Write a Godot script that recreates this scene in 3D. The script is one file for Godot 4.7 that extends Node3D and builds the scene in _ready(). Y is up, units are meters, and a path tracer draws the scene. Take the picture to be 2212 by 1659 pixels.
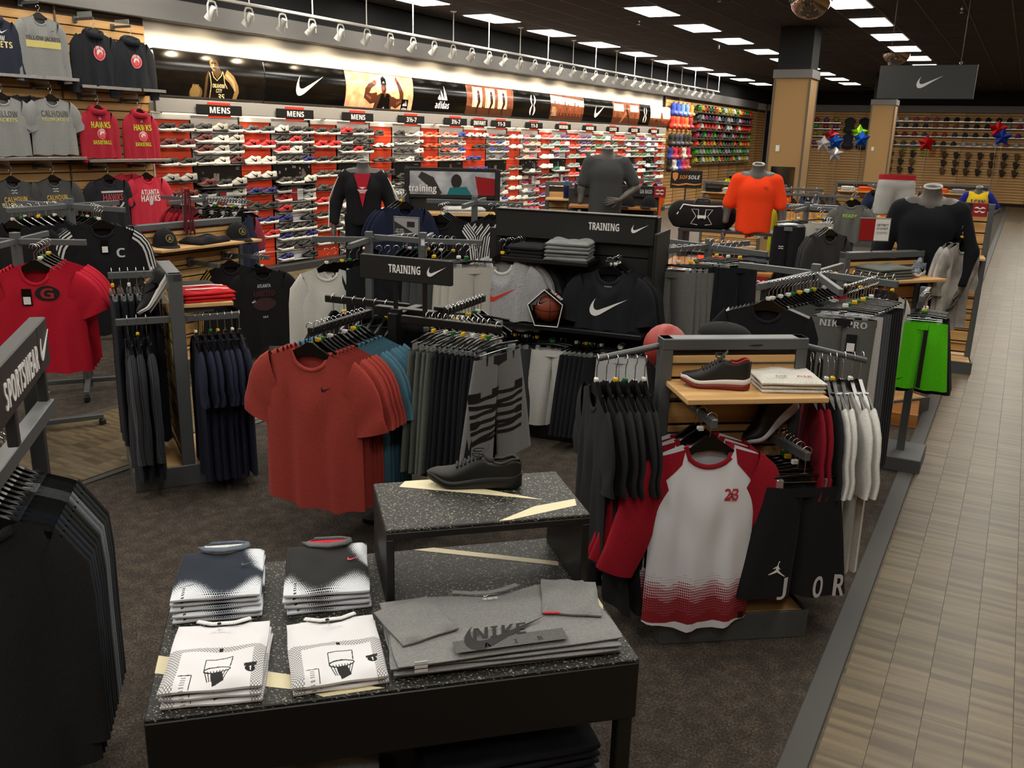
extends Node3D
# A sporting-goods store: fixtures stand on the floor (y = 0), the long shoe wall is at x = WX, the depth runs along -z.
const WX := -9.79
const CEIL := 4.12
var M := {}
var used := {}
var cache := {}
var rng := RandomNumberGenerator.new()

func _ready():
	rng.seed = 7
	set_stage()
	make_materials()
	build_shell()
	build_ceiling_things()
	build_shoe_wall()
	build_slat_wall()
	build_far_wall()
	build_table()
	build_near_racks()
	build_gondolas()
	build_training()
	build_figures()
	build_middle()
	build_back()

func set_stage():
	var cam := Camera3D.new()
	cam.name = "camera"
	add_child(cam)
	cam.position = Vector3(0, 2.1, 0)
	cam.basis = Basis(Vector3.UP, deg_to_rad(29.0)) * Basis(Vector3.RIGHT, deg_to_rad(-15.61)) * Basis(Vector3.BACK, deg_to_rad(1.557))
	cam.fov = rad_to_deg(2.0 * atan(829.5 / 1920.0))
	cam.near = 0.05
	cam.far = 120.0
	cam.current = true
	var we := WorldEnvironment.new()
	we.name = "environment"
	var env := Environment.new()
	env.background_mode = Environment.BG_COLOR
	env.background_color = Color(0.02, 0.02, 0.022)
	env.tonemap_mode = Environment.TONE_MAPPER_LINEAR
	env.tonemap_exposure = 1.0
	env.ambient_light_source = Environment.AMBIENT_SOURCE_DISABLED
	env.sdfgi_enabled = true
	env.ssao_enabled = true
	env.ssil_enabled = true
	we.environment = env
	add_child(we)

const TROFFER := 1.5
const TROFFER_GLOW := 6.0
const SPOT := 1.7
const LAMP_TINT := Color(1.0, 0.965, 0.9)

# ---------------------------------------------------------------- mesh builder
class MB:
	var v := PackedVector3Array()
	var n := PackedVector3Array()
	var t := PackedVector2Array()
	var ix := PackedInt32Array()
	func add(p: Vector3, nn: Vector3, uv := Vector2.ZERO) -> int:
		v.append(p); n.append(nn); t.append(uv)
		return v.size() - 1
	# flat convex polygon, turned so that it faces "out"
	func face(p: Array, out: Vector3, uv: Array = []):
		var nn := Vector3.ZERO
		for i in range(1, p.size() - 1):
			nn += (p[i] - p[0]).cross(p[i + 1] - p[0])
		if nn.length_squared() < 1e-16: return
		nn = nn.normalized()
		var flip := nn.dot(out) < 0.0
		if flip: nn = -nn
		var s := v.size()
		for i in p.size():
			add(p[i], nn, uv[i] if uv.size() else Vector2.ZERO)
		for i in range(1, p.size() - 1):
			if flip: ix.append_array([s, s + i, s + i + 1])
			else: ix.append_array([s, s + i + 1, s + i])
	func box(c: Vector3, s: Vector3, bev := 0.0, b := Basis()) -> MB:
		var h := s * 0.5
		bev = minf(bev, minf(h.x, minf(h.y, h.z)) * 0.95)
		for ax in 3:
			var a1 := (ax + 1) % 3
			var a2 := (ax + 2) % 3
			for sg in [-1.0, 1.0]:
				var p := []
				var uv := []
				for q in [[-1, -1], [1, -1], [1, 1], [-1, 1]]:
					var w := Vector3.ZERO
					w[ax] = sg * h[ax]
					w[a1] = q[0] * (h[a1] - bev)
					w[a2] = q[1] * (h[a2] - bev)
					p.append(c + b * w)
					uv.append(Vector2(q[0] * 0.5 + 0.5, q[1] * 0.5 + 0.5))
				var o := Vector3.ZERO
				o[ax] = sg
				face(p, b * o, uv)
				if bev > 0.0:
					for sg2 in [-1.0, 1.0]:
						var e := []
						for q in [-1.0, 1.0]:
							var w := Vector3.ZERO
							w[ax] = sg * h[ax]; w[a1] = sg2 * (h[a1] - bev); w[a2] = q * (h[a2] - bev)
							e.append(c + b * w)
						for q in [1.0, -1.0]:
							var w := Vector3.ZERO
							w[ax] = sg * (h[ax] - bev); w[a1] = sg2 * h[a1]; w[a2] = q * (h[a2] - bev)
							e.append(c + b * w)
						var o2 := Vector3.ZERO
						o2[ax] = sg; o2[a1] = sg2
						face(e, b * o2)
		if bev > 0.0:
			for sx in [-1.0, 1.0]:
				for sy in [-1.0, 1.0]:
					for sz in [-1.0, 1.0]:
						var sv := Vector3(sx, sy, sz)
						var p := []
						for ax in 3:
							var w := Vector3.ZERO
							for k in 3: w[k] = sv[k] * (h[k] - (0.0 if k == ax else bev))
							p.append(c + b * w)
						face(p, b * sv)
		return self
	# rows of points joined into a smooth sheet
	func grid(rows: Array, wrap := false, flip := false, uvs: Array = []) -> MB:
		var s := v.size()
		var w: int = rows[0].size()
		var hh := rows.size()
		var nn := PackedVector3Array()
		nn.resize(w * hh)
		var q := PackedInt32Array()
		for i in hh - 1:
			for j in (w if wrap else w - 1):
				var a := i * w + j
				var b := i * w + (j + 1) % w
				var c := a + w
				var d := b + w
				var pa: Vector3 = rows[i][j]
				var pb: Vector3 = rows[i][(j + 1) % w]
				var pc: Vector3 = rows[i + 1][j]
				var pd: Vector3 = rows[i + 1][(j + 1) % w]
				var f := (pd - pa).cross(pc - pb)
				if flip: f = -f
				nn[a] += f; nn[b] += f; nn[c] += f; nn[d] += f
				if flip: q.append_array([a, b, d, a, d, c])
				else: q.append_array([a, d, b, a, c, d])
		for i in hh:
			for j in w:
				var m := nn[i * w + j]
				add(rows[i][j], m.normalized() if m.length_squared() > 1e-20 else Vector3.UP, uvs[i][j] if uvs.size() else Vector2(float(j) / (w - 1), float(i) / maxf(1, hh - 1)))
		for k in q: ix.append(s + k)
		return self
	func tube(pts: Array, rad, seg := 6, caps := true, closed := false, sq := Vector2.ONE) -> MB:
		var rows := []
		var m := pts.size()
		var up := Vector3.UP
		var t0: Vector3 = (pts[1] - pts[0]).normalized()
		if absf(t0.dot(up)) > 0.9: up = Vector3.RIGHT
		var side := t0.cross(up).normalized()
		for i in m:
			var pa: Vector3 = pts[(i - 1 + m) % m] if closed else pts[maxi(i - 1, 0)]
			var pb: Vector3 = pts[(i + 1) % m] if closed else pts[mini(i + 1, m - 1)]
			var tt := (pb - pa).normalized()
			side = (side - tt * side.dot(tt)).normalized()
			var bi := side.cross(tt)
			var r: float = rad[i] if rad is Array else rad
			var row := PackedVector3Array()
			for k in seg:
				var a := TAU * k / seg
				row.append(pts[i] + side * cos(a) * r * sq.x + bi * sin(a) * r * sq.y)
			rows.append(row)
		if closed: rows.append(rows[0])
		grid(rows, true, true)
		if caps and not closed:
			face(Array(rows[0]), pts[0] - pts[1])
			face(Array(rows[m - 1]), pts[m - 1] - pts[m - 2])
		return self
	func lathe(prof: Array, seg := 16, o := Vector3.ZERO, sc := Vector3.ONE) -> MB:
		var rows := []
		for p in prof:
			var row := PackedVector3Array()
			for k in seg:
				var a := TAU * k / seg
				row.append(o + Vector3(cos(a) * p.x, p.y, sin(a) * p.x) * sc)
			rows.append(row)
		return grid(rows, true, false)
	func prism(poly: PackedVector2Array, z0: float, z1: float, x := Transform3D(), bev := 0.0) -> MB:
		var id := Geometry2D.triangulate_polygon(poly)
		for side in 2:
			var z := z1 if side == 0 else z0
			var o := x.basis * Vector3(0, 0, 1.0 if side == 0 else -1.0)
			for i in range(0, id.size(), 3):
				var p := []
				for k in 3: p.append(x * Vector3(poly[id[i + k]].x, poly[id[i + k]].y, z))
				face(p, o)
		var area := 0.0
		for i in poly.size():
			area += poly[i].cross(poly[(i + 1) % poly.size()])
		var sg := 1.0 if area > 0 else -1.0
		if absf(z1 - z0) > 1e-6:
			for i in poly.size():
				var a := poly[i]
				var b := poly[(i + 1) % poly.size()]
				var d := (b - a).orthogonal() * sg
				face([x * Vector3(a.x, a.y, z0), x * Vector3(b.x, b.y, z0), x * Vector3(b.x, b.y, z1), x * Vector3(a.x, a.y, z1)], x.basis * Vector3(d.x, d.y, 0))
		return self
	func merge(o: MB, x := Transform3D()) -> MB:
		var s := v.size()
		for i in o.v.size(): add(x * o.v[i], (x.basis * o.n[i]).normalized(), o.t[i])
		for k in o.ix: ix.append(s + k)
		return self
	func mesh() -> ArrayMesh:
		var a := []
		a.resize(Mesh.ARRAY_MAX)
		a[Mesh.ARRAY_VERTEX] = v; a[Mesh.ARRAY_NORMAL] = n; a[Mesh.ARRAY_TEX_UV] = t; a[Mesh.ARRAY_INDEX] = ix
		var m := ArrayMesh.new()
		m.add_surface_from_arrays(Mesh.PRIMITIVE_TRIANGLES, a)
		return m

func B() -> MB: return MB.new()
func bx(c: Vector3, s: Vector3, bev := 0.0) -> MB:
	var m := MB.new()
	m.box(c, s, bev)
	return m

# ---------------------------------------------------------------- nodes
func numbered(s: String) -> String:
	var k: int = used.get(s, -1) + 1
	used[s] = k
	return s if k == 0 else "%s_%03d" % [s, k]

func at(x: float, z: float, yaw := 0.0, y := 0.0) -> Transform3D:
	return Transform3D(Basis(Vector3.UP, deg_to_rad(yaw)), Vector3(x, y, z))

func xf(x: float, y: float, z: float, yaw := 0.0, pitch := 0.0, roll := 0.0) -> Transform3D:
	return Transform3D(Basis.from_euler(Vector3(deg_to_rad(pitch), deg_to_rad(yaw), deg_to_rad(roll))), Vector3(x, y, z))

func tag(o: Node3D, label: String, category: String, group := ""):
	o.set_meta("label", label)
	o.set_meta("category", category)
	if group: o.set_meta("group", group)
	return o

func thing(called: String, label: String, category: String, x: Transform3D, group := "") -> Node3D:
	var o := Node3D.new()
	o.name = numbered(called)
	add_child(o)
	o.transform = x
	o.set_meta("stem", called)
	tag(o, label, category, group)
	return o

func part(par: Node3D, called: String, mb, m: Material, x := Transform3D(), label := "") -> MeshInstance3D:
	var o := MeshInstance3D.new()
	o.mesh = mb.mesh() if mb is MB else mb
	o.name = called
	o.material_override = m
	o.transform = x
	if label: o.set_meta("label", label)
	par.add_child(o, true)
	return o

func solo(called: String, label: String, category: String, mb, m: Material, x := Transform3D(), group := "") -> MeshInstance3D:
	var o := part(self, numbered(called), mb, m, x)
	o.set_meta("stem", called)
	tag(o, label, category, group)
	return o

func struct(called: String, mb, m: Material, x := Transform3D()) -> MeshInstance3D:
	var o := part(self, numbered(called), mb, m, x)
	o.set_meta("kind", "structure")
	return o

func dup(o: Node3D, label: String, x: Transform3D, group := "") -> Node3D:
	var r: Node3D = o.duplicate()
	r.name = numbered(String(o.get_meta("stem", o.name)))
	add_child(r)
	r.transform = x
	r.set_meta("label", label)
	if group: r.set_meta("group", group)
	return r

const ORD := ["first", "second", "third", "fourth", "fifth", "sixth", "seventh", "eighth", "ninth", "tenth", "eleventh", "twelfth", "thirteenth", "fourteenth", "fifteenth", "sixteenth", "seventeenth", "eighteenth", "nineteenth", "twentieth", "twenty-first", "twenty-second", "twenty-third", "twenty-fourth", "twenty-fifth", "twenty-sixth", "twenty-seventh", "twenty-eighth", "twenty-ninth", "thirtieth"]
func nth(i: int) -> String: return ORD[i]

# ---------------------------------------------------------------- materials
func lin(c: Color) -> Color: return c

func mat(called: String, c: Color, rough := 0.8, metal := 0.0, tex: Texture2D = null, scale := 1.0) -> StandardMaterial3D:
	if M.has(called): return M[called]
	var m := StandardMaterial3D.new()
	m.resource_name = called
	m.albedo_color = c
	m.roughness = rough
	m.metallic = metal
	m.cull_mode = BaseMaterial3D.CULL_DISABLED
	if tex:
		m.albedo_texture = tex
		m.uv1_triplanar = true
		m.uv1_scale = Vector3.ONE * scale
	M[called] = m
	return m

# cloth of one colour: heathered when "mix" > 0
func cloth(c: Color, heather := false) -> StandardMaterial3D:
	var k := "cloth_%s_%s" % [c.to_html(false), heather]
	if M.has(k): return M[k]
	var m := mat(k, c.linear_to_srgb(), 0.92, 0.0, M_tex.heather if heather else M_tex.knit, 5.0 if heather else 4.0)
	m.rim_enabled = true
	m.rim = 0.25
	m.rim_tint = 0.6
	m.metallic_specular = 0.25
	return m

func glossy(c: Color, rough := 0.35) -> StandardMaterial3D:
	return mat("gloss_%s_%d" % [c.to_html(false), int(rough * 100)], c, rough)

var M_tex := {}

func noise_tex(sz: int, freq: float, oct: int, lo: Color, hi: Color, sd: int, typ := FastNoiseLite.TYPE_SIMPLEX_SMOOTH) -> ImageTexture:
	var nz := FastNoiseLite.new()
	nz.seed = sd
	nz.noise_type = typ
	nz.frequency = freq
	nz.fractal_octaves = oct
	var im := nz.get_seamless_image(sz, sz)
	im.convert(Image.FORMAT_RGB8)
	for y in sz:
		for x in sz:
			var g := im.get_pixel(x, y).r
			im.set_pixel(x, y, lo.lerp(hi, smoothstep(0.1, 0.9, g)))
	return ImageTexture.create_from_image(im)

func make_materials():
	var w := Color.WHITE
	M_tex.knit = noise_tex(256, 0.09, 3, Color(0.9, 0.9, 0.9), w, 3)
	M_tex.heather = heather_tex()
	M_tex.carpet = carpet_tex()
	M_tex.rubber = rubber_tex()
	M_tex.wood = wood_tex(Color(0.73, 0.56, 0.35), Color(0.84, 0.69, 0.48), 11, 512)
	M_tex.plank = wood_tex(Color(0.40, 0.35, 0.27), Color(0.60, 0.545, 0.44), 21, 512)
	mat("carpet", Color(0.60, 0.59, 0.58), 0.97, 0, M_tex.carpet, 0.9)
	mat("rubber", Color(1, 1, 1), 0.55, 0, M_tex.rubber, 1.7)
	mat("black_laminate", Color(0.055, 0.055, 0.06), 0.45)
	mat("black_metal", Color(0.05, 0.05, 0.055), 0.42, 0.1)
	mat("black_panel", Color(0.045, 0.05, 0.055), 0.55)
	mat("grey_metal", Color(0.345, 0.36, 0.37), 0.42, 0.25)
	mat("dark_grey_metal", Color(0.2, 0.205, 0.21), 0.45, 0.2)
	mat("silver", Color(0.75, 0.76, 0.77), 0.25, 0.9)
	mat("chrome", Color(0.85, 0.86, 0.88), 0.12, 1.0)
	mat("white_metal", Color(0.85, 0.85, 0.83), 0.45)
	mat("white_wall", Color(0.86, 0.85, 0.83), 0.42)
	mat("white_slat", Color(0.78, 0.78, 0.79), 0.5)
	mat("orange_slat", Color(0.86, 0.235, 0.05), 0.5)
	mat("grey_cornice", Color(0.42, 0.41, 0.40), 0.55)
	mat("ceiling", Color(0.105, 0.085, 0.072), 0.9)
	mat("tee_bar", Color(0.16, 0.13, 0.11), 0.5)
	mat("dark_paint", Color(0.05, 0.055, 0.065), 0.85)
	mat("tan_paint", Color(0.62, 0.49, 0.31), 0.75)
	mat("tan_trim", Color(0.36, 0.31, 0.25), 0.6)
	mat("maple", Color(1, 1, 1), 0.5, 0, M_tex.wood, 0.9)
	mat("maple_slat", Color(0.97, 0.95, 0.90), 0.55, 0, M_tex.wood, 0.7)
	mat("oak", Color(0.80, 0.66, 0.50), 0.5, 0, M_tex.wood, 0.9)
	mat("cream", Color(0.86, 0.82, 0.68), 0.5)
	mat("black_plastic", Color(0.02, 0.02, 0.022), 0.22)
	mat("soft_black", Color(0.03, 0.03, 0.033), 0.6)
	mat("white_print", Color(0.88, 0.88, 0.88), 0.6)
	mat("silver_print", Color(0.72, 0.73, 0.75), 0.5)
	mat("tag_white", Color(0.85, 0.85, 0.85), 0.5)
	mat("mannequin", Color(0.30, 0.285, 0.27), 0.5)
	mat("neck_cap", Color(0.55, 0.545, 0.53), 0.45)
	var gl := mat("acrylic", Color(0.9, 0.95, 0.95, 0.18), 0.05)
	gl.transparency = BaseMaterial3D.TRANSPARENCY_ALPHA
	var lamp := mat("lamp_lens", Color(0.9, 0.9, 0.9), 0.5)
	lamp.emission_enabled = true
	lamp.emission = Color(1, 0.99, 0.97)
	lamp.emission_energy_multiplier = TROFFER_GLOW
	var bulb := mat("spot_glow", Color(0.9, 0.88, 0.8), 0.5)
	bulb.emission_enabled = true
	bulb.emission = Color(1, 0.92, 0.78)
	bulb.emission_energy_multiplier = 3.0

func heather_tex() -> ImageTexture:
	var r := RandomNumberGenerator.new()
	r.seed = 5
	var sz := 256
	var im := Image.create(sz, sz, false, Image.FORMAT_RGB8)
	im.fill(Color(0.86, 0.86, 0.86))
	for k in 9000:
		var x := r.randi() % sz
		var y := r.randi() % sz
		var g := r.randf_range(0.66, 1.0)
		for i in r.randi_range(2, 7): im.set_pixel((x + i) % sz, y, Color(g, g, g))
	return ImageTexture.create_from_image(im)

func carpet_tex() -> ImageTexture:
	var a := FastNoiseLite.new(); a.seed = 1; a.frequency = 0.02; a.fractal_octaves = 3
	var b := FastNoiseLite.new(); b.seed = 2; b.frequency = 0.16; b.fractal_octaves = 3
	var sz := 512
	var ia := a.get_seamless_image(sz, sz)
	var ib := b.get_seamless_image(sz, sz)
	var r := RandomNumberGenerator.new(); r.seed = 9
	var im := Image.create(sz, sz, false, Image.FORMAT_RGB8)
	for y in sz:
		for x in sz:
			var g := ib.get_pixel(x, y).r * 0.55 + ia.get_pixel(x, y).r * 0.25 + r.randf() * 0.2
			var c := Color(0.24, 0.21, 0.185).lerp(Color(0.60, 0.545, 0.48), smoothstep(0.25, 0.8, g))
			if r.randf() < 0.06: c = c.lerp(Color(0.5, 0.42, 0.36), 0.5)
			# 50 cm carpet tiles: a faint joint on two sides
			if (x % 284 < 2) or (y % 284 < 2): c = c * 0.86
			im.set_pixel(x, y, c)
	return ImageTexture.create_from_image(im)

func rubber_tex() -> ImageTexture:
	var sz := 1024
	var r := RandomNumberGenerator.new(); r.seed = 4
	var im := Image.create(sz, sz, false, Image.FORMAT_RGB8)
	im.fill(Color(0.075, 0.075, 0.072))
	for k in 5200:
		var x := r.randi() % sz
		var y := r.randi() % sz
		var w := 2 + r.randi() % 8
		var h := 2 + r.randi() % 6
		var g := r.randf_range(0.3, 0.9)
		var c := Color(g * 0.92, g * 0.93, g * 0.82)
		for i in w:
			for j in h:
				if r.randf() < 0.85: im.set_pixel((x + i + j / 2) % sz, (y + j) % sz, c)
	return ImageTexture.create_from_image(im)

func wood_tex(lo: Color, hi: Color, sd: int, sz: int) -> ImageTexture:
	var a := FastNoiseLite.new(); a.seed = sd; a.frequency = 0.012; a.fractal_octaves = 4
	var im := Image.create(sz, sz, false, Image.FORMAT_RGB8)
	var r := RandomNumberGenerator.new(); r.seed = sd
	for y in sz:
		for x in sz:
			# grain runs along x and closes on itself through a circle in x and y
			var ax := TAU * x / sz
			var ay := TAU * y / sz
			var g := a.get_noise_3d(cos(ay) * 260.0 + cos(ax) * 10.0, sin(ay) * 260.0, sin(ax) * 14.0) * 0.5 + 0.5
			g = clampf(g + (r.randf() - 0.5) * 0.12, 0, 1)
			im.set_pixel(x, y, lo.lerp(hi, smoothstep(0.2, 0.8, g)))
	return ImageTexture.create_from_image(im)

# ---------------------------------------------------------------- lettering and marks
var font_cache := {}
func font(kind := "bold") -> Font:
	if font_cache.has(kind): return font_cache[kind]
	var f := SystemFont.new()
	f.font_names = PackedStringArray(["Droid Serif" if kind == "serif" else "Droid Sans"])
	f.font_weight = 400 if kind == "plain" else 700
	font_cache[kind] = f
	return f

# lettering as a flat mesh, centred, cap height about "h" metres; squeezed to width w when w > 0
func text_mb(s: String, h: float, w := 0.0, depth := 0.0, kind := "bold", slant := 0.0) -> MB:
	var tm := TextMesh.new()
	tm.font = font(kind)
	tm.font_size = 32
	tm.pixel_size = 0.01
	tm.curve_step = 3.0
	tm.depth = maxf(depth, 0.0)
	tm.text = s
	var ar := tm.get_mesh_arrays()
	var m := MB.new()
	var vs: PackedVector3Array = ar[Mesh.ARRAY_VERTEX]
	var lo := Vector3(1e9, 1e9, 1e9)
	var hi := -lo
	for p in vs:
		lo = lo.min(p); hi = hi.max(p)
	var k := h / maxf(hi.y - lo.y, 1e-5)
	var kx := k if w <= 0.0 else w / maxf(hi.x - lo.x, 1e-5)
	var mid := (lo + hi) * 0.5
	var ids: PackedInt32Array = ar[Mesh.ARRAY_INDEX]
	for i in range(0, ids.size(), 3):
		var p := []
		for j in 3:
			var q := vs[ids[i + j]] - mid
			p.append(Vector3(q.x * kx + q.y * k * slant, q.y * k, q.z))
		if depth <= 0.0 and (p[0].z < -1e-6): continue
		var nn: Vector3 = (p[2] - p[0]).cross(p[1] - p[0])
		m.face(p, nn)
	return m

func poly_mb(pts: Array, depth := 0.0) -> MB:
	var p := PackedVector2Array()
	for q in pts: p.append(q)
	var m := MB.new()
	if depth > 0.0: m.prism(p, 0.0, depth)
	else:
		var id := Geometry2D.triangulate_polygon(p)
		for i in range(0, id.size(), 3):
			m.face([Vector3(p[id[i]].x, p[id[i]].y, 0), Vector3(p[id[i + 1]].x, p[id[i + 1]].y, 0), Vector3(p[id[i + 2]].x, p[id[i + 2]].y, 0)], Vector3.BACK)
	return m

# curved tick mark, w wide, centred
func tick_pts(w: float, flip := false) -> Array:
	var top := [Vector2(0.0, 0.36), Vector2(0.03, 0.43), Vector2(0.09, 0.53), Vector2(0.115, 0.55)]
	var raw := [Vector2(1.0, 0.53), Vector2(0.26, 0.205), Vector2(0.19, 0.195), Vector2(0.135, 0.215), Vector2(0.11, 0.26), Vector2(0.105, 0.33), Vector2(0.125, 0.42), Vector2(0.165, 0.5), Vector2(0.09, 0.41), Vector2(0.035, 0.31), Vector2(0.01, 0.215), Vector2(0.015, 0.13), Vector2(0.05, 0.065), Vector2(0.11, 0.035), Vector2(0.19, 0.04), Vector2(0.30, 0.09), Vector2(0.65, 0.32)]
	var out := []
	for p in raw: out.append(Vector2((p.x - 0.5) * w * (-1.0 if flip else 1.0), (p.y - 0.28) * w))
	return out

# two pairs of facing crescents joined at the middle, w wide (or tall)
func arcs_mb(w: float, depth := 0.0, tall := false) -> MB:
	var m := MB.new()
	for sx in [1.0, -1.0]:
		for sy in [1.0, -1.0]:
			var o := []
			var inn := []
			for i in 9:
				var t := i / 8.0
				var x := 0.05 + 0.25 * pow(sin(PI * (0.08 + t * 0.78)), 0.9)
				var th := 0.15 * pow(sin(PI * (0.12 + t * 0.8)), 0.8)
				o.append(Vector2(x, t * 0.5))
				inn.push_front(Vector2(maxf(x - th, 0.01), t * 0.5))
			var pts := []
			for p in o + inn:
				var q := Vector2(p.x * sx, p.y * sy)
				pts.append((q if tall else Vector2(q.y, q.x)) * w)
			m.merge(poly_mb(pts, depth))
	return m

# three slanted bars in a triangle
func bars_mb(w: float, depth := 0.0) -> MB:
	var m := MB.new()
	for i in 3:
		var x := -0.36 + i * 0.3
		var h: float = [0.28, 0.5, 0.74][i]
		var y := -0.3
		m.merge(poly_mb([Vector2(x - 0.12 + 0.0, y + 0.12) * w, Vector2(x - 0.06, y) * w, Vector2(x + 0.2, y) * w, Vector2(x - 0.06 - 0.1 + 0.2 * 0, y + h) * w, Vector2(x - 0.26 + 0.1, y + h * 0.72) * w] if i > 0 else [Vector2(x - 0.14, y + 0.1) * w, Vector2(x - 0.1, y) * w, Vector2(x + 0.2, y) * w, Vector2(x + 0.03, y + h) * w], depth))
	return m

# three-leaf mark
func leaf_mb(w: float) -> MB:
	var m := MB.new()
	for a in [-0.62, 0.0, 0.62]:
		var p := []
		var d := Vector2(sin(a), cos(a))
		var e := Vector2(d.y, -d.x)
		for q in [[0.0, 0.0], [0.12, 0.25], [0.14, 0.5], [0.0, 0.85], [-0.14, 0.5], [-0.12, 0.25]]:
			p.append((e * q[0] + d * q[1]) * w)
		m.merge(poly_mb(p))
	for k in 3:
		var y := -0.06 - k * 0.11
		m.merge(poly_mb([Vector2(-0.42 + k * 0.1, y) * w, Vector2(-0.42 + k * 0.1, y - 0.06) * w, Vector2(0.42 - k * 0.1, y - 0.06) * w, Vector2(0.42 - k * 0.1, y) * w]))
	return m

# leaping figure with a ball
func leaper_pts(w: float) -> Array:
	var raw := [Vector2(0.56, 0.98), Vector2(0.60, 1.0), Vector2(0.63, 0.97), Vector2(0.61, 0.92), Vector2(0.58, 0.90), Vector2(0.55, 0.72), Vector2(0.58, 0.62), Vector2(0.63, 0.55), Vector2(0.70, 0.47), Vector2(0.64, 0.5), Vector2(0.57, 0.5), Vector2(0.60, 0.38), Vector2(0.72, 0.25), Vector2(0.92, 0.10), Vector2(1.0, 0.02), Vector2(0.90, 0.04), Vector2(0.68, 0.17), Vector2(0.50, 0.28), Vector2(0.40, 0.22), Vector2(0.15, 0.08), Vector2(0.0, 0.06), Vector2(0.05, 0.12), Vector2(0.34, 0.32), Vector2(0.44, 0.46), Vector2(0.42, 0.53), Vector2(0.28, 0.46), Vector2(0.26, 0.49), Vector2(0.42, 0.62), Vector2(0.47, 0.66), Vector2(0.50, 0.74), Vector2(0.54, 0.88)]
	var out := []
	for p in raw: out.append(Vector2((p.x - 0.5) * w, (p.y - 0.5) * w))
	return out

# a flat mark wrapped on to a surface z = f(x, y)
func wrapped(m: MB, f: Callable, o: Vector2, off := 0.0025, sgn := 1.0) -> MB:
	var r := MB.new()
	r.ix = m.ix.duplicate()
	for i in m.v.size():
		var p := Vector2(m.v[i].x + o.x, m.v[i].y + o.y)
		r.add(Vector3(p.x, p.y, f.call(p.x, p.y) + off * sgn), Vector3(0, 0, sgn))
	return r

# split long triangles so that a wrapped mark follows the folds
func fine(m: MB, most: float) -> MB:
	var r := MB.new()
	var todo := []
	for i in range(0, m.ix.size(), 3): todo.append([m.v[m.ix[i]], m.v[m.ix[i + 1]], m.v[m.ix[i + 2]]])
	while todo.size():
		var q: Array = todo.pop_back()
		var l := [q[0].distance_to(q[1]), q[1].distance_to(q[2]), q[2].distance_to(q[0])]
		var k := 0
		if l[1] > l[k]: k = 1
		if l[2] > l[k]: k = 2
		if l[k] > most:
			var a: Vector3 = q[k]
			var b: Vector3 = q[(k + 1) % 3]
			var c: Vector3 = q[(k + 2) % 3]
			var h := (a + b) * 0.5
			todo.append([a, h, c]); todo.append([h, b, c])
		else:
			var s := r.v.size()
			for p in q: r.add(p, Vector3.BACK)
			r.ix.append_array([s, s + 1, s + 2])
	return r

# ---------------------------------------------------------------- hanging garments: origin at the neck, x across, y up, +z the front
const TEE := {"w": 0.265, "l": 0.74, "sw": 0.215, "nw": 0.085, "nd": 0.085, "arm": 0.25, "sl": 0.25, "sa": 24.0, "sr": 0.115, "cr": 0.095, "t": 0.045, "fold": 0.012, "ff": 9.0, "seed": 1.0, "flare": 1.04, "hem": 0.0}

func tee_opt(o: Dictionary) -> Dictionary:
	var p := TEE.duplicate()
	p.merge(o, true)
	return p

func tee_hw(p: Dictionary, y: float) -> float:
	if y < -p.arm:
		return lerpf(p.w, p.w * p.flare, (-p.arm - y) / (p.l - p.arm))
	return lerpf(p.w, p.sw, smoothstep(-p.arm, -0.05, y))

func tee_top(p: Dictionary, x: float, front: bool) -> float:
	var a := absf(x)
	if a < p.nw:
		return -(p.nd if front else p.nd * 0.22) * sqrt(maxf(0.0, 1.0 - pow(a / p.nw, 2.0)))
	return -(a - p.nw) * 0.34

func tee_z(p: Dictionary, x: float, y: float, s: float) -> float:
	var hw := tee_hw(p, y)
	var u := clampf(x / hw, -1, 1)
	var yt := tee_top(p, x, s > 0)
	var v := clampf((y + p.l) / (yt + p.l), 0, 1)
	var d: float = p.t * sqrt(1.0 - u * u * 0.999) * lerpf(1.0, 0.5, smoothstep(0.72, 1.0, v))
	var f: float = p.fold * pow(1.0 - v, 0.7) * (1.0 - pow(absf(u), 3.0)) * (sin(u * p.ff + p.seed * 2.1 + 0.8 * sin(v * 3.0 + p.seed)) + 0.5 * sin(u * p.ff * 1.9 + p.seed * 5.0 + v * 2.0))
	f += p.fold * 0.5 * smoothstep(0.35, 0.75, v) * (1.0 - v) * 2.0 * sin(absf(u) * 7.0 - v * 9.0 + p.seed)
	return s * (d + 0.004) + f

func tee_body(p: Dictionary, nu := 20, nv := 14) -> MB:
	var m := MB.new()
	for s in [1.0, -1.0]:
		var rows := []
		var uvs := []
		for i in nv + 1:
			var v := 1.0 - pow(1.0 - float(i) / nv, 1.25)
			var row := PackedVector3Array()
			var ur := []
			for j in nu + 1:
				var u := -1.0 + 2.0 * j / nu
				u = sign(u) * pow(absf(u), 0.9)
				var xt: float = u * p.sw
				var yt := tee_top(p, xt, s > 0)
				var yb: float = -p.l + p.hem * (1.0 - u * u) * (1.0 if s > 0 else 1.6) + 0.006 * sin(u * p.ff + p.seed)
				var y := lerpf(yb, yt, v)
				var x := u * lerpf(tee_hw(p, y), p.sw, smoothstep(0.86, 1.0, v))
				row.append(Vector3(x, y, tee_z(p, x, y, s) if absf(u) < 0.999 else 0.0))
				ur.append(Vector2(u * 0.5 + 0.5, -y / p.l))
			rows.append(row)
			uvs.append(ur)
		m.grid(rows, false, s > 0, uvs)
	return m

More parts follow.
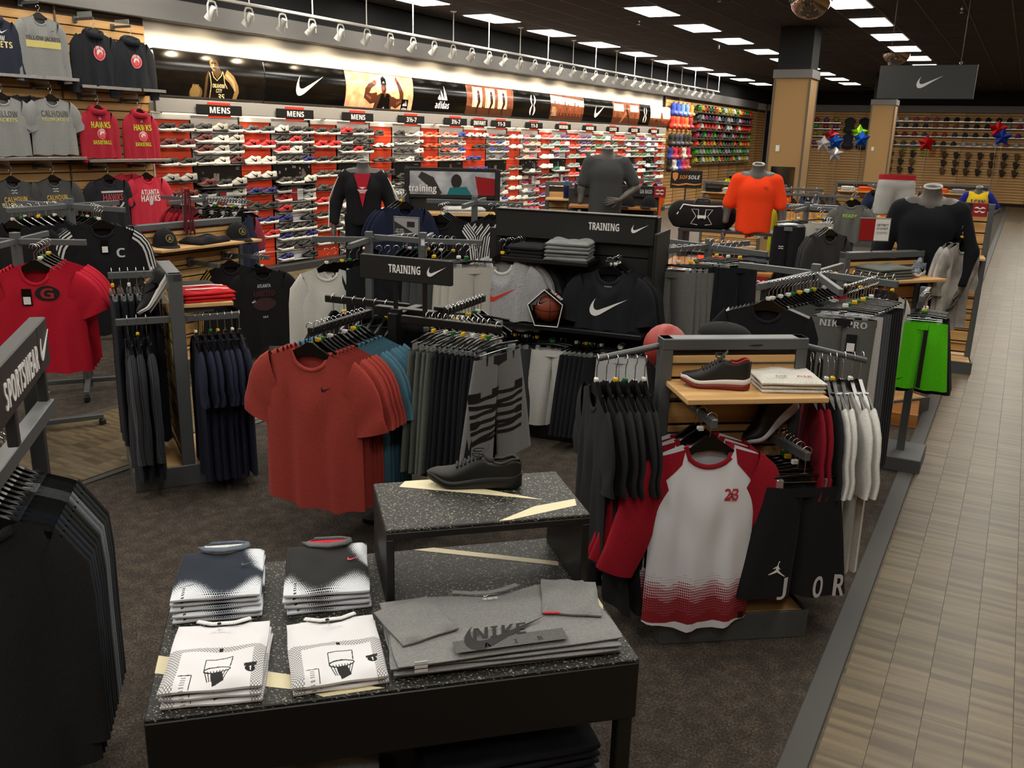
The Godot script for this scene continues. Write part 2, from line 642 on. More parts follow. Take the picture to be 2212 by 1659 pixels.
func tee_sleeve(p: Dictionary, s: float, ns := 7, seg := 12) -> MB:
	var rows := []
	var a0 := deg_to_rad(p.sa)
	var c := Vector2(p.sw * 0.86, -0.045 - p.sr * 0.75)
	for i in ns + 1:
		var f := float(i) / ns
		var an := lerpf(deg_to_rad(70), a0, minf(1, f * p.sl / 0.125))
		var dir := Vector2(sin(an), -cos(an))
		var ax := Vector2(-dir.y, dir.x)
		if i > 0: c += dir * p.sl / ns
		var r := lerpf(p.sr, p.cr, pow(f, 0.8))
		var th: float = p.t * lerpf(0.72, 0.5, f) + 0.006
		var row := PackedVector3Array()
		for k in seg:
			var a := TAU * k / seg
			var wob: float = p.fold * 0.55 * sin(f * 11.0 + cos(a) * 3.0 + p.seed * 3.0) * f
			row.append(Vector3((c.x + ax.x * cos(a) * r) * s, c.y + ax.y * cos(a) * r, sin(a) * th + wob))
		rows.append(row)
	var m := MB.new()
	m.grid(rows, true, s < 0)
	return m

func tee_collar(p: Dictionary, r := 0.009) -> MB:
	var pts := []
	for side in 2:
		for i in 10:
			var x: float = (-1.0 + 2.0 * i / 10.0) * p.nw * (1.0 if side == 0 else -1.0)
			var y := tee_top(p, x, side == 0)
			pts.append(Vector3(x, y + 0.002, tee_z(p, x * 0.98, y - 0.004, 1.0 if side == 0 else -1.0) * (0.9 if side == 0 else 0.8)))
	var m := MB.new()
	m.tube(pts, r, 6, false, true, Vector2(0.55, 1.25))
	return m

# a garment's thing at "x"; d: kind, colours, label, name, category, shape
func garment(d: Dictionary, label: String, x: Transform3D, group := "") -> Node3D:
	var key := "g_" + str(d.hash())
	if cache.has(key):
		return dup(cache[key], label, x, group)
	var o: Node3D
	if d.kind == "bottoms": o = make_bottoms(d, label, x, group)
	else: o = make_top(d, label, x, group)
	cache[key] = o
	return o

func fabric(d: Dictionary, k := "color") -> Material:
	if d.has("mat"): return M[d.mat]
	return cloth(d[k], d.get("heather", false))

func make_top(d: Dictionary, label: String, x: Transform3D, group: String) -> Node3D:
	var p := tee_opt(d.get("p", {}))
	var lo: bool = d.get("low", false)
	var o := thing(d.get("name", "t_shirt"), label, d.get("cat", "t-shirt"), x, group)
	var f := fabric(d)
	part(o, "body", tee_body(p, 12 if lo else 22, 8 if lo else 16), f)
	var sm: Material = cloth(d.sleeve, d.get("heather", false)) if d.has("sleeve") else f
	if p.sl > 0.0:
		for s in [-1.0, 1.0]:
			var sl := part(o, "sleeve", tee_sleeve(p, s, 4 if lo else 8, 8 if lo else 14), sm)
			if d.has("stripes"):
				for q in 3: part(sl, "stripe", sleeve_stripe(p, s, (q - 1) * 0.3), cloth(d.stripes))
	if d.has("raglan"):
		for s in [-1.0, 1.0]:
			var q := [Vector2(p.nw * 1.0, -0.004), Vector2(p.sw * 0.99, -(p.sw - p.nw) * 0.34), Vector2(p.w * 0.99, -p.arm * 0.75), Vector2(p.w * 0.985, -p.arm - 0.02), Vector2(p.nw + 0.075, -p.arm * 0.55), Vector2(p.nw + 0.012, -0.07)]
			for k in q.size(): q[k].x *= s
			for fr in [1.0, -1.0]:
				part(o, "shoulder_panel", wrapped(fine(poly_mb(q), 0.035), func(a, b): return tee_z(p, a, b, fr), Vector2.ZERO, 0.002, fr), sm)
	if not lo:
		part(o, "collar", tee_collar(p, d.get("collar_r", 0.009)), cloth(d.collar, false) if d.has("collar") else f)
	if d.get("hood", false):
		part(o, "hood", hood_mb(p), f)
		if d.has("p") and not lo:
			for s in [-1.0, 1.0]:
				part(o, "drawstring", B().tube([Vector3(0.025 * s, -0.075, tee_z(p, 0.025, -0.075, 1) + 0.02), Vector3(0.03 * s, -0.14, tee_z(p, 0.03, -0.14, 1) + 0.008), Vector3(0.028 * s, -0.22, tee_z(p, 0.03, -0.22, 1) + 0.005)], 0.003, 5), f)
	for k in d.get("marks", []):
		var mk: MB = k.mb
		part(o, k.get("name", "print"), wrapped(fine(mk, 0.03), func(a, b): return tee_z(p, a, b, 1.0), k.at, k.get("off", 0.003)), k.mat)
	if d.has("tags"):
		swing_tag(o, d.tags)
	return o

func sleeve_stripe(p: Dictionary, s: float, off: float) -> MB:
	var rows := []
	var q := p.duplicate()
	var c := Vector2(p.sw * 0.86, -0.045 - p.sr * 0.75)
	var ns := 8
	for i in ns + 1:
		var f := float(i) / ns
		var a: float = lerpf(deg_to_rad(70), deg_to_rad(p.sa), minf(1, f * p.sl / 0.125))
		var dir := Vector2(sin(a), -cos(a))
		var ax := Vector2(-dir.y, dir.x)
		if i > 0: c += dir * p.sl / ns
		var r := lerpf(p.sr, p.cr, pow(f, 0.8))
		var th: float = p.t * lerpf(0.72, 0.5, f) + 0.006
		var row := PackedVector3Array()
		for k in [-0.13, 0.13]:
			var an: float = PI * 0.28 + off + k * 0.6
			var wob: float = p.fold * 0.55 * sin(f * 11.0 + cos(an) * 3.0 + p.seed * 3.0) * f
			row.append(Vector3((c.x + ax.x * cos(an) * (r + 0.004)) * s, c.y + ax.y * cos(an) * (r + 0.004), sin(an) * (th + 0.004) + wob))
		rows.append(row)
	return B().grid(rows, false, s > 0)

func hood_mb(p: Dictionary) -> MB:
	var pts := []
	var rr := []
	for i in 15:
		var a := TAU * i / 15.0
		var b := 0.5 - 0.5 * cos(a - PI * 0.5 + PI)
		pts.append(Vector3(cos(a) * (p.nw + 0.02), -0.055 * (0.5 + 0.5 * sin(a)) + 0.015, sin(a) * (p.t + 0.012)))
		rr.append(0.026 + 0.014 * (0.5 - 0.5 * sin(a)))
	var m := MB.new()
	m.tube(pts, rr, 8, false, true, Vector2(0.75, 1.3))
	var prof := []
	for i in 8:
		var a := PI * i / 7.0
		prof.append(Vector2(maxf(0.001, sin(a)) * 0.12, -cos(a) * 0.09))
	m.lathe(prof, 12, Vector3(0, -0.06, -p.t - 0.01), Vector3(1, 1, 0.35))
	return m

func swing_tag(o: Node3D, q):
	var g := part(o, "swing_tag", bx(Vector3(0, -0.05, 0), Vector3(0.055, 0.1, 0.003)), M.black_plastic, q)
	part(g, "price_sticker", bx(Vector3(0, -0.07, 0.0022), Vector3(0.04, 0.045, 0.0015)), M.tag_white)

# trousers or shorts: origin at the middle of the waistband
func make_bottoms(d: Dictionary, label: String, x: Transform3D, group: String) -> Node3D:
	var p := {"w": 0.2, "l": 0.5, "lw": 0.13, "t": 0.03, "fold": 0.012, "seed": 1.0, "gap": 0.02}
	p.merge(d.get("p", {}), true)
	var lo: bool = d.get("low", false)
	var o := thing(d.get("name", "shorts"), label, d.get("cat", "shorts"), x, group)
	var f := fabric(d)
	for s in [-1.0, 1.0]:
		part(o, "leg", leg_mb(p, s, 6 if lo else 12, 10 if lo else 16), f)
	part(o, "waistband", B().grid(band_rows(p, 0.0, -0.04, 0.004, 20), true, false), cloth(d.band, false) if d.has("band") else f)
	for k in d.get("marks", []):
		var mk: MB = k.mb
		part(o, k.get("name", "print"), wrapped(fine(mk, 0.03), func(a, b): return leg_z(p, a, b), k.at, 0.003), k.mat)
	if d.has("side"):
		for s in [-1.0, 1.0]:
			var rows := []
			for i in 13:
				var v := i / 12.0
				var row := PackedVector3Array()
				for a in [-0.5, 0.0, 0.5]:
					row.append(leg_pt(p, s, v, a if s > 0 else PI - a, 0.003))
				rows.append(row)
			part(o, "side_stripe", B().grid(rows, false, s > 0), cloth(d.side))
	if d.has("tags"): swing_tag(o, d.tags)
	return o

func leg_pt(p: Dictionary, s: float, v: float, a: float, off := 0.0) -> Vector3:
	var hw := lerpf(p.w * 0.53, p.lw, v)
	var cx: float = lerpf(p.w * 0.49, maxf(p.w * 0.49, p.lw + p.gap), v)
	var th: float = p.t * (1.0 + 0.25 * v)
	var fo: float = p.fold * smoothstep(0.05, 0.5, v) * sin(cos(a) * 5.0 + p.seed * 2.3 * s + v * 1.5)
	return Vector3(s * cx + cos(a) * (hw + off), -p.l * v, sin(a) * (th + off) + fo)

func leg_z(p: Dictionary, x: float, y: float) -> float:
	var s := 1.0 if x > 0 else -1.0
	var v := clampf(-y / p.l, 0, 1)
	var hw := lerpf(p.w * 0.53, p.lw, v)
	var cx: float = lerpf(p.w * 0.49, maxf(p.w * 0.49, p.lw + p.gap), v)
	return leg_pt(p, s, v, acos(clampf((x - s * cx) / hw, -1, 1))).z

func leg_mb(p: Dictionary, s: float, nv: int, seg: int) -> MB:
	var rows := []
	for i in nv + 1:
		var row := PackedVector3Array()
		for k in seg: row.append(leg_pt(p, s, float(i) / nv, TAU * k / seg))
		rows.append(row)
	return B().grid(rows, true, false)

func band_rows(p: Dictionary, y0: float, y1: float, off: float, seg: int) -> Array:
	var rows := []
	for y in [y0, lerpf(y0, y1, 0.5), y1]:
		var row := PackedVector3Array()
		for k in seg:
			var a := TAU * k / seg
			row.append(Vector3(cos(a) * (p.w + off), y, sin(a) * (p.t * 0.9 + off) + 0.003 * sin(a * 9.0)))
		rows.append(row)
	return rows

# ---------------------------------------------------------------- hangers: origin at the neck of the garment, hook over a bar "up" above it
func hanger(label: String, x: Transform3D, up := 0.12, clips := false, mark := "", w := 0.2) -> Node3D:
	var key := "hanger_%s_%s_%s_%s" % [up, clips, mark, w]
	if cache.has(key): return dup(cache[key], label, x, "clothes hangers")
	var o := thing("clothes_hanger", label, "hanger", x, "clothes hangers")
	var pts := [Vector3(0, 0.03, 0), Vector3(0, up - 0.035, 0)]
	for i in 9:
		var a := lerpf(-0.9, PI + 0.2, i / 8.0)
		pts.append(Vector3(cos(a) * 0.022, up - 0.004 + sin(a) * 0.022, 0))
	part(o, "hook", B().tube(pts, 0.0022, 5), M.chrome)
	if clips:
		part(o, "bar", B().tube([Vector3(-w, 0.012, 0), Vector3(0, 0.024, 0), Vector3(w, 0.012, 0)], [0.006, 0.009, 0.006], 6), M.black_plastic)
		part(o, "rail", B().tube([Vector3(-w * 0.85, -0.008, 0), Vector3(w * 0.85, -0.008, 0)], 0.0025, 5), M.chrome)
		for s in [-1.0, 1.0]:
			part(o, "clip", bx(Vector3(s * w * 0.7, -0.014, 0), Vector3(0.03, 0.045, 0.03), 0.004), M.acrylic)
	else:
		var pl := [Vector2(-0.012, 0.045), Vector2(-0.05, 0.02), Vector2(-w * 0.6, -0.02), Vector2(-w, -0.062), Vector2(-w * 0.98, -0.08), Vector2(-w * 0.6, -0.05), Vector2(-0.06, -0.025), Vector2(0, -0.018)]
		for i in range(6, -1, -1): pl.append(Vector2(-pl[i].x, pl[i].y))
		part(o, "arms", B().prism(PackedVector2Array(pl), -0.008, 0.008), M.black_plastic)
	if mark:
		var c: Color = {"yellow": Color(0.85, 0.68, 0.02), "green": Color(0.02, 0.4, 0.16), "white": Color(0.85, 0.85, 0.83), "blue": Color(0.03, 0.06, 0.6), "red": Color(0.75, 0.05, 0.1)}[mark]
		part(o, "size_marker", bx(Vector3(0, 0.045, 0), Vector3(0.03, 0.022, 0.018), 0.004), glossy(c, 0.4))
	return o

const MARKS := ["", "white", "green", "", "yellow", "", "white", "", "yellow", "green", "", "white"]

func brief(s: String) -> String:
	var w := s.split(" ")
	if w.size() <= 16: return s
	for k in ["training", "heather", "the", "grey-green", "at", "long-sleeved", "rack"]:
		var i := w.find(k)
		if i > 3 and w.size() > 16: w.remove_at(i)
	return " ".join(w.slice(0, 16))

# n garments hung one behind the other: x places the first one's neck, step leads to the next
func hang(d: Dictionary, n: int, x: Transform3D, step: Vector3, where: String, from := 0, o: Dictionary = {}):
	var up: float = o.get("up", 0.12)
	for i in n:
		var q := x
		q.origin += step * i
		q.basis = q.basis * Basis(Vector3.UP, deg_to_rad(rng.randf_range(-3, 3) if i > 0 else 0.0))
		var which := "front" if from == 0 and n == 1 else nth(i + from)
		var lab: String = "%s, %s %s" % [d.label, which, where] if n + from > 1 else "%s %s" % [d.label, where]
		garment(d, lab, q, d.get("group", d.label + " hung on racks"))
		var hq := q
		if d.kind == "bottoms": hq.origin += q.basis * Vector3(0, 0.022, 0)
		hanger(brief("black hanger of " + lab), hq, up, d.kind == "bottoms", MARKS[(i + from * 5 + int(d.hash() % 7)) % 12] if o.get("marks", true) else "", d.get("p", {}).get("w", 0.26) * (0.8 if d.kind != "bottoms" else 0.92))

# ---------------------------------------------------------------- folded clothes: origin at the middle of the underside, +z the fold that faces the shopper
func folded_mb(w: float, d: float, h: float, sd := 1.0, lump := 0.004, neck := 0.0) -> MB:
	var nx := 14
	var nz := 14
	var m := MB.new()
	var top := []
	var uvs := []
	for i in nz + 1:
		var row := PackedVector3Array()
		var ur := []
		for j in nx + 1:
			var u := -1.0 + 2.0 * j / nx
			var v := -1.0 + 2.0 * i / nz
			u = sign(u) * pow(absf(u), 0.75)
			v = sign(v) * pow(absf(v), 0.75)
			var x := u * w * 0.5 * (1.0 + 0.012 * sin(v * 4.0 + sd))
			var z := v * d * 0.5 * (1.0 + 0.012 * sin(u * 5.0 + sd * 2.0))
			if neck > 0.0 and v < 0.0: z += neck * pow(maxf(0, 1.0 - pow(u / 0.42, 2.0)), 0.5) * pow(-v, 6.0)
			var e := pow(maxf(0.0, 1.0 - pow(absf(u), 12.0)), 0.5) * pow(maxf(0.0, 1.0 - pow(absf(v), 12.0)), 0.5)
			var y := h * (0.5 + 0.5 * e) + lump * (sin(u * 5.0 + v * 3.0 + sd) * 0.6 + sin(v * 6.0 - u * 4.0 + sd * 3.0) * 0.5) * e
			row.append(Vector3(x, y, z))
			ur.append(Vector2(u * 0.5 + 0.5, v * 0.46 + 0.47))
		top.append(row)
		uvs.append(ur)
	m.grid(top, false, false, uvs)
	# rim and underside
	var rim := []
	for j in nx + 1: rim.append(top[nz][j])
	for i in range(nz - 1, -1, -1): rim.append(top[i][nx])
	for j in range(nx - 1, -1, -1): rim.append(top[0][j])
	for i in range(1, nz): rim.append(top[i][0])
	var rows := []
	var ru := []
	for k in 4:
		var row := PackedVector3Array()
		var ur := []
		for i in rim.size():
			var q: Vector3 = rim[i]
			var y: float = lerpf(q.y, 0.0, k / 3.0)
			var s: float = 1.0 - (0.02 if k == 3 else 0.0)
			row.append(Vector3(q.x * s, y, q.z * s))
			ur.append(Vector2(q.x / w + 0.5, clampf(q.z / d * 0.92 + 0.47 + k * 0.022, 0, 1)))
		rows.append(row)
		ru.append(ur)
	m.grid(rows, true, true, ru)
	m.face(Array(rows[3]), Vector3.DOWN)
	return m

# a pile of n folded pieces, bottom first; returns the topmost
func pile(d: Dictionary, n: int, x: Transform3D, w: float, dp: float, h: float, where: String, o: Dictionary = {}) -> Node3D:
	var last: Node3D
	for i in n:
		var q := x
		var top := i == n - 1
		q.origin += Vector3(0, (h + 0.0006) * i, 0) + x.basis * Vector3(rng.randf_range(-1, 1) * 0.004, 0, rng.randf_range(-1, 1) * 0.006)
		q.basis = q.basis * Basis(Vector3.UP, deg_to_rad(rng.randf_range(-1.5, 1.5)))
		var lab := "%s, %s of the pile %s" % [d.label, ("topmost" if top else ("lowest" if i == 0 else nth(i) + " from the bottom")), where]
		if n == 1: lab = "%s %s" % [d.label, where]
		last = thing(d.get("name", "folded_shirt"), brief(lab), d.get("cat", "folded shirt"), q, d.get("group", d.label + " " + where))
		part(last, "body", folded_mb(w, dp, h * (1.12 if top else 1.0), i * 1.7 + w, o.get("lump", 0.003) if top else 0.001, o.get("neck", 0.0) if top else 0.0), fabric(d))
	return last

# ---------------------------------------------------------------- shoes: toe towards +x, sole on y = 0
const SH_S := [0.0, 0.1, 0.22, 0.34, 0.42, 0.52, 0.64, 0.76, 0.88, 1.0]
const SH_H := [0.088, 0.1, 0.086, 0.088, 0.108, 0.097, 0.077, 0.06, 0.048, 0.034]

func sh_tab(s: float, t: Array) -> float:
	for i in SH_S.size() - 1:
		if s <= SH_S[i + 1]:
			return lerpf(t[i], t[i + 1], smoothstep(0, 1, (s - SH_S[i]) / (SH_S[i + 1] - SH_S[i])) * 0.5 + 0.5 * (s - SH_S[i]) / (SH_S[i + 1] - SH_S[i]))
	return t[-1]

func sh_w(s: float) -> float:
	var b := lerpf(0.036, 0.0335, smoothstep(0.0, 0.4, s))
	b = lerpf(b, 0.048, smoothstep(0.4, 0.74, s))
	b = lerpf(b, 0.034, smoothstep(0.78, 1.0, s))
	return b * sqrt(maxf(0.0, 1.0 - pow(absf(2.0 * s - 1.0), 7.0)))

func sh_y0(s: float, p: Dictionary) -> float: return 0.024 * pow(smoothstep(0.68, 1.0, s), 1.6) + 0.008 * pow(1.0 - smoothstep(0.0, 0.14, s), 2.0)
func sh_y1(s: float, p: Dictionary) -> float: return sh_y0(s, p) + lerpf(p.heel, p.toe, smoothstep(0.15, 0.8, s)) * (1.0 - 0.25 * smoothstep(0.9, 1.0, s))
func sh_h(s: float, p: Dictionary) -> float:
	return sh_y0(s, p) * 0.6 + sh_tab(s, SH_H) * p.high + p.get("collar", 0.0) * (1.0 - smoothstep(0.3, 0.55, s))

func sh_pt(s: float, t: float, p: Dictionary) -> Vector2:  # t: -1..1 round the upper; returns (z, y)
	var w := sh_w(s) * 0.965
	var y1 := sh_y1(s, p) - 0.004
	var h := sh_h(s, p)
	var a := absf(t)
	var zc := w * sin(a * PI * 0.5)
	var yc := y1 + (h - y1) * pow(cos(a * PI * 0.5), 0.55)
	var rim := minf(w, 0.029)
	var open := (1.0 - smoothstep(0.33, 0.43, s)) * smoothstep(0.015, 0.05, s)
	var zo: float
	var yo: float
	if a > 0.5:
		var q := (1.0 - a) / 0.5
		zo = lerpf(w, rim, q * q)
		yo = y1 + (h - y1) * pow(q, 0.85)
	else:
		zo = rim * (a / 0.5) * 0.9
		yo = lerpf(0.045, h, smoothstep(0.2, 0.5, a))
	return Vector2(lerpf(zc, zo, open) * sign(t), lerpf(yc, yo, open))

func shoe_upper(p: Dictionary, ns: int, nt: int) -> MB:
	var rows := []
	for i in ns + 1:
		var s := 0.006 + 0.988 * (0.5 - 0.5 * cos(PI * i / ns)) if ns > 14 else 0.006 + 0.988 * i / ns
		var row := PackedVector3Array()
		for j in nt + 1:
			var q := sh_pt(s, -1.0 + 2.0 * j / nt, p)
			row.append(Vector3((s - 0.5) * p.len - 0.01 * q.y * (1.0 - s), q.y, q.x))
		rows.append(row)
	return B().grid(rows, false, true)

func shoe_sole(p: Dictionary, ns: int, a := 0.0, b := 1.0) -> MB:
	var rows := []
	for i in ns + 1:
		var s := 0.0015 + 0.997 * (0.5 - 0.5 * cos(PI * i / ns))
		var w := sh_w(s) + 0.0015
		var y0 := lerpf(sh_y0(s, p), sh_y1(s, p), a)
		var y1 := lerpf(sh_y0(s, p), sh_y1(s, p), b)
		var x: float = (s - 0.5) * p.len * 1.015
		var row := PackedVector3Array()
		for q in [[-0.9, 0], [-1.03, 0.22], [-1.05, 0.6], [-0.98, 1.0], [-0.8, 1.05], [0.8, 1.05], [0.98, 1.0], [1.05, 0.6], [1.03, 0.22], [0.9, 0]]:
			row.append(Vector3(x, lerpf(y0, y1, q[1]), q[0] * w))
		rows.append(row)
	return B().grid(rows, true, true)

# a flat mark laid on the side of the upper; side +1 is +z
func shoe_mark(pts: Array, o: Vector2, p: Dictionary, side: float, off := 0.0025) -> MB:
	var f := fine(poly_mb(pts), 0.02)
	var r := MB.new()
	for i in f.v.size():
		var x: float = f.v[i].x + o.x
		var y: float = f.v[i].y + o.y
		var s := clampf(x / p.len + 0.5, 0.02, 0.98)
		var best := 0.9
		var bd := 9.0
		for k in 25:
			var t := 0.45 + 0.55 * k / 24.0
			var d := absf(sh_pt(s, t, p).y - y)
			if d < bd: bd = d; best = t
		r.add(Vector3(x, y, side * (sh_pt(s, best, p).x + off)), Vector3(0, 0.3, side).normalized())
	r.ix = f.ix
	return r

# c: upper, sole, mark, extra keys: heel, toe, high, collar, len, tick, midsole, laces
func shoe(c: Dictionary, label: String, x: Transform3D, group := "", fine_detail := false) -> Node3D:
	var key := "shoe_" + str(c.hash()) + str(fine_detail)
	if cache.has(key): return dup(cache[key], label, x, group)
	var p := {"len": 0.3, "heel": 0.036, "toe": 0.022, "high": 1.0, "collar": 0.0}
	p.merge(c, true)
	var o := thing(c.get("name", "sneaker"), label, "shoe", x, group)
	var um: Material = M[c.upper_mat] if c.has("upper_mat") else mat("shoe_%s" % c.upper.to_html(false), c.upper, 0.6)
	part(o, "upper", shoe_upper(p, 30 if fine_detail else 13, 26 if fine_detail else 12), um)
	var sm := mat("sole_%s" % c.sole.to_html(false), c.sole, 0.5)
	if c.has("outsole"):
		part(o, "midsole", shoe_sole(p, 26 if fine_detail else 10, c.get("split", 0.4), 1.0), sm)
		part(o, "outsole", shoe_sole(p, 26 if fine_detail else 10, 0.0, c.get("split", 0.4)), mat("sole_%s" % c.outsole.to_html(false), c.outsole, 0.5))
	else:
		part(o, "sole", shoe_sole(p, 26 if fine_detail else 10), sm)
	if c.has("mark"):
		for sd in [1.0, -1.0]:
			part(o, "side_mark", shoe_mark(tick_pts(0.12 * p.len / 0.3), Vector2(-0.005, 0.058 * p.high), p, sd), mat("ink_%s" % c.mark.to_html(false), c.mark, 0.5))
	if fine_detail:
		var lm: Material = mat("shoe_%s" % c.get("lace", c.upper).to_html(false), c.get("lace", c.upper), 0.6)
		var lm2 := B()
		for k in 7:
			var s := 0.43 + k * 0.042
			var s2 := s + 0.016
			var pts := []
			for j in 9:
				var t := -0.42 + 0.84 * j / 8.0
				var q := sh_pt(lerpf(s, s2, j / 8.0), t, p)
				pts.append(Vector3((lerpf(s, s2, j / 8.0) - 0.5) * p.len, q.y + 0.004, q.x))
			lm2.tube(pts, 0.0034, 6, true, false, Vector2(1, 1.3))
		for sg in [-1.0, 1.0]:
			var pts := []
			for j in 12:
				var a := TAU * j / 11.0
				pts.append(Vector3(-0.012 + cos(a) * 0.02, sh_h(0.42, p) + 0.006 + 0.006 * sin(a), sg * (0.016 + 0.014 * sin(a * 0.5))))
			lm2.tube(pts, 0.0026, 5)
		part(o, "laces", lm2, lm)
		var tg := []
		for i in 7:
			var v := i / 6.0
			var row := PackedVector3Array()
			for j in 7:
				var u := -1.0 + j / 3.0
				row.append(Vector3(-0.005 - 0.04 * v, sh_h(0.42, p) - 0.012 + 0.048 * v - 0.012 * u * u, u * (0.021 - 0.004 * v * v)))
			tg.append(row)
		part(o, "tongue", B().grid(tg, false, false), um)
		if c.has("lining"):
			var pts := []
			for j in 17:
				var a := -2.3 + 4.6 * j / 16.0
				var s: float = 0.2 - 0.15 * cos(a)
				pts.append(Vector3((s - 0.5) * p.len - 0.002, sh_h(s, p) - 0.001, minf(sh_w(s), 0.028) * sin(a) * 0.95))
			part(o, "collar_lining", B().tube(pts, 0.0055, 6), mat("shoe_%s" % c.lining.to_html(false), c.lining, 0.7))
	return o

# ---------------------------------------------------------------- caps and helmets: brim towards +z, underside on y = 0
func dome_mb(rx: float, ry: float, rz: float, seg := 16, nv := 7) -> MB:
	var prof := []
	for i in nv + 1:
		var a := PI * 0.5 * i / nv
		prof.append(Vector2(maxf(cos(a), 0.001), sin(a)))
	var rows := []
	for q in prof:
		var row := PackedVector3Array()
		for k in seg:
			var a := TAU * k / seg
			row.append(Vector3(cos(a) * q.x * rx, pow(q.y, 0.85) * ry, sin(a) * q.x * rz))
		rows.append(row)
	return B().grid(rows, true, false)

func cap(c: Color, bc: Color, label: String, x: Transform3D, group := "", flat := false, hi := true) -> Node3D:
	var key := "cap_%s_%s_%s" % [c.to_html(), bc.to_html(), flat]
	if cache.has(key): return dup(cache[key], label, x, group)
	var o := thing("baseball_cap", label, "cap", x, group)
	part(o, "crown", dome_mb(0.082, 0.125, 0.098, 20 if hi else 10, 8 if hi else 4), cloth(c))
	var top := []
	for i in 5:
		var v := i / 4.0
		var row := PackedVector3Array()
		for j in 13:
			var u := -1.0 + j / 6.0
			var a := u * 1.25
			var r := 0.092 + 0.078 * v * sqrt(maxf(0.0, 1.0 - pow(absf(u), 3.0)))
			row.append(Vector3(sin(a) * lerpf(0.084, 0.098, v) , 0.012 - (0.0 if flat else 0.03 * pow(u, 2.0) * v) - 0.01 * v, 0.02 + cos(a) * r * 0.9))
		top.append(row)
	var br := B()
	br.grid(top, false, true)
	var bot := []
	for r in top:
		var q := PackedVector3Array()
		for p in r: q.append(p - Vector3(0, 0.004, 0))
		bot.append(q)
	br.grid(bot, false, false)
	part(o, "brim", br, cloth(bc))
	if hi: part(o, "button", dome_mb(0.008, 0.006, 0.008, 8, 3), cloth(bc), xf(0, 0.124, 0))
	return o

func helmet(c: Color, label: String, x: Transform3D, group := "") -> Node3D:
	var key := "helmet_%s" % c.to_html()
	if cache.has(key): return dup(cache[key], label, x, group)
	var o := thing("batting_helmet", label, "helmet", x, group)
	var sh := dome_mb(0.105, 0.17, 0.12, 12, 6)
	sh.merge(B().tube([Vector3(-0.1, 0.01, 0.0), Vector3(-0.098, -0.05, 0.01)], [0.045, 0.03], 8, true, false, Vector2(1, 0.4)))
	part(o, "shell", sh, mat("helmet_%s" % c.to_html(false), c, 0.22), xf(0, 0.06, 0))
	var top := []
	for i in 3:
		var row := PackedVector3Array()
		for j in 7:
			var a := (-1.0 + j / 3.0) * 0.9
			row.append(Vector3(sin(a) * 0.1, 0.075 - 0.012 * i, cos(a) * (0.112 + 0.03 * i)))
		top.append(row)
	part(o, "brim", B().grid(top, false, true), mat("helmet_%s" % c.darkened(0.3).to_html(false), c.darkened(0.3), 0.3))
	return o

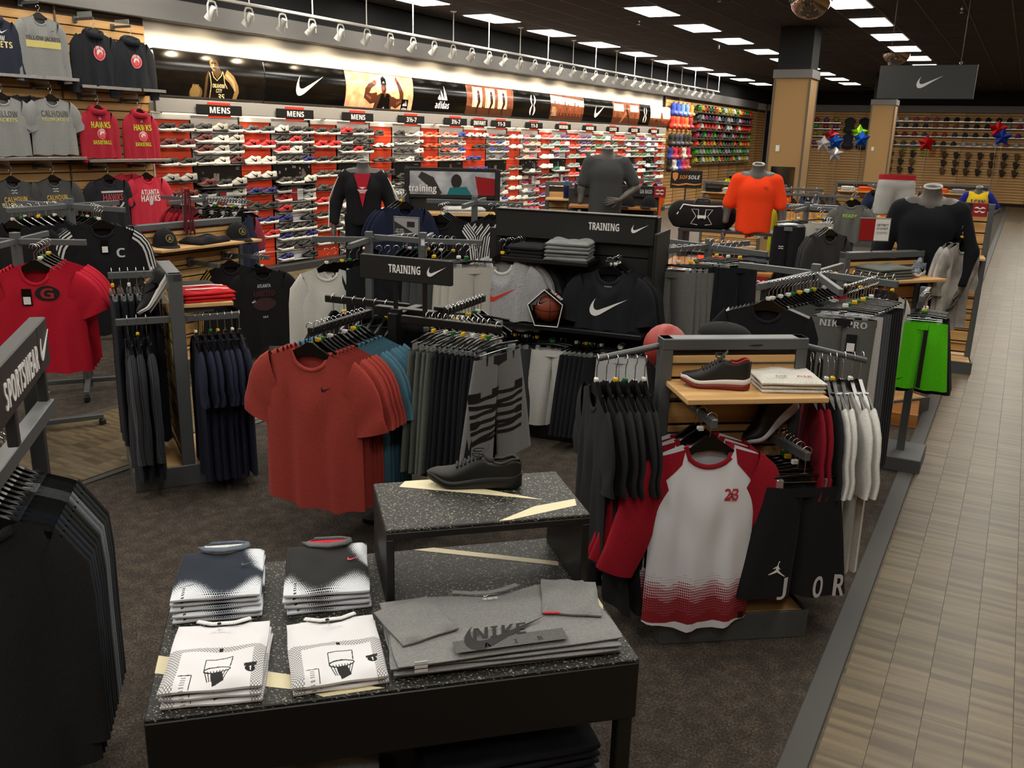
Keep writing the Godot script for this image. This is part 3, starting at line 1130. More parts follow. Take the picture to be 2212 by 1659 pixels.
# ---------------------------------------------------------------- smooth bodies from bones: each [a, b, ra, rb, depth factor]
func blob(bones: Array, cell: float, k: float, cut = null) -> MB:
	var lo := Vector3(1e9, 1e9, 1e9)
	var hi := -lo
	for b in bones:
		var r: float = maxf(b[2], b[3]) + k + cell * 2.0
		for q in [b[0], b[1]]:
			lo = lo.min(q - Vector3(r, r, r)); hi = hi.max(q + Vector3(r, r, r))
	var nx := int((hi.x - lo.x) / cell) + 2
	var ny := int((hi.y - lo.y) / cell) + 2
	var nz := int((hi.z - lo.z) / cell) + 2
	var f := PackedFloat32Array()
	f.resize(nx * ny * nz)
	f.fill(0.2)
	for b in bones:
		var pa: Vector3 = b[0]
		var ba: Vector3 = b[1] - pa
		var fl: float = b[4] if b.size() > 4 else 1.0
		var bb := maxf(Vector3(ba.x, ba.y, ba.z / fl).length_squared(), 1e-9)
		var r: float = maxf(b[2], b[3]) + k + cell * 2.0
		var l3: Vector3 = pa.min(b[1]) - Vector3(r, r, r) - lo
		var h3: Vector3 = pa.max(b[1]) + Vector3(r, r, r) - lo
		for z in range(maxi(0, int(l3.z / cell)), mini(nz, int(h3.z / cell) + 1)):
			for y in range(maxi(0, int(l3.y / cell)), mini(ny, int(h3.y / cell) + 1)):
				var at0 := (z * ny + y) * nx
				for xx in range(maxi(0, int(l3.x / cell)), mini(nx, int(h3.x / cell) + 1)):
					var d := lo + Vector3(xx, y, z) * cell - pa
					d.z /= fl
					var e := Vector3(ba.x, ba.y, ba.z / fl)
					var h := clampf(d.dot(e) / bb, 0.0, 1.0)
					var v: float = (d - e * h).length() - lerpf(b[2], b[3], h)
					var g := f[at0 + xx]
					var w := maxf(k - absf(g - v), 0.0) / k
					f[at0 + xx] = minf(g, v) - w * w * k * 0.25
	if cut != null:
		for z in nz:
			for y in ny:
				for xx in nx:
					var i := (z * ny + y) * nx + xx
					f[i] = maxf(f[i], cut.call(lo + Vector3(xx, y, z) * cell))
	var m := MB.new()
	var idx := {}
	var sx := [0, 1, 0, 1, 0, 1, 0, 1]
	var off := PackedInt32Array()
	for c in 8: off.append((c & 1) + ((c >> 1) & 1) * nx + ((c >> 2) & 1) * nx * ny)
	var edges := [[0, 1], [2, 3], [4, 5], [6, 7], [0, 2], [1, 3], [4, 6], [5, 7], [0, 4], [1, 5], [2, 6], [3, 7]]
	for z in nz - 1:
		for y in ny - 1:
			var base := (z * ny + y) * nx
			for xx in nx - 1:
				var i := base + xx
				var neg := 0
				for c in 8:
					if f[i + off[c]] < 0.0: neg += 1
				if neg == 0 or neg == 8: continue
				var s := Vector3.ZERO
				var cnt := 0
				for e in edges:
					var va := f[i + off[e[0]]]
					var vb := f[i + off[e[1]]]
					if (va < 0.0) == (vb < 0.0): continue
					var q := va / (va - vb)
					var c0 := Vector3(e[0] & 1, (e[0] >> 1) & 1, (e[0] >> 2) & 1)
					var c1 := Vector3(e[1] & 1, (e[1] >> 1) & 1, (e[1] >> 2) & 1)
					s += c0.lerp(c1, q)
					cnt += 1
				idx[i] = m.add(lo + (Vector3(xx, y, z) + s / cnt) * cell, Vector3.ZERO)
	var st := [1, nx, nx * ny]
	for i in idx.keys():
		for ax in 3:
			var j: int = i + st[ax]
			var b1: int = st[(ax + 1) % 3]
			var b2: int = st[(ax + 2) % 3]
			if (f[i] < 0.0) == (f[j] < 0.0): continue
			if not (idx.has(i - b1) and idx.has(i - b2) and idx.has(i - b1 - b2)): continue
			var q := [idx[i], idx[i - b1], idx[i - b1 - b2], idx[i - b2]]
			if f[i] < 0.0: m.ix.append_array([q[0], q[2], q[1], q[0], q[3], q[2]])
			else: m.ix.append_array([q[0], q[1], q[2], q[0], q[2], q[3]])
	for i in range(0, m.ix.size(), 3):
		var a := m.ix[i]
		var b := m.ix[i + 1]
		var c := m.ix[i + 2]
		var nn := (m.v[c] - m.v[a]).cross(m.v[b] - m.v[a])
		m.n[a] += nn; m.n[b] += nn; m.n[c] += nn
	for i in m.n.size(): m.n[i] = m.n[i].normalized()
	return m

# a hand hanging from "w" along "d", palm facing "pn": bones for blob()
func hand_bones(w: Vector3, d: Vector3, pn: Vector3, curl := 0.5, s := 1.0, thumb := 1.0) -> Array:
	var side := d.cross(pn).normalized() * thumb
	var b := [[w, w + d * 0.03 * s, 0.024 * s, 0.026 * s], [w + d * 0.03 * s + side * 0.016 * s, w + d * 0.085 * s + side * 0.024 * s, 0.019 * s, 0.015 * s], [w + d * 0.03 * s - side * 0.012 * s, w + d * 0.08 * s - side * 0.026 * s, 0.019 * s, 0.014 * s], [w + d * 0.04 * s, w + d * 0.085 * s, 0.019 * s, 0.015 * s]]
	var ln := [0.075, 0.083, 0.077, 0.06]
	for i in 4:
		var r: Vector3 = w + d * (0.09 - absf(i - 1.2) * 0.004) * s + side * (0.03 - i * 0.02) * s
		var q := r
		var a := 0.15 + curl * 0.3
		var dd: Vector3 = (d + side * (0.12 - i * 0.08)).normalized()
		for k in 3:
			var nd: Vector3 = dd * cos(a) + pn * sin(a)
			var e: Vector3 = q + nd * ln[i] * [0.42, 0.32, 0.26][k] * s
			b.append([q, e, (0.0098 - k * 0.0011) * s, (0.0088 - k * 0.0011) * s])
			q = e
			a += curl * 0.75
	var t0 := w + d * 0.028 * s + side * 0.026 * s
	var t1 := t0 + (d * 0.55 + side * 0.75 + pn * 0.3).normalized() * 0.042 * s
	b.append([t0, t1, 0.014 * s, 0.011 * s])
	b.append([t1, t1 + (d * 0.85 + side * 0.35 + pn * 0.4).normalized() * 0.034 * s, 0.0105 * s, 0.0085 * s])
	return b

# ---------------------------------------------------------------- the room
func plank_floor(par: Node3D, x0: float, z0: float, rows: int, cols: int, w: float, l: float, sd: int):
	var r := RandomNumberGenerator.new()
	r.seed = sd
	var shapes := []
	for k in 4: shapes.append(bx(Vector3(0, 0, 0), Vector3(w - 0.001, 0.012, l - 0.001), 0.0004).mesh())
	var ms := []
	for k in 6:
		var g: float = [0.93, 0.97, 1.0, 1.02, 0.95, 0.99][k]
		var m := mat("plank_%d" % k, Color(0.78 * g, 0.765 * g, 0.745 * g * [1.0, 0.98, 1.0, 0.97, 1.01, 0.99][k]), 0.42, 0, M_tex.plank, 0.75)
		m.uv1_offset = Vector3(k * 0.17, k * 0.31, k * 0.23)
		ms.append(m)
	for i in rows:
		var s := r.randf() * l
		for j in cols:
			part(par, "plank", shapes[j % 4], ms[r.randi() % 6], xf(x0 + (i + 0.5) * w, 0.006 + r.randf() * 0.0006, z0 - (j + 0.5) * l + s - l * 0.5))

func build_shell():
	var fl := struct("floor", bx(Vector3(-3.0, -0.1, -18.0), Vector3(14.6, 0.2, 46.0)), M.carpet)
	var ai := struct("floor_aisle", bx(Vector3(1.6, 0.0, -18.0), Vector3(3.9, 0.006, 46.0)), mat("plank_base", Color(0.62, 0.6, 0.57), 0.45, 0, M_tex.plank, 0.75))
	plank_floor(ai, -0.33, -1.4, 10, 24, 0.152, 1.22, 3)
	struct("trim_1", bx(Vector3(-0.39, 0.006, -18.0), Vector3(0.1, 0.014, 46.0), 0.005), mat("aisle_trim", Color(0.27, 0.27, 0.265), 0.5))
	var a2 := struct("floor_cross_aisle", bx(Vector3(-5.25, 0.0, -3.6), Vector3(1.1, 0.006, 8.7)), M.plank_base)
	plank_floor(a2, -5.79, -1.2, 7, 7, 0.154, 0.96, 5)
	struct("trim_2", bx(Vector3(-5.83, 0.004, -3.6), Vector3(0.05, 0.01, 8.7)), M.aisle_trim)
	struct("trim_3", bx(Vector3(-4.68, 0.004, -3.6), Vector3(0.05, 0.01, 8.7)), M.aisle_trim)
	var a3 := struct("floor_wall_aisle", bx(Vector3(-7.8, 0.0, -17.4), Vector3(3.9, 0.006, 18.9)), M.plank_base)
	plank_floor(a3, -9.6, -7.95, 14, 7, 0.2, 1.2, 6)
	struct("trim_4", bx(Vector3(-7.8, 0.004, -7.94), Vector3(3.9, 0.01, 0.05)), M.aisle_trim)
	# walls
	struct("wall_left", bx(Vector3(WX - 0.16, CEIL * 0.5, -18.0), Vector3(0.2, CEIL, 46.0)), M.white_wall)
	struct("wall_left_band", bx(Vector3(WX - 0.03, 3.88, -18.0), Vector3(0.06, 0.48, 46.0)), M.dark_paint)
	struct("trim_5", bx(Vector3(WX + 0.03, 3.505, -16.0), Vector3(0.18, 0.27, 42.0), 0.01), M.grey_cornice)
	struct("wall_back", bx(Vector3(-3.0, CEIL * 0.5, -39.3), Vector3(14.6, CEIL, 0.3)), M.dark_paint)
	struct("trim_6", bx(Vector3(-3.0, 3.5, -39.06), Vector3(13.6, 0.26, 0.2), 0.01), M.grey_cornice)
	struct("wall_right", bx(Vector3(4.2, CEIL * 0.5, -18.0), Vector3(0.2, CEIL, 46.0)), M.tan_paint)
	struct("wall_front", bx(Vector3(-3.0, CEIL * 0.5, 5.0), Vector3(14.6, CEIL, 0.2)), M.tan_paint)
	# ceiling: dropped tiles in a grid of tee bars
	var ce := struct("ceiling", bx(Vector3(-3.0, CEIL + 0.12, -18.0), Vector3(14.6, 0.16, 46.0)), M.dark_paint)
	var tile := bx(Vector3.ZERO, Vector3(0.594, 0.012, 1.164), 0.004).mesh()
	var tm := [M.ceiling, mat("ceiling_b", Color(0.115, 0.093, 0.08), 0.9), mat("ceiling_c", Color(0.095, 0.078, 0.068), 0.9)]
	var rest := B()
	var k := 0
	var lights := {}
	for r in 4:
		for j in range(-7, 12): lights[Vector2i(1 + r * 5, j * 2 + 12)] = true
	for i in 22:
		for j in 36:
			var c := Vector3(-8.78 + (i - 1) * 0.61, CEIL + 0.012, -14.75 - (j - 12) * 1.18)
			if c.x > 3.9 or c.x < WX + 0.2 or lights.has(Vector2i(i, j)): continue
			if i < 16 and j > 6 and j < 30 and k < 290:
				part(ce, "ceiling_tile", tile, tm[(i * 7 + j * 3) % 3], xf(c.x, c.y, c.z))
				k += 1
			else: rest.box(c, Vector3(0.594, 0.012, 1.164))
	part(ce, "ceiling_tile_field", rest, M.ceiling).set_meta("kind", "stuff")
	var bars := B()
	for i in 23: bars.box(Vector3(-8.78 + (i - 1.5) * 0.61, CEIL + 0.008, -17.0), Vector3(0.02, 0.012, 42.0))
	for j in 37: bars.box(Vector3(-3.0, CEIL + 0.008, -14.75 - (j - 12.5) * 1.18), Vector3(13.6, 0.012, 0.02))
	part(ce, "tee_bar_grid", bars, M.tee_bar).set_meta("kind", "stuff")
	# two columns
	for q in [[-3.95, -17.63, "nearer"], [-3.9, -29.1, "farther"]]:
		var col := thing("column", "tan square column with dark top and grey band, the %s of the two" % q[2], "column", at(q[0], q[1]))
		col.set_meta("kind", "structure")
		part(col, "shaft", bx(Vector3(0, 1.62, 0), Vector3(0.64, 3.24, 0.64)), M.tan_paint)
		part(col, "upper_shaft", bx(Vector3(0, 3.76, 0), Vector3(0.6, 0.74, 0.6)), M.dark_paint)
		part(col, "band", bx(Vector3(0, 3.31, 0), Vector3(0.7, 0.15, 0.7), 0.005), M.grey_cornice)
		for sx in [-1.0, 1.0]:
			for sz in [-1.0, 1.0]:
				part(col, "corner_guard", bx(Vector3(sx * 0.315, 1.62, sz * 0.315), Vector3(0.035, 3.2, 0.035)), M.tan_trim)
		part(col, "wall_switch", bx(Vector3(-0.14, 2.0, 0.327), Vector3(0.07, 0.11, 0.012), 0.004), M.white_metal)
		if q[2] == "nearer": part(col, "mirror_panel", bx(Vector3(0.0, 1.0, 0.325), Vector3(0.44, 1.35, 0.012)), mat("mirror", Color(0.5, 0.5, 0.5), 0.08, 1.0))

func build_ceiling_things():
	var fr := bx(Vector3.ZERO, Vector3(0.6, 0.02, 1.16), 0.004).mesh()
	var di := bx(Vector3.ZERO, Vector3(0.54, 0.012, 1.1), 0.003).mesh()
	for r in 4:
		for j in range(-7, 9):
			var c := Vector3(-8.78 + r * 3.05, CEIL, -14.75 - j * 2.36)
			var o := thing("ceiling_light", "ceiling light panel, %s from front, %s row from the shoe wall" % [nth(j + 7), nth(r)], "ceiling light", xf(c.x, c.y, c.z), "ceiling light panels")
			part(o, "frame", fr, M.white_metal, xf(0, 0.004, 0))
			part(o, "diffuser", di, M.lamp_lens, xf(0, -0.009, 0))
			var l := AreaLight3D.new()
			l.name = "panel_glow"
			l.area_size = Vector2(0.54, 1.1)
			l.light_color = LAMP_TINT
			l.light_energy = TROFFER * 1.9
			l.area_range = 40.0
			l.area_attenuation = 2.0
			l.shadow_enabled = true
			o.add_child(l, true)
			l.transform = xf(0, -0.03, 0, 0, -90)
	# lighting track along the shoe wall
	var tx := -8.95
	var tyy := 3.62
	var t := thing("lighting_track", "white lighting track hung from the ceiling along the shoe wall", "lighting track", Transform3D())
	part(t, "rail", bx(Vector3(tx, tyy, -17.2), Vector3(0.04, 0.035, 24.2), 0.004), M.white_metal)
	var rod := B().tube([Vector3(0, 0, 0), Vector3(0, CEIL - tyy, 0)], 0.009, 8).mesh()
	var canopy := B().lathe([Vector2(0.001, -0.02), Vector2(0.035, -0.02), Vector2(0.06, 0.0)], 12).mesh()
	for k in 21:
		var z := -5.4 - k * 1.19
		var q := part(t, "rod", rod, M.white_metal, xf(tx, tyy, z))
		part(q, "canopy", canopy, M.white_metal, xf(0, CEIL - tyy, 0))
	var can := B().lathe([Vector2(0.001, 0.075), Vector2(0.038, 0.075), Vector2(0.04, 0.02), Vector2(0.043, 0.0), Vector2(0.062, -0.09), Vector2(0.06, -0.09), Vector2(0.04, -0.02), Vector2(0.001, -0.02)], 14).mesh()
	var yoke := []
	for i in 13:
		var a := PI * i / 12.0
		yoke.append(Vector3(0.0, -0.05 + sin(a) * 0.03 if i in range(3, 10) else (-0.19 if i in [0, 12] else -0.06), cos(a) * 0.072))
	var ym := B().tube(yoke, 0.009, 6, true, false, Vector2(1.6, 0.8)).mesh()
	var lens := B().lathe([Vector2(0.001, 0), Vector2(0.05, 0)], 12).mesh()
	for k in 36:
		var z := -8.35 - k * 0.598 - 0.01 * (k % 3)
		if z < -29.0: break
		var o := thing("track_spotlight", "white spotlight on the ceiling track, %s from the near end" % (nth(k) if k < 30 else "the %dth" % (k + 1)), "spotlight", xf(tx, tyy - 0.02, z), "track spotlights")
		part(o, "yoke", ym, M.white_metal)
		var tilt := 38.0 + 5.0 * sin(k * 2.7)
		var q := part(o, "can", can, M.white_metal, Transform3D(Basis(Vector3.BACK, deg_to_rad(-tilt)), Vector3(-0.01, -0.15, 0)))
		part(q, "lens", lens, M.spot_glow, xf(0, -0.06, 0))
		var l := SpotLight3D.new()
		l.name = "spot_beam"
		l.light_color = Color(1.0, 0.9, 0.74)
		l.light_energy = SPOT
		l.spot_angle = 52.0
		l.spot_angle_attenuation = 0.75
		l.spot_range = 12.0
		l.light_size = 0.05
		l.shadow_enabled = true
		o.add_child(l, true)
		var d := Vector3(-sin(deg_to_rad(tilt)), -cos(deg_to_rad(tilt)), 0)
		l.transform = Transform3D(Basis.looking_at(d, Vector3.BACK), Vector3(-0.01, -0.15, 0) + d * 0.1)
	# mirrored camera domes
	for q in [[-3.12, -14.3, "nearer"], [-2.95, -22.8, "farther"]]:
		var o := thing("camera_dome", "mirrored half-dome under the ceiling, the %s of the two" % q[2], "dome", xf(q[0], CEIL, q[1]))
		var prof := []
		for i in 9: prof.append(Vector2(maxf(0.001, sin(PI * 0.5 * i / 8.0)) * 0.29, -cos(PI * 0.5 * i / 8.0) * 0.27))
		part(o, "dome", B().lathe(prof, 28), mat("dome_mirror", Color(0.62, 0.58, 0.55), 0.08, 1.0))
		part(o, "rim", B().lathe([Vector2(0.29, 0.0), Vector2(0.31, -0.015), Vector2(0.285, -0.02)], 28), M.dark_grey_metal)
	# sprinklers
	var sp := [[-6.9, -11.9], [-6.3, -15.6], [-4.2, -13.4], [-1.6, -12.6], [-4.4, -18.9], [-1.2, -15.6], [-6.2, -20.0]]
	for i in sp.size():
		var o := thing("fire_sprinkler", "small fire sprinkler under the dark ceiling, %s from the front" % nth(i), "sprinkler", xf(sp[i][0], CEIL, sp[i][1]), "fire sprinklers")
		part(o, "stem", B().tube([Vector3.ZERO, Vector3(0, -0.09, 0)], 0.012, 6), M.silver)
		part(o, "deflector", B().lathe([Vector2(0.001, -0.1), Vector2(0.03, -0.095), Vector2(0.012, -0.085), Vector2(0.02, -0.03)], 10), M.silver)
	# hanging sign over the aisle
	var s := thing("hanging_sign", "large dark grey hanging sign with a white tick mark over the aisle", "sign", xf(-1.39, 2.955, -14.0))
	part(s, "board", bx(Vector3.ZERO, Vector3(1.22, 0.44, 0.06), 0.004), mat("sign_grey", Color(0.105, 0.12, 0.125), 0.5))
	part(s, "edge", bx(Vector3(0.613, 0, 0), Vector3(0.006, 0.44, 0.062)), M.grey_metal)
	part(s, "tick", poly_mb(tick_pts(0.33), 0.004), M.silver_print, xf(0.05, -0.0, 0.031))
	for x in [-0.5, 0.4]:
		part(s, "cable", B().tube([Vector3(x, 0.22, 0), Vector3(x, CEIL - 2.955, 0)], 0.004, 5), M.dark_grey_metal)
		part(s, "hook", B().tube([Vector3(x, 0.22, 0), Vector3(x - 0.02, 0.245, 0), Vector3(x, 0.27, 0), Vector3(x + 0.02, 0.245, 0)], 0.004, 5, false, true), M.silver)

# ---------------------------------------------------------------- flat print: pictures painted into textures
func fill_poly(im: Image, pts: Array, c: Color):
	var w := im.get_width()
	var h := im.get_height()
	var y0 := 1e9
	var y1 := -1e9
	for p in pts:
		y0 = minf(y0, p.y); y1 = maxf(y1, p.y)
	for y in range(maxi(0, int(floor(y0))), mini(h, int(ceil(y1)) + 1)):
		var xs := []
		for i in pts.size():
			var a: Vector2 = pts[i]
			var b: Vector2 = pts[(i + 1) % pts.size()]
			if (a.y <= y + 0.5) != (b.y <= y + 0.5): xs.append(a.x + (y + 0.5 - a.y) / (b.y - a.y) * (b.x - a.x))
		xs.sort()
		for i in range(0, xs.size() - 1, 2):
			for x in range(maxi(0, int(round(xs[i]))), mini(w, int(round(xs[i + 1])))):
				im.set_pixel(x, y, im.get_pixel(x, y).lerp(c, c.a))

func oval(cx: float, cy: float, rx: float, ry: float, a := 0.0, n := 24) -> Array:
	var o := []
	for i in n:
		var t := TAU * i / n
		o.append(Vector2(cx, cy) + Vector2(cos(t) * rx, sin(t) * ry).rotated(a))
	return o

func limb(pts: Array, rad: Array) -> Array:
	var l := []
	var r := []
	for i in pts.size():
		var d: Vector2 = (pts[mini(i + 1, pts.size() - 1)] - pts[maxi(i - 1, 0)]).normalized().orthogonal() * rad[i]
		l.append(pts[i] + d)
		r.push_front(pts[i] - d)
	return l + r

func ink(im: Image, m: MB, o: Vector2, s: float, c: Color):
	for i in range(0, m.ix.size(), 3):
		var p := []
		for k in 3:
			var q := m.v[m.ix[i + k]]
			p.append(o + Vector2(q.x, -q.y) * s)
		fill_poly(im, p, c)

func picture(w: int, h: int, lo: Color, hi: Color, sd: int) -> Image:
	var im := Image.create(w, h, false, Image.FORMAT_RGB8)
	var nz := FastNoiseLite.new()
	nz.seed = sd
	nz.frequency = 0.012
	for y in h:
		for x in w:
			im.set_pixel(x, y, lo.lerp(hi, clampf(0.5 + nz.get_noise_2d(x, y) * 0.9, 0, 1)))
	return im

func print_mat(called: String, im: Image, rough := 0.3) -> StandardMaterial3D:
	var m := StandardMaterial3D.new()
	m.resource_name = called
	m.albedo_texture = ImageTexture.create_from_image(im)
	m.roughness = rough
	m.cull_mode = BaseMaterial3D.CULL_DISABLED
	M[called] = m
	return m

func poster_player() -> Image:
	var im := picture(760, 240, Color(0.035, 0.03, 0.026), Color(0.07, 0.06, 0.05), 3)
	var sk := Color(0.52, 0.42, 0.27)
	var sh := Color(0.30, 0.23, 0.14)
	var dk := Color(0.06, 0.05, 0.045)
	fill_poly(im, oval(262, 215, 44, 42), sk.darkened(0.25))
	fill_poly(im, oval(256, 208, 34, 32), sk)
	for k in 4: fill_poly(im, limb([Vector2(236 + k * 12, 186), Vector2(240 + k * 11, 168)], [5, 4]), sk)
	fill_poly(im, limb([Vector2(356, 100), Vector2(338, 130), Vector2(330, 175), Vector2(330, 240)], [16, 15, 12, 11]), sh)
	fill_poly(im, [Vector2(350, 90), Vector2(372, 86), Vector2(440, 86), Vector2(470, 120), Vector2(490, 240), Vector2(334, 240), Vector2(338, 140)], dk)
	fill_poly(im, limb([Vector2(462, 98), Vector2(506, 128), Vector2(540, 172), Vector2(548, 196), Vector2(536, 240)], [26, 25, 19, 17, 14]), sk)
	fill_poly(im, limb([Vector2(470, 104), Vector2(516, 140), Vector2(536, 190)], [8, 9, 6]), sk.lightened(0.25))
	fill_poly(im, [Vector2(370, 70), Vector2(420, 66), Vector2(436, 92), Vector2(404, 132), Vector2(372, 100)], sh)
	fill_poly(im, oval(388, 50, 29, 40), sk)
	fill_poly(im, oval(400, 54, 20, 36), sh)
	fill_poly(im, [Vector2(359, 44), Vector2(362, 18), Vector2(388, 6), Vector2(412, 16), Vector2(419, 40), Vector2(410, 30), Vector2(370, 28)], dk)
	fill_poly(im, oval(376, 48, 6, 3), dk)
	fill_poly(im, oval(398, 48, 6, 3), dk)
	fill_poly(im, oval(386, 74, 11, 3.5), dk)
	fill_poly(im, oval(384, 60, 6, 8), sk.lightened(0.2))
	for s in [[Vector2(368, 94), Vector2(378, 122), Vector2(402, 140), Vector2(432, 112), Vector2(444, 88)], [Vector2(350, 100), Vector2(362, 160), Vector2(360, 240)], [Vector2(446, 92), Vector2(456, 150), Vector2(478, 180)]]:
		var rr := []
		for q in s: rr.append(2.6)
		fill_poly(im, limb(s, rr), Color(0.75, 0.68, 0.5))
	var wt := Color(0.86, 0.8, 0.62)
	ink(im, text_mb("OKLAHOMA", 22, 88), Vector2(416, 168), 1.0, wt)
	ink(im, text_mb("CITY", 20, 42), Vector2(420, 194), 1.0, wt)
	ink(im, text_mb("35", 30, 46), Vector2(440, 226), 1.0, wt)
	return im

func poster_flex() -> Image:
	var im := picture(700, 240, Color(0.92, 0.56, 0.42), Color(0.97, 0.74, 0.6), 8)
	fill_poly(im, oval(420, 60, 150, 60), Color(1, 0.93, 0.85, 0.6))
	var sk := Color(0.30, 0.17, 0.12)
	var hi := Color(0.46, 0.28, 0.2)
	var dk := Color(0.04, 0.035, 0.035)
	fill_poly(im, [Vector2(282, 240), Vector2(300, 150), Vector2(350, 128), Vector2(430, 128), Vector2(480, 160), Vector2(470, 240)], sk)
	for f in [[[Vector2(310, 160), Vector2(250, 172), Vector2(196, 150), Vector2(206, 120), Vector2(236, 86), Vector2(284, 68)], [34, 36, 28, 24, 20, 14]], [[Vector2(460, 176), Vector2(520, 196), Vector2(572, 172), Vector2(566, 120), Vector2(540, 70), Vector2(520, 36)], [32, 34, 26, 22, 17, 12]]]:
		fill_poly(im, limb(f[0], f[1]), sk)
		fill_poly(im, limb([f[0][1], f[0][2]], [10, 6]), hi)
	fill_poly(im, oval(284, 64, 17, 18), hi)
	fill_poly(im, oval(516, 32, 13, 20), hi)
	fill_poly(im, [Vector2(318, 240), Vector2(346, 140), Vector2(372, 128), Vector2(388, 160), Vector2(410, 128), Vector2(438, 142), Vector2(456, 240)], dk)
	fill_poly(im, oval(376, 96, 27, 38), sk)
	fill_poly(im, oval(368, 100, 14, 22), hi)
	fill_poly(im, [Vector2(346, 74), Vector2(350, 30), Vector2(376, 14), Vector2(400, 30), Vector2(406, 74)], dk)
	fill_poly(im, oval(366, 88, 6, 2.5), dk)
	fill_poly(im, oval(386, 88, 6, 2.5), dk)
	fill_poly(im, oval(377, 116, 10, 3), dk)
	ink(im, bars_mb(22), Vector2(376, 54), 1.0, Color(0.95, 0.9, 0.85))
	ink(im, bars_mb(20), Vector2(390, 226), 1.0, Color(0.95, 0.9, 0.85))
	fill_poly(im, [Vector2(576, 160), Vector2(652, 160), Vector2(652, 240), Vector2(576, 240)], dk)
	ink(im, bars_mb(52), Vector2(618, 190), 1.0, Color(0.95, 0.95, 0.95))
	ink(im, text_mb("adidas", 18, 58), Vector2(616, 226), 1.0, Color(0.95, 0.95, 0.95))
	return im

func poster_sepia(v: int) -> Image:
	var im := picture(520, 200, Color(0.36, 0.20, 0.14), Color(0.52, 0.32, 0.24), 20 + v)
	var li := Color(0.97, 0.82, 0.7)
	fill_poly(im, [Vector2(0, 140), Vector2(520, 140), Vector2(520, 200), Vector2(0, 200)], Color(0.27, 0.15, 0.1, 0.8))
	if v == 0:
		for k in 3:
			var x := 60.0 + k * 140
			fill_poly(im, [Vector2(x, 14), Vector2(x + 104, 14), Vector2(x + 104, 146), Vector2(x, 146)], li)
			fill_poly(im, [Vector2(x + 8, 22), Vector2(x + 14, 22), Vector2(x + 14, 140), Vector2(x + 8, 140)], Color(0.6, 0.4, 0.3))
			fill_poly(im, oval(x + 62, 52, 13, 18), Color(0.25, 0.15, 0.1))
			fill_poly(im, limb([Vector2(x + 62, 64), Vector2(x + 70, 110), Vector2(x + 52, 160), Vector2(x + 60, 198)], [16, 14, 9, 6]), Color(0.2, 0.12, 0.09))
	elif v == 1:
		fill_poly(im, [Vector2(0, 10), Vector2(520, 30), Vector2(520, 80), Vector2(0, 70)], li)
		for k in 9:
			fill_poly(im, limb([Vector2(60 + k * 52, 50 + (k % 3) * 16), Vector2(66 + k * 50, 160)], [9, 12]), Color(0.4 + 0.05 * (k % 3), 0.24, 0.17))
		for k in 6: fill_poly(im, [Vector2(20, 100 + k * 12), Vector2(70 + k * 6, 100 + k * 12), Vector2(70 + k * 6, 105 + k * 12), Vector2(20, 105 + k * 12)], li.darkened(0.15))
	elif v == 2:
		fill_poly(im, [Vector2(20, 20), Vector2(200, 20), Vector2(200, 84), Vector2(20, 84)], li)
		fill_poly(im, [Vector2(330, 20), Vector2(500, 20), Vector2(500, 80), Vector2(330, 80)], li)
		fill_poly(im, limb([Vector2(260, 50), Vector2(258, 90), Vector2(300, 130), Vector2(340, 186)], [22, 26, 16, 9]), Color(0.2, 0.11, 0.08))
		fill_poly(im, limb([Vector2(256, 90), Vector2(210, 130), Vector2(160, 190)], [22, 15, 8]), Color(0.55, 0.36, 0.26))
		fill_poly(im, oval(262, 34, 13, 17), Color(0.3, 0.18, 0.13))
	else:
		fill_poly(im, [Vector2(0, 0), Vector2(520, 0), Vector2(520, 120), Vector2(0, 120)], Color(1, 0.93, 0.86, 0.85))
		fill_poly(im, limb([Vector2(250, 60), Vector2(254, 100), Vector2(300, 150)], [16, 26, 12]), Color(0.45, 0.28, 0.2))
		fill_poly(im, oval(150, 150, 30, 18), Color(0.2, 0.12, 0.09))
	return im

func display_poster(v: int) -> Image:
	var im := picture(256, 96, Color(0.02, 0.02, 0.022), Color(0.05, 0.05, 0.055), 40 + v)
	var r := RandomNumberGenerator.new()
	r.seed = v
	if v == 0:
		ink(im, text_mb("IT", 9, 11, 0, "plain"), Vector2(44, 32), 1.0, Color(0.6, 0.6, 0.6))
		ink(im, text_mb("COMES", 9, 40, 0, "plain"), Vector2(52, 56), 1.0, Color(0.6, 0.6, 0.6))
		ink(im, arcs_mb(20), Vector2(236, 14), 1.0, Color(0.8, 0.8, 0.8))
		fill_poly(im, limb([Vector2(116, 34), Vector2(112, 60), Vector2(114, 96)], [14, 17, 14]), Color(0.42, 0.31, 0.25))
		fill_poly(im, [Vector2(102, 36), Vector2(112, 34), Vector2(117, 48), Vector2(122, 34), Vector2(132, 36), Vector2(130, 70), Vector2(104, 70)], Color(0.55, 0.53, 0.52))
	elif v == 1:
		for k in 13: fill_poly(im, oval(r.randf() * 250, 10 + r.randf() * 50, 3 + r.randf() * 4, 3 + r.randf() * 5), Color(0.8, 0.8, 0.85, 0.8))
		fill_poly(im, limb([Vector2(196, 24), Vector2(206, 50), Vector2(200, 96)], [8, 14, 12]), Color(0.45, 0.4, 0.38))
	else:
		fill_poly(im, limb([Vector2(120, 20), Vector2(126, 54), Vector2(100, 96)], [9, 16, 8]), [Color(0.6, 0.35, 0.2), Color(0.7, 0.2, 0.1), Color(0.2, 0.5, 0.6), Color(0.35, 0.15, 0.5)][v % 4])
		fill_poly(im, limb([Vector2(124, 50), Vector2(150, 96)], [12, 7]), Color(0.5, 0.4, 0.35))
		ink(im, text_mb("TRAIN", 9, 36), Vector2(210, 16), 1.0, Color(0.6, 0.6, 0.6))
	return im

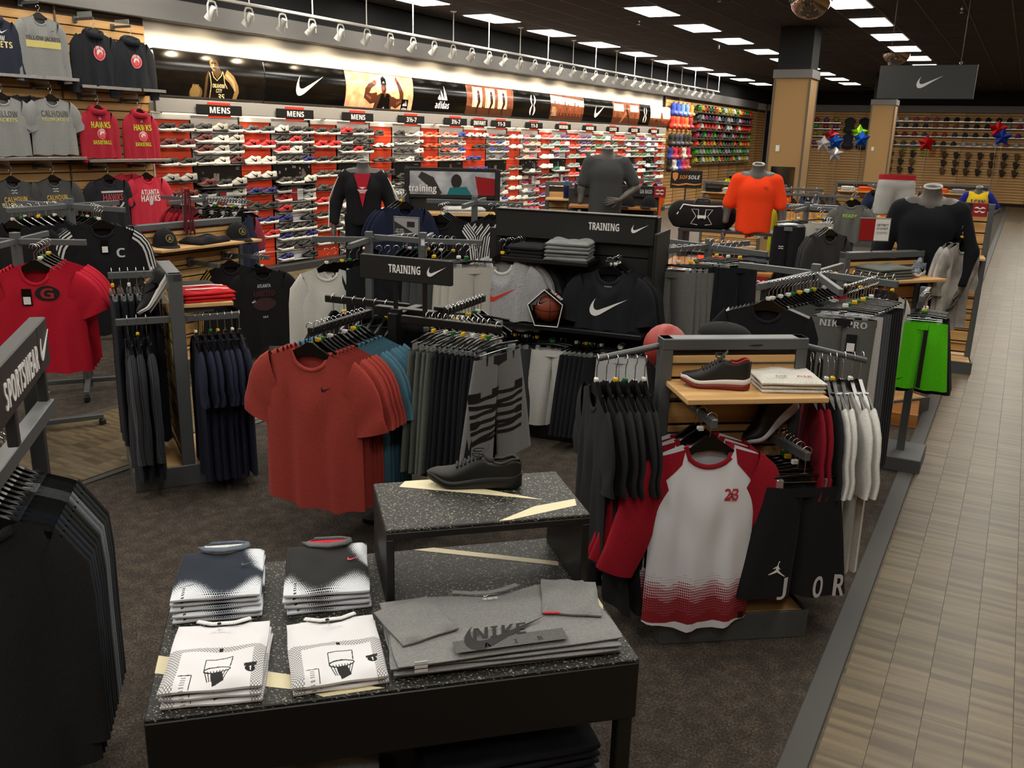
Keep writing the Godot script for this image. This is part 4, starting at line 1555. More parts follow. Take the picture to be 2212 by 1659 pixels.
# red and white store notice, w wide, centred, face at z = 0.004
func notice(o: Node3D, w: float, m: Material):
	part(o, "frame", bx(Vector3(0, 0, -0.004), Vector3(w * 1.07, w * 0.77, 0.008), 0.003), m)
	part(o, "red_half", bx(Vector3(-w * 0.25, 0, 0.001), Vector3(w * 0.5, w * 0.7, 0.004)), mat("notice_red", Color(0.55, 0.03, 0.05), 0.5))
	part(o, "white_half", bx(Vector3(w * 0.25, 0, 0.001), Vector3(w * 0.5, w * 0.7, 0.004)), M.tag_white)
	var l := B()
	var y := 0.16
	for s in [["CAN'T FIND IT?", 0.075, 0.4], ["LET US HELP!", 0.075, 0.38], ["Ask a store associate", 0.03, 0.36], ["and we will find it for you", 0.03, 0.4]]:
		l.merge(text_mb(s[0], w * s[1], w * s[2]), xf(w * 0.25, w * y, 0.004))
		y -= 0.115 if s[1] > 0.05 else 0.05
	part(o, "lettering", l, M.soft_black)

func bowed(w: float, h: float, bulge: float) -> MB:
	var rows := []
	for i in 13:
		var v := i / 12.0
		var row := PackedVector3Array()
		for j in 3: row.append(Vector3((j * 0.5 - 0.5) * w, h * (0.5 - v), bulge * sin(PI * (0.15 + v * 0.8))))
		rows.append(row)
	return B().grid(rows, false, false)

const SHOE_TONES := [
	[Color(0.05, 0.05, 0.05), Color(0.13, 0.13, 0.13), Color(0.6, 0.6, 0.58), Color(0.78, 0.77, 0.74), Color(0.06, 0.06, 0.065), Color(0.3, 0.04, 0.05)],
	[Color(0.09, 0.09, 0.09), Color(0.16, 0.16, 0.16), Color(0.72, 0.72, 0.7), Color(0.05, 0.05, 0.05), Color(0.03, 0.06, 0.35), Color(0.6, 0.03, 0.05)],
	[Color(0.04, 0.04, 0.04), Color(0.82, 0.82, 0.8), Color(0.65, 0.03, 0.07), Color(0.1, 0.1, 0.1), Color(0.2, 0.2, 0.2)],
	[Color(0.2, 0.2, 0.19), Color(0.8, 0.8, 0.78), Color(0.1, 0.1, 0.1), Color(0.4, 0.4, 0.38)],
	[Color(0.75, 0.25, 0.12), Color(0.8, 0.45, 0.4), Color(0.1, 0.2, 0.6), Color(0.5, 0.45, 0.42), Color(0.8, 0.3, 0.1)],
	[Color(0.6, 0.05, 0.1), Color(0.06, 0.06, 0.06), Color(0.8, 0.8, 0.8), Color(0.08, 0.15, 0.5), Color(0.1, 0.1, 0.1)],
	[Color(0.7, 0.15, 0.3), Color(0.85, 0.84, 0.82), Color(0.1, 0.1, 0.1), Color(0.8, 0.3, 0.4), Color(0.85, 0.6, 0.5)],
	[Color(0.1, 0.35, 0.25), Color(0.3, 0.15, 0.4), Color(0.85, 0.85, 0.85), Color(0.08, 0.08, 0.08), Color(0.8, 0.25, 0.25), Color(0.45, 0.55, 0.55)],
]
func tone_name(c: Color) -> String:
	if c.s < 0.25 or c.v < 0.12: return "black" if c.v < 0.11 else ("dark grey" if c.v < 0.3 else ("grey" if c.v < 0.68 else "white"))
	var h := c.h * 360.0
	if h < 14 or h > 345: return "red" if c.v > 0.4 else "dark red"
	if h < 40: return "orange" if c.s > 0.55 else "tan"
	if h < 70: return "yellow"
	if h < 165: return "green"
	if h < 200: return "teal"
	if h < 255: return "blue" if c.v > 0.3 else "navy"
	return "purple" if h < 300 else "pink"

func build_shoe_wall():
	var pz := [-7.97, -8.59, -9.45, -10.07, -10.91, -11.54, -12.38, -13.01, -13.88, -14.46, -15.32, -16.2, -17.05, -17.66, -18.5, -19.13, -19.95, -20.57, -21.48, -22.09, -22.88, -23.55, -24.43, -25.07, -25.97, -26.6]
	struct("wall_left_header", bx(Vector3(WX + 0.1, 2.36, -17.3), Vector3(0.05, 0.17, 18.6), 0.004), mat("header_grey", Color(0.52, 0.52, 0.53), 0.5))
	struct("baseboard_left", bx(Vector3(WX + 0.13, 0.06, -17.3), Vector3(0.26, 0.12, 18.6), 0.004), M.dark_grey_metal)
	# white strip lights hidden under the header
	for k in 6:
		var z := -9.6 - k * 3.1
		var o := thing("strip_light", "slim white strip light under the shoe wall header, %s from the near end" % nth(k), "strip light", xf(WX + 0.1, 2.262, z), "strip lights under the header")
		part(o, "housing", bx(Vector3(0, 0.006, 0), Vector3(0.04, 0.012, 3.0)), M.white_metal)
		part(o, "tube", bx(Vector3(0, -0.006, 0), Vector3(0.03, 0.012, 2.96)), M.spot_glow)
		var l := AreaLight3D.new()
		l.name = "strip_glow"
		l.area_size = Vector2(2.96, 0.03)
		l.light_color = Color(1, 0.95, 0.85)
		l.light_energy = 0.55
		l.area_range = 20.0
		l.shadow_enabled = true
		o.add_child(l, true)
		l.transform = Transform3D(Basis.looking_at(Vector3(-0.15, -1, 0).normalized(), Vector3.RIGHT), Vector3(0, -0.02, 0)) * Transform3D(Basis(Vector3.BACK, PI * 0.5), Vector3.ZERO)
	var heading := ["MENS", "MENS", "MENS", "3½-7", "3½-7", "11-3", "11-3", "WOMENS", "WOMENS", "CLEATED", "CLEATED", "WOMENS"]
	var slat_w := {}
	var wy := [2.045, 1.9, 1.757, 1.612, 1.185, 1.05, 0.89, 0.745, 0.607, 0.472, 0.323, 0.165]
	var oy := [2.04, 1.836, 1.604, 1.391, 1.175, 0.965, 0.75, 0.54, 0.33]
	var rr := RandomNumberGenerator.new()
	rr.seed = 31
	var single := 0
	var far_x := []
	var far_c := []
	var wi := 0
	var oi := 0
	for k in pz.size() - 1:
		var z0: float = pz[k]
		var z1: float = pz[k + 1]
		var w := z0 - z1
		var zc := (z0 + z1) * 0.5
		var infant := k == 10
		var white := k % 2 == 1 and k < 10 or k % 2 == 1 and k > 10
		if infant: white = false
		var idx := wi if white else oi
		var pn := thing("slatwall_panel", "%s slatwall shoe panel, %s %s one from the near end" % ["white" if white else "orange", nth(idx), "white" if white else "orange"], "shoe panel", xf(WX, 0, zc))
		pn.set_meta("kind", "structure")
		pn.remove_meta("category")
		var key := "%.2f" % w
		if not slat_w.has(key): slat_w[key] = [bx(Vector3.ZERO, Vector3(0.018, 0.136, w - 0.004), 0.004).mesh(), bx(Vector3.ZERO, Vector3(0.1, 0.006, w - 0.05)).mesh()]
		part(pn, "backing", bx(Vector3(0.012, 1.15, 0), Vector3(0.012, 2.1, w)), M.dark_grey_metal if not white else M.grey_cornice)
		for s in 15: part(pn, "slat", slat_w[key][0], M.white_slat if white else M.orange_slat, xf(0.028, 0.17 + s * 0.141, 0))
		if not white: part(pn, "top_strip", bx(Vector3(0.05, 2.225, 0), Vector3(0.03, 0.075, w - 0.01)), M.white_wall)
		for e in [-0.5, 0.5]: part(pn, "upright", bx(Vector3(0.03, 1.15, e * w), Vector3(0.03, 2.2, 0.022)), M.white_metal)
		var ys := wy if white else oy
		var per := 3 if white or infant else 2
		for y in ys: part(pn, "shelf", slat_w[key][1], M.acrylic if not white else M.white_slat, xf(0.085, y - 0.004, 0))
		var word: String = heading[mini(wi, 11)] if white else "INFANT"
		if white or infant:
			var sg := thing("category_sign", "small black sign reading %s, %s along the shoe wall" % [word, nth(wi + (1 if wi > 4 and white else 0))], "sign", Transform3D(Basis(Vector3.UP, PI * 0.5), Vector3(WX + 0.15, 2.325, zc)))
			part(sg, "board", bx(Vector3.ZERO, Vector3(0.8 if white else 0.62, 0.135, 0.012), 0.004), mat("sign_black", Color(0.02, 0.02, 0.02), 0.35))
			part(sg, "orange_tab", bx(Vector3(0, 0.0, -0.008), Vector3(0.4, 0.2, 0.008), 0.003), mat("tab_orange", Color(0.75, 0.12, 0.03), 0.5))
			part(sg, "lettering", text_mb(word, 0.078, 0.36 if word == "MENS" else (0.46 if word.length() > 5 else 0.3)), M.white_print, xf(0, 0, 0.008))
		if white:
			var dm := "display_poster_%d" % (wi % 5)
			if not M.has(dm): print_mat(dm, display_poster(wi % 5), 0.3)
			var ps := thing("display_poster", "black display poster among the shoes of the %s white panel" % nth(wi), "poster", Transform3D(Basis(Vector3.UP, PI * 0.5), Vector3(WX + 0.05, 1.45, zc)))
			part(ps, "board", quad_mb(w - 0.02, 0.29), M[dm], xf(0, 0, 0.006))
			part(ps, "backing", bx(Vector3.ZERO, Vector3(w - 0.02, 0.29, 0.008)), M.soft_black)
			part(ps, "ledge", bx(Vector3(0, -0.15, 0.075), Vector3(w - 0.03, 0.012, 0.15), 0.003), M.dark_grey_metal)
			if wi < 8:
				var nt := thing("store_notice", "red and white store notice on the %s white shoe panel" % nth(wi), "notice", Transform3D(Basis(Vector3.UP, PI * 0.5), Vector3(WX + 0.13, 1.15, zc - (0.05 if wi == 0 else 0.0))), "red and white store notices")
				notice(nt, 0.24, M.soft_black)
				part(nt, "peg", bx(Vector3(0, 0.05, -0.05), Vector3(0.02, 0.02, 0.1)), M.dark_grey_metal)
		var pal: Array = SHOE_TONES[mini(wi if white else wi, 7)]
		var rows: Array = ys.duplicate()
		if white: rows.append(1.312)
		for r in rows.size():
			var pair := rr.randi() % pal.size()
			for c in per:
				if white and r in [4, 5] and c == 1 and wi < 8: continue
				if rr.randf() < 0.05: continue
				var ci := pair if not white else (rr.randi() % pal.size())
				var sx := zc + w * (0.5 - (c + 0.5) / per) * 0.98
				var b := Basis(Vector3.UP, deg_to_rad(-100 + rr.randf_range(-4, 4))).scaled(Vector3(1.06, 1.08, 1.0))
				var kid := wi > 2 and wi < 7
				if kid: b = b.scaled(Vector3.ONE * 0.8)
				var t := Transform3D(b, Vector3(WX + 0.1 + (0.02 if white and r == 12 else 0.0), rows[r], sx))
				var col: Color = pal[ci]
				if single < 296:
					single += 1
					var soles := [Color(0.85, 0.85, 0.83), Color(0.85, 0.85, 0.83), Color(0.06, 0.06, 0.06)]
					var so: Color = soles[(ci + r) % 3]
					if col.v < 0.09 and ci % 2 == 0: so = Color(0.85, 0.85, 0.83)
					var mk: Color = Color(0.85, 0.85, 0.85) if col.v < 0.62 else Color(0.05, 0.05, 0.05)
					var lab := "%s sneaker, %s in the %s row of the %s %s panel" % [tone_name(col), nth(c), nth(r) if r < 12 else "poster", nth(idx), "white" if white else "orange"]
					shoe({"upper": col, "sole": so, "mark": mk, "high": [1.0, 1.0, 1.12][ci % 3]}, lab, t, "sneakers on the shoe wall")
				else:
					far_x.append(t)
					far_c.append(col)
		if white: wi += 1
		else: oi += 1
	# the shoes of the far panels, too many to name one by one
	var fo := Node3D.new()
	fo.name = "sneakers"
	add_child(fo)
	tag(fo, "many small coloured sneakers on the far half of the shoe wall", "shoes")
	fo.set_meta("kind", "stuff")
	var pp := {"len": 0.29, "heel": 0.036, "toe": 0.022, "high": 1.0}
	var parts := [["uppers", shoe_upper(pp, 9, 8), true], ["soles", shoe_sole(pp, 8), false]]
	for q in parts:
		var mm := MultiMesh.new()
		mm.transform_format = MultiMesh.TRANSFORM_3D
		mm.use_colors = q[2]
		mm.mesh = q[1].mesh()
		mm.instance_count = far_x.size()
		for i in far_x.size():
			mm.set_instance_transform(i, far_x[i])
			if q[2]: mm.set_instance_color(i, far_c[i].srgb_to_linear())
		var mi := MultiMeshInstance3D.new()
		mi.name = q[0]
		mi.multimesh = mm
		var mt := mat("far_" + q[0], Color.WHITE if q[2] else Color(0.8, 0.8, 0.78), 0.6)
		mt.vertex_color_use_as_albedo = q[2]
		mi.material_override = mt
		mi.set_meta("kind", "stuff")
		fo.add_child(mi)
	# banners above
	var bz := [-8.03, -9.92, -11.7, -13.54, -15.31, -17.16, -18.9, -20.68, -22.48, -24.37, -25.22, -27.1]
	print_mat("banner_player", poster_player(), 0.14)
	print_mat("banner_flex", poster_flex(), 0.14)
	for k in 4: print_mat("banner_sepia_%d" % k, poster_sepia(k), 0.16)
	mat("banner_black", Color(0.022, 0.021, 0.02), 0.12)
	var what := [["banner_player", "dark banner with a basketball player holding a ball"], ["tick", "glossy black banner with a large white tick mark, the nearer one"], ["banner_flex", "peach banner with a man in a beanie raising both arms"], ["bars", "glossy black banner with three white bars over lettering"], ["banner_sepia_0", "sepia banner of people before three bright windows"], ["arcs", "glossy black banner with interlocking white arcs, the wider one"], ["banner_sepia_1", "sepia banner of a crowded hall with steps"], ["tick", "glossy black banner with a white tick mark, the farther one"], ["banner_sepia_2", "sepia banner of one figure sitting with spread legs"], ["arcs", "narrow black banner with interlocking white arcs"], ["banner_sepia_3", "pale sepia banner at the far end of the shoe wall"]]
	for k in what.size():
		var w: float = bz[k] - bz[k + 1]
		var o := thing("wall_banner", what[k][1] + " above the shoes", "banner", Transform3D(Basis(Vector3.UP, PI * 0.5), Vector3(WX + 0.06, 2.755, (bz[k] + bz[k + 1]) * 0.5)))
		var pic: bool = M.has(what[k][0])
		part(o, "sheet", bowed(w - 0.01, 0.57, 0.07), M[what[k][0]] if pic else M.banner_black)
		part(o, "batten", bx(Vector3(0, 0.27, 0.01), Vector3(w - 0.02, 0.02, 0.05)), M.soft_black)
		part(o, "batten", bx(Vector3(0, -0.28, 0.005), Vector3(w - 0.02, 0.02, 0.03)), M.soft_black)
		var f := func(_x, y): return 0.07 * sin(PI * (0.15 + (0.5 - y / 0.57) * 0.8))
		if what[k][0] == "tick": part(o, "tick", wrapped(fine(poly_mb(tick_pts(0.62)), 0.05), f, Vector2(0.05, -0.01), 0.003), M.white_print)
		elif what[k][0] == "arcs": part(o, "arcs", wrapped(fine(arcs_mb(0.42 if w > 1.2 else 0.4, 0.0, true), 0.05), f, Vector2(0, 0), 0.003), M.white_print)
		elif what[k][0] == "bars":
			part(o, "bars", wrapped(fine(bars_mb(0.34), 0.05), f, Vector2(0.06, 0.05), 0.003), M.white_print)
			part(o, "lettering", wrapped(fine(text_mb("adidas", 0.13, 0.46), 0.05), f, Vector2(0.06, -0.14), 0.003), M.white_print)

func quad_mb(w: float, h: float) -> MB:
	var m := MB.new()
	m.face([Vector3(-w / 2, -h / 2, 0), Vector3(w / 2, -h / 2, 0), Vector3(w / 2, h / 2, 0), Vector3(-w / 2, h / 2, 0)], Vector3.BACK, [Vector2(0, 1), Vector2(1, 1), Vector2(1, 0), Vector2(0, 0)])
	return m

func mark(mb: MB, x: float, y: float, m: Material, called := "print") -> Dictionary: return {"mb": mb, "at": Vector2(x, y), "mat": m, "name": called}
func inkm(c: Color) -> Material: return mat("inkl_%s" % c.to_html(false), c.linear_to_srgb(), 0.55)

# round badge: ring, disc and a curved beak shape
func badge(x: float, y: float, r: float) -> Array:
	var d := func(q): return poly_mb(oval(0, 0, q, q, 0, 28))
	var beak := []
	for i in 15:
		var a := lerpf(-0.4, 3.6, i / 14.0)
		beak.append(Vector2(cos(a), sin(a)) * r * 0.52)
	for i in 10:
		var a := lerpf(3.3, 0.4, i / 9.0)
		beak.append(Vector2(cos(a) * 0.3 + 0.05, sin(a) * 0.22 - 0.08) * r)
	var o := [{"mb": d.call(r), "at": Vector2(x, y), "mat": inkm(Color(0.6, 0.04, 0.06)), "name": "badge_ring", "off": 0.003}, {"mb": d.call(r * 0.93), "at": Vector2(x, y), "mat": inkm(Color(0.85, 0.82, 0.82)), "name": "badge_rim", "off": 0.0036}, {"mb": d.call(r * 0.89), "at": Vector2(x, y), "mat": inkm(Color(0.6, 0.04, 0.06)), "name": "badge_ring", "off": 0.0042}, {"mb": d.call(r * 0.6), "at": Vector2(x, y), "mat": inkm(Color(0.75, 0.1, 0.1)), "name": "badge_disc", "off": 0.0048}, {"mb": poly_mb(beak), "at": Vector2(x, y), "mat": M.white_print, "name": "badge_head", "off": 0.0054}]
	var word := B()
	var s := "ATLANTA HAWKS"
	for i in s.length():
		if s[i] == " ": continue
		var a := lerpf(2.45, 0.7, float(i) / (s.length() - 1))
		word.merge(text_mb(s[i], r * 0.2), Transform3D(Basis(Vector3.BACK, a - PI * 0.5), Vector3(cos(a), sin(a), 0) * r * 0.75))
	o.append({"mb": word, "at": Vector2(x, y), "mat": M.white_print, "name": "badge_lettering", "off": 0.0056})
	return o

func shelf_unit(label: String, z0: float, z1: float, y: float, depth: float):
	var o := thing("wall_shelf", label, "shelf", xf(WX, y, (z0 + z1) * 0.5), "grey shelves on the wooden slatwall")
	var w := absf(z1 - z0)
	part(o, "board", bx(Vector3(depth * 0.5 + 0.03, -0.012, 0), Vector3(depth, 0.02, w - 0.01), 0.003), M.grey_metal)
	part(o, "front_channel", bx(Vector3(depth + 0.034, -0.014, 0), Vector3(0.008, 0.034, w - 0.01), 0.002), M.silver)
	for s in [-0.5, 0.5]: part(o, "bracket", bx(Vector3(depth * 0.4 + 0.03, -0.045, s * (w - 0.06)), Vector3(depth * 0.75, 0.045, 0.008)), M.grey_metal)

func slat_panels(z0: float, n: int, w: float, y0: float, y1: float, where: String, pitch := 0.102):
	var sm := bx(Vector3.ZERO, Vector3(0.02, pitch - 0.012, w - 0.008), 0.003).mesh()
	for k in n:
		var z := z0 - (k + 0.5) * w
		var pn := thing("slatwall_panel", "maple slatwall panel, %s %s" % [nth(k), where], "panel", xf(WX, 0, z))
		pn.set_meta("kind", "structure")
		pn.remove_meta("category")
		part(pn, "backing", bx(Vector3(0.008, (y0 + y1) * 0.5, 0), Vector3(0.012, y1 - y0, w)), mat("groove_brown", Color(0.2, 0.14, 0.08), 0.8))
		var c := int((y1 - y0) / pitch)
		for s in c: part(pn, "slat", sm, M.maple_slat, xf(0.024, y0 + (s + 0.5) * pitch, 0))
		part(pn, "upright", bx(Vector3(0.03, (y0 + y1) * 0.5, w * 0.5), Vector3(0.03, y1 - y0, 0.02)), M.tan_trim)

func faceout(x: Transform3D, label: String, l := 0.3):
	var o := thing("faceout_arm", label, "rack arm", x, "acrylic label arms on the slatwall")
	part(o, "bracket", bx(Vector3(0, 0, 0.01), Vector3(0.05, 0.07, 0.02), 0.003), M.grey_metal)
	part(o, "bar", bx(Vector3(0, 0, l * 0.5), Vector3(0.012, 0.03, l), 0.003), M.grey_metal)
	part(o, "label_holder", bx(Vector3(0.012, 0.05, l * 0.5), Vector3(0.004, 0.06, l * 0.75)), M.acrylic)

func build_slat_wall():
	slat_panels(-3.19, 4, 1.2, 0.12, 3.37, "from the near end of the side wall")
	struct("baseboard_side", bx(Vector3(WX + 0.05, 0.06, -3.5), Vector3(0.1, 0.12, 9.0)), M.dark_grey_metal)
	shelf_unit("upper grey shelf under the navy and grey shirts on the slatwall", -5.58, -6.77, 2.585, 0.36)
	shelf_unit("upper grey shelf under the two black hoodies", -6.79, -7.95, 2.525, 0.36)
	shelf_unit("lower grey shelf under the two grey t-shirts on the slatwall", -5.58, -6.77, 1.735, 0.36)
	shelf_unit("lower grey shelf under the two red hooded shirts", -6.79, -7.95, 1.705, 0.36)
	var black := Color(0.022, 0.024, 0.03)
	var grey := Color(0.36, 0.37, 0.37)
	var coal := Color(0.075, 0.078, 0.082)
	var red := Color(0.52, 0.03, 0.055)
	var yel := Color(0.62, 0.55, 0.18)
	var ls := {"sl": 0.56, "sa": 7.0, "sr": 0.1, "cr": 0.05}
	var w := func(y, z): return Transform3D(Basis(Vector3.UP, PI * 0.5), Vector3(WX + 0.34, y, z))
	var defs := [
		[{"kind": "top", "name": "hoodie", "cat": "hoodie", "color": Color(0.03, 0.035, 0.055), "hood": true, "p": {"l": 0.56, "sl": 0.5, "sa": 8.0, "sr": 0.11, "cr": 0.06, "w": 0.29}, "marks": [mark(poly_mb(tick_pts(0.09)), 0.1, -0.13, M.white_print), mark(text_mb("YELLOW", 0.05, 0.2), 0.0, -0.2, M.white_print), mark(text_mb("JACKETS", 0.08, 0.34), 0.0, -0.27, inkm(Color(0.8, 0.72, 0.35)))]}, 3.13, -5.86, "navy hoodie with JACKETS lettering on the upper slatwall row"],
		[{"kind": "top", "name": "long_sleeve_shirt", "cat": "shirt", "color": grey, "heather": true, "p": {"l": 0.62, "sl": 0.56, "sa": 6.0, "sr": 0.1, "cr": 0.05}, "marks": [mark(poly_mb([Vector2(-0.2, 0.035), Vector2(0.2, 0.035), Vector2(0.2, -0.035), Vector2(-0.2, -0.035)]), 0, -0.28, inkm(yel)), mark(text_mb("YELLOW JACKETS", 0.055, 0.4), 0.0, -0.225, inkm(Color(0.05, 0.05, 0.05))), mark(poly_mb(tick_pts(0.05)), 0.13, -0.13, inkm(Color(0.03, 0.03, 0.03)))]}, 3.19, -6.39, "grey long-sleeved shirt with a pale yellow band on the upper slatwall row"],
		[{"kind": "top", "name": "hoodie", "cat": "hoodie", "color": black, "hood": true, "p": {"l": 0.58, "sl": 0.55, "sa": 6.0, "sr": 0.11, "cr": 0.06, "w": 0.25}, "marks": badge(0.02, -0.22, 0.082)}, 3.1, -7.04, "black hoodie with a round red badge, the left one of two"],
		[{"kind": "top", "name": "hoodie", "cat": "hoodie", "color": Color(0.023, 0.024, 0.03), "hood": true, "p": {"l": 0.57, "sl": 0.56, "sa": 7.0, "sr": 0.11, "cr": 0.06, "w": 0.25, "seed": 2.0}, "marks": badge(0.02, -0.24, 0.08)}, 3.07, -7.53, "black hoodie with a round red badge, next to the black player banner"],
		[{"kind": "top", "color": grey, "heather": true, "p": {"l": 0.6}, "marks": [mark(text_mb("YELLOW", 0.06, 0.26), 0, -0.17, inkm(Color(0.1, 0.1, 0.09))), mark(text_mb("JACKETS", 0.05, 0.24), 0, -0.235, inkm(yel))]}, 2.35, -5.87, "grey t-shirt with speckled lettering, leftmost on the middle slatwall row"],
		[{"kind": "top", "color": grey, "heather": true, "p": {"l": 0.6, "seed": 3.0}, "marks": [mark(text_mb("CALHOUN", 0.065, 0.32), 0, -0.16, inkm(Color(0.1, 0.1, 0.08))), mark(text_mb("YELLOW JACKETS", 0.045, 0.32), 0, -0.225, inkm(yel)), mark(poly_mb(tick_pts(0.05)), 0.12, -0.1, M.silver_print)]}, 2.36, -6.43, "grey t-shirt with CALHOUN lettering beside the red hooded shirts"],
		[{"kind": "top", "name": "hooded_shirt", "cat": "shirt", "color": red, "heather": true, "hood": true, "p": {"l": 0.55, "sl": 0.5, "sa": 4.0, "sr": 0.09, "cr": 0.05, "w": 0.2, "sw": 0.17, "nw": 0.07, "t": 0.035}, "marks": [mark(text_mb("HAWKS", 0.07, 0.25), 0, -0.175, inkm(Color(0.55, 0.62, 0.02))), mark(text_mb("BASKETBALL", 0.045, 0.23), 0, -0.37, inkm(Color(0.55, 0.62, 0.02))), mark(bars_mb(0.05), 0.0, -0.1, M.silver_print)] + badge(0.0, -0.275, 0.062)}, 2.27, -7.0, "red hooded shirt with yellow HAWKS lettering, the left one of two"],
		[{"kind": "top", "name": "hooded_shirt", "cat": "shirt", "color": Color(0.521, 0.03, 0.055), "heather": true, "hood": true, "p": {"l": 0.55, "sl": 0.5, "sa": 4.0, "sr": 0.09, "cr": 0.05, "w": 0.2, "sw": 0.17, "nw": 0.07, "t": 0.035, "seed": 4.0}, "marks": [mark(text_mb("HAWKS", 0.07, 0.25), 0, -0.175, inkm(Color(0.55, 0.62, 0.02))), mark(text_mb("BASKETBALL", 0.045, 0.23), 0, -0.37, inkm(Color(0.55, 0.62, 0.02))), mark(bars_mb(0.05), 0.0, -0.1, M.silver_print)] + badge(0.0, -0.275, 0.062)}, 2.25, -7.57, "red hooded shirt with yellow HAWKS lettering, nearest the orange shoe panel"],
		[{"kind": "top", "color": coal, "heather": true, "p": {"l": 0.7}, "marks": [mark(arcs_mb(0.07), 0, -0.12, M.silver_print), mark(text_mb("CALHOUN", 0.055, 0.25), 0, -0.2, inkm(Color(0.6, 0.38, 0.06))), mark(text_mb("YELLOW JACKETS", 0.06, 0.32), 0, -0.265, inkm(Color(0.75, 0.7, 0.5)))]}, 1.5, -5.87, "charcoal t-shirt with gold CALHOUN lettering, leftmost on the lowest slatwall row"],
		[{"kind": "top", "color": coal, "heather": true, "p": {"l": 0.7, "seed": 3.0}, "marks": [mark(arcs_mb(0.07), 0, -0.12, M.silver_print), mark(text_mb("CALHOUN", 0.055, 0.25), 0, -0.2, inkm(Color(0.6, 0.38, 0.06))), mark(text_mb("YELLOW JACKETS", 0.06, 0.32), 0, -0.265, inkm(Color(0.75, 0.7, 0.5)))]}, 1.5, -6.35, "charcoal t-shirt with gold CALHOUN lettering beside the black HAWKS t-shirt"],
		[{"kind": "top", "color": Color(0.018, 0.018, 0.022), "p": {"l": 0.74}, "marks": [mark(text_mb("HAWKS", 0.08, 0.27), 0.02, -0.22, inkm(Color(0.4, 0.05, 0.06))), mark(poly_mb([Vector2(-0.15, 0.01), Vector2(0.15, 0.01), Vector2(0.15, -0.012), Vector2(-0.15, -0.012)]), 0.02, -0.155, M.silver_print), mark(poly_mb(limb([Vector2(-0.14, 0.0), Vector2(-0.08, -0.065), Vector2(0, -0.085), Vector2(0.08, -0.065), Vector2(0.14, 0.0)], [0.012, 0.012, 0.012, 0.012, 0.012])), 0.02, -0.285, M.silver_print)] + badge(0.02, -0.31, 0.035)}, 1.49, -7.05, "black t-shirt with HAWKS over a basketball net print"],
		[{"kind": "top", "color": red, "p": {"l": 0.74, "seed": 2.0}, "marks": [mark(text_mb("ATLANTA", 0.062, 0.26), 0, -0.19, M.white_print), mark(text_mb("HAWKS", 0.075, 0.27), 0, -0.265, M.white_print), mark(poly_mb(oval(0, 0, 0.03, 0.03)), 0, -0.32, M.silver_print)]}, 1.5, -7.6, "red t-shirt with white ATLANTA HAWKS lettering beside the shoe wall"],
	]
	for i in defs.size():
		var q: Array = defs[i]
		var x: Transform3D = w.call(q[1], q[2])
		garment(q[0], q[3], x, "shirts on the wooden slatwall")
		hanger("black hanger of the " + " ".join(q[3].split(" ").slice(0, 10)), x, 0.1)
	for i in 2:
		var g: Array = [[Color(0.045, 0.047, 0.05), 2.38, -6.2, "dark t-shirt hanging behind the grey CALHOUN t-shirt"], [red, 1.53, -7.42, "second red t-shirt hanging behind the ATLANTA HAWKS one"]][i]
		var x: Transform3D = w.call(g[1], g[2])
		x.origin.x -= 0.12
		garment({"kind": "top", "color": g[0], "p": {"l": 0.62 if i == 0 else 0.74}}, g[3], x)
	var arms := [[3.34, -6.39], [3.25, -7.04], [3.22, -7.53], [2.49, -6.43], [2.41, -7.0], [2.39, -7.57], [1.63, -5.87], [1.63, -6.35], [1.61, -7.05], [1.62, -7.6], [3.27, -5.86], [2.47, -5.87]]
	for i in arms.size():
		faceout(Transform3D(Basis(Vector3.UP, PI * 0.5), Vector3(WX + 0.035, arms[i][0], arms[i][1])), "grey faceout arm with clear label holder above the " + " ".join(defs[[1, 2, 3, 5, 6, 7, 8, 9, 10, 11, 0, 4][i]][3].split(" ").slice(0, 7)), 0.33)

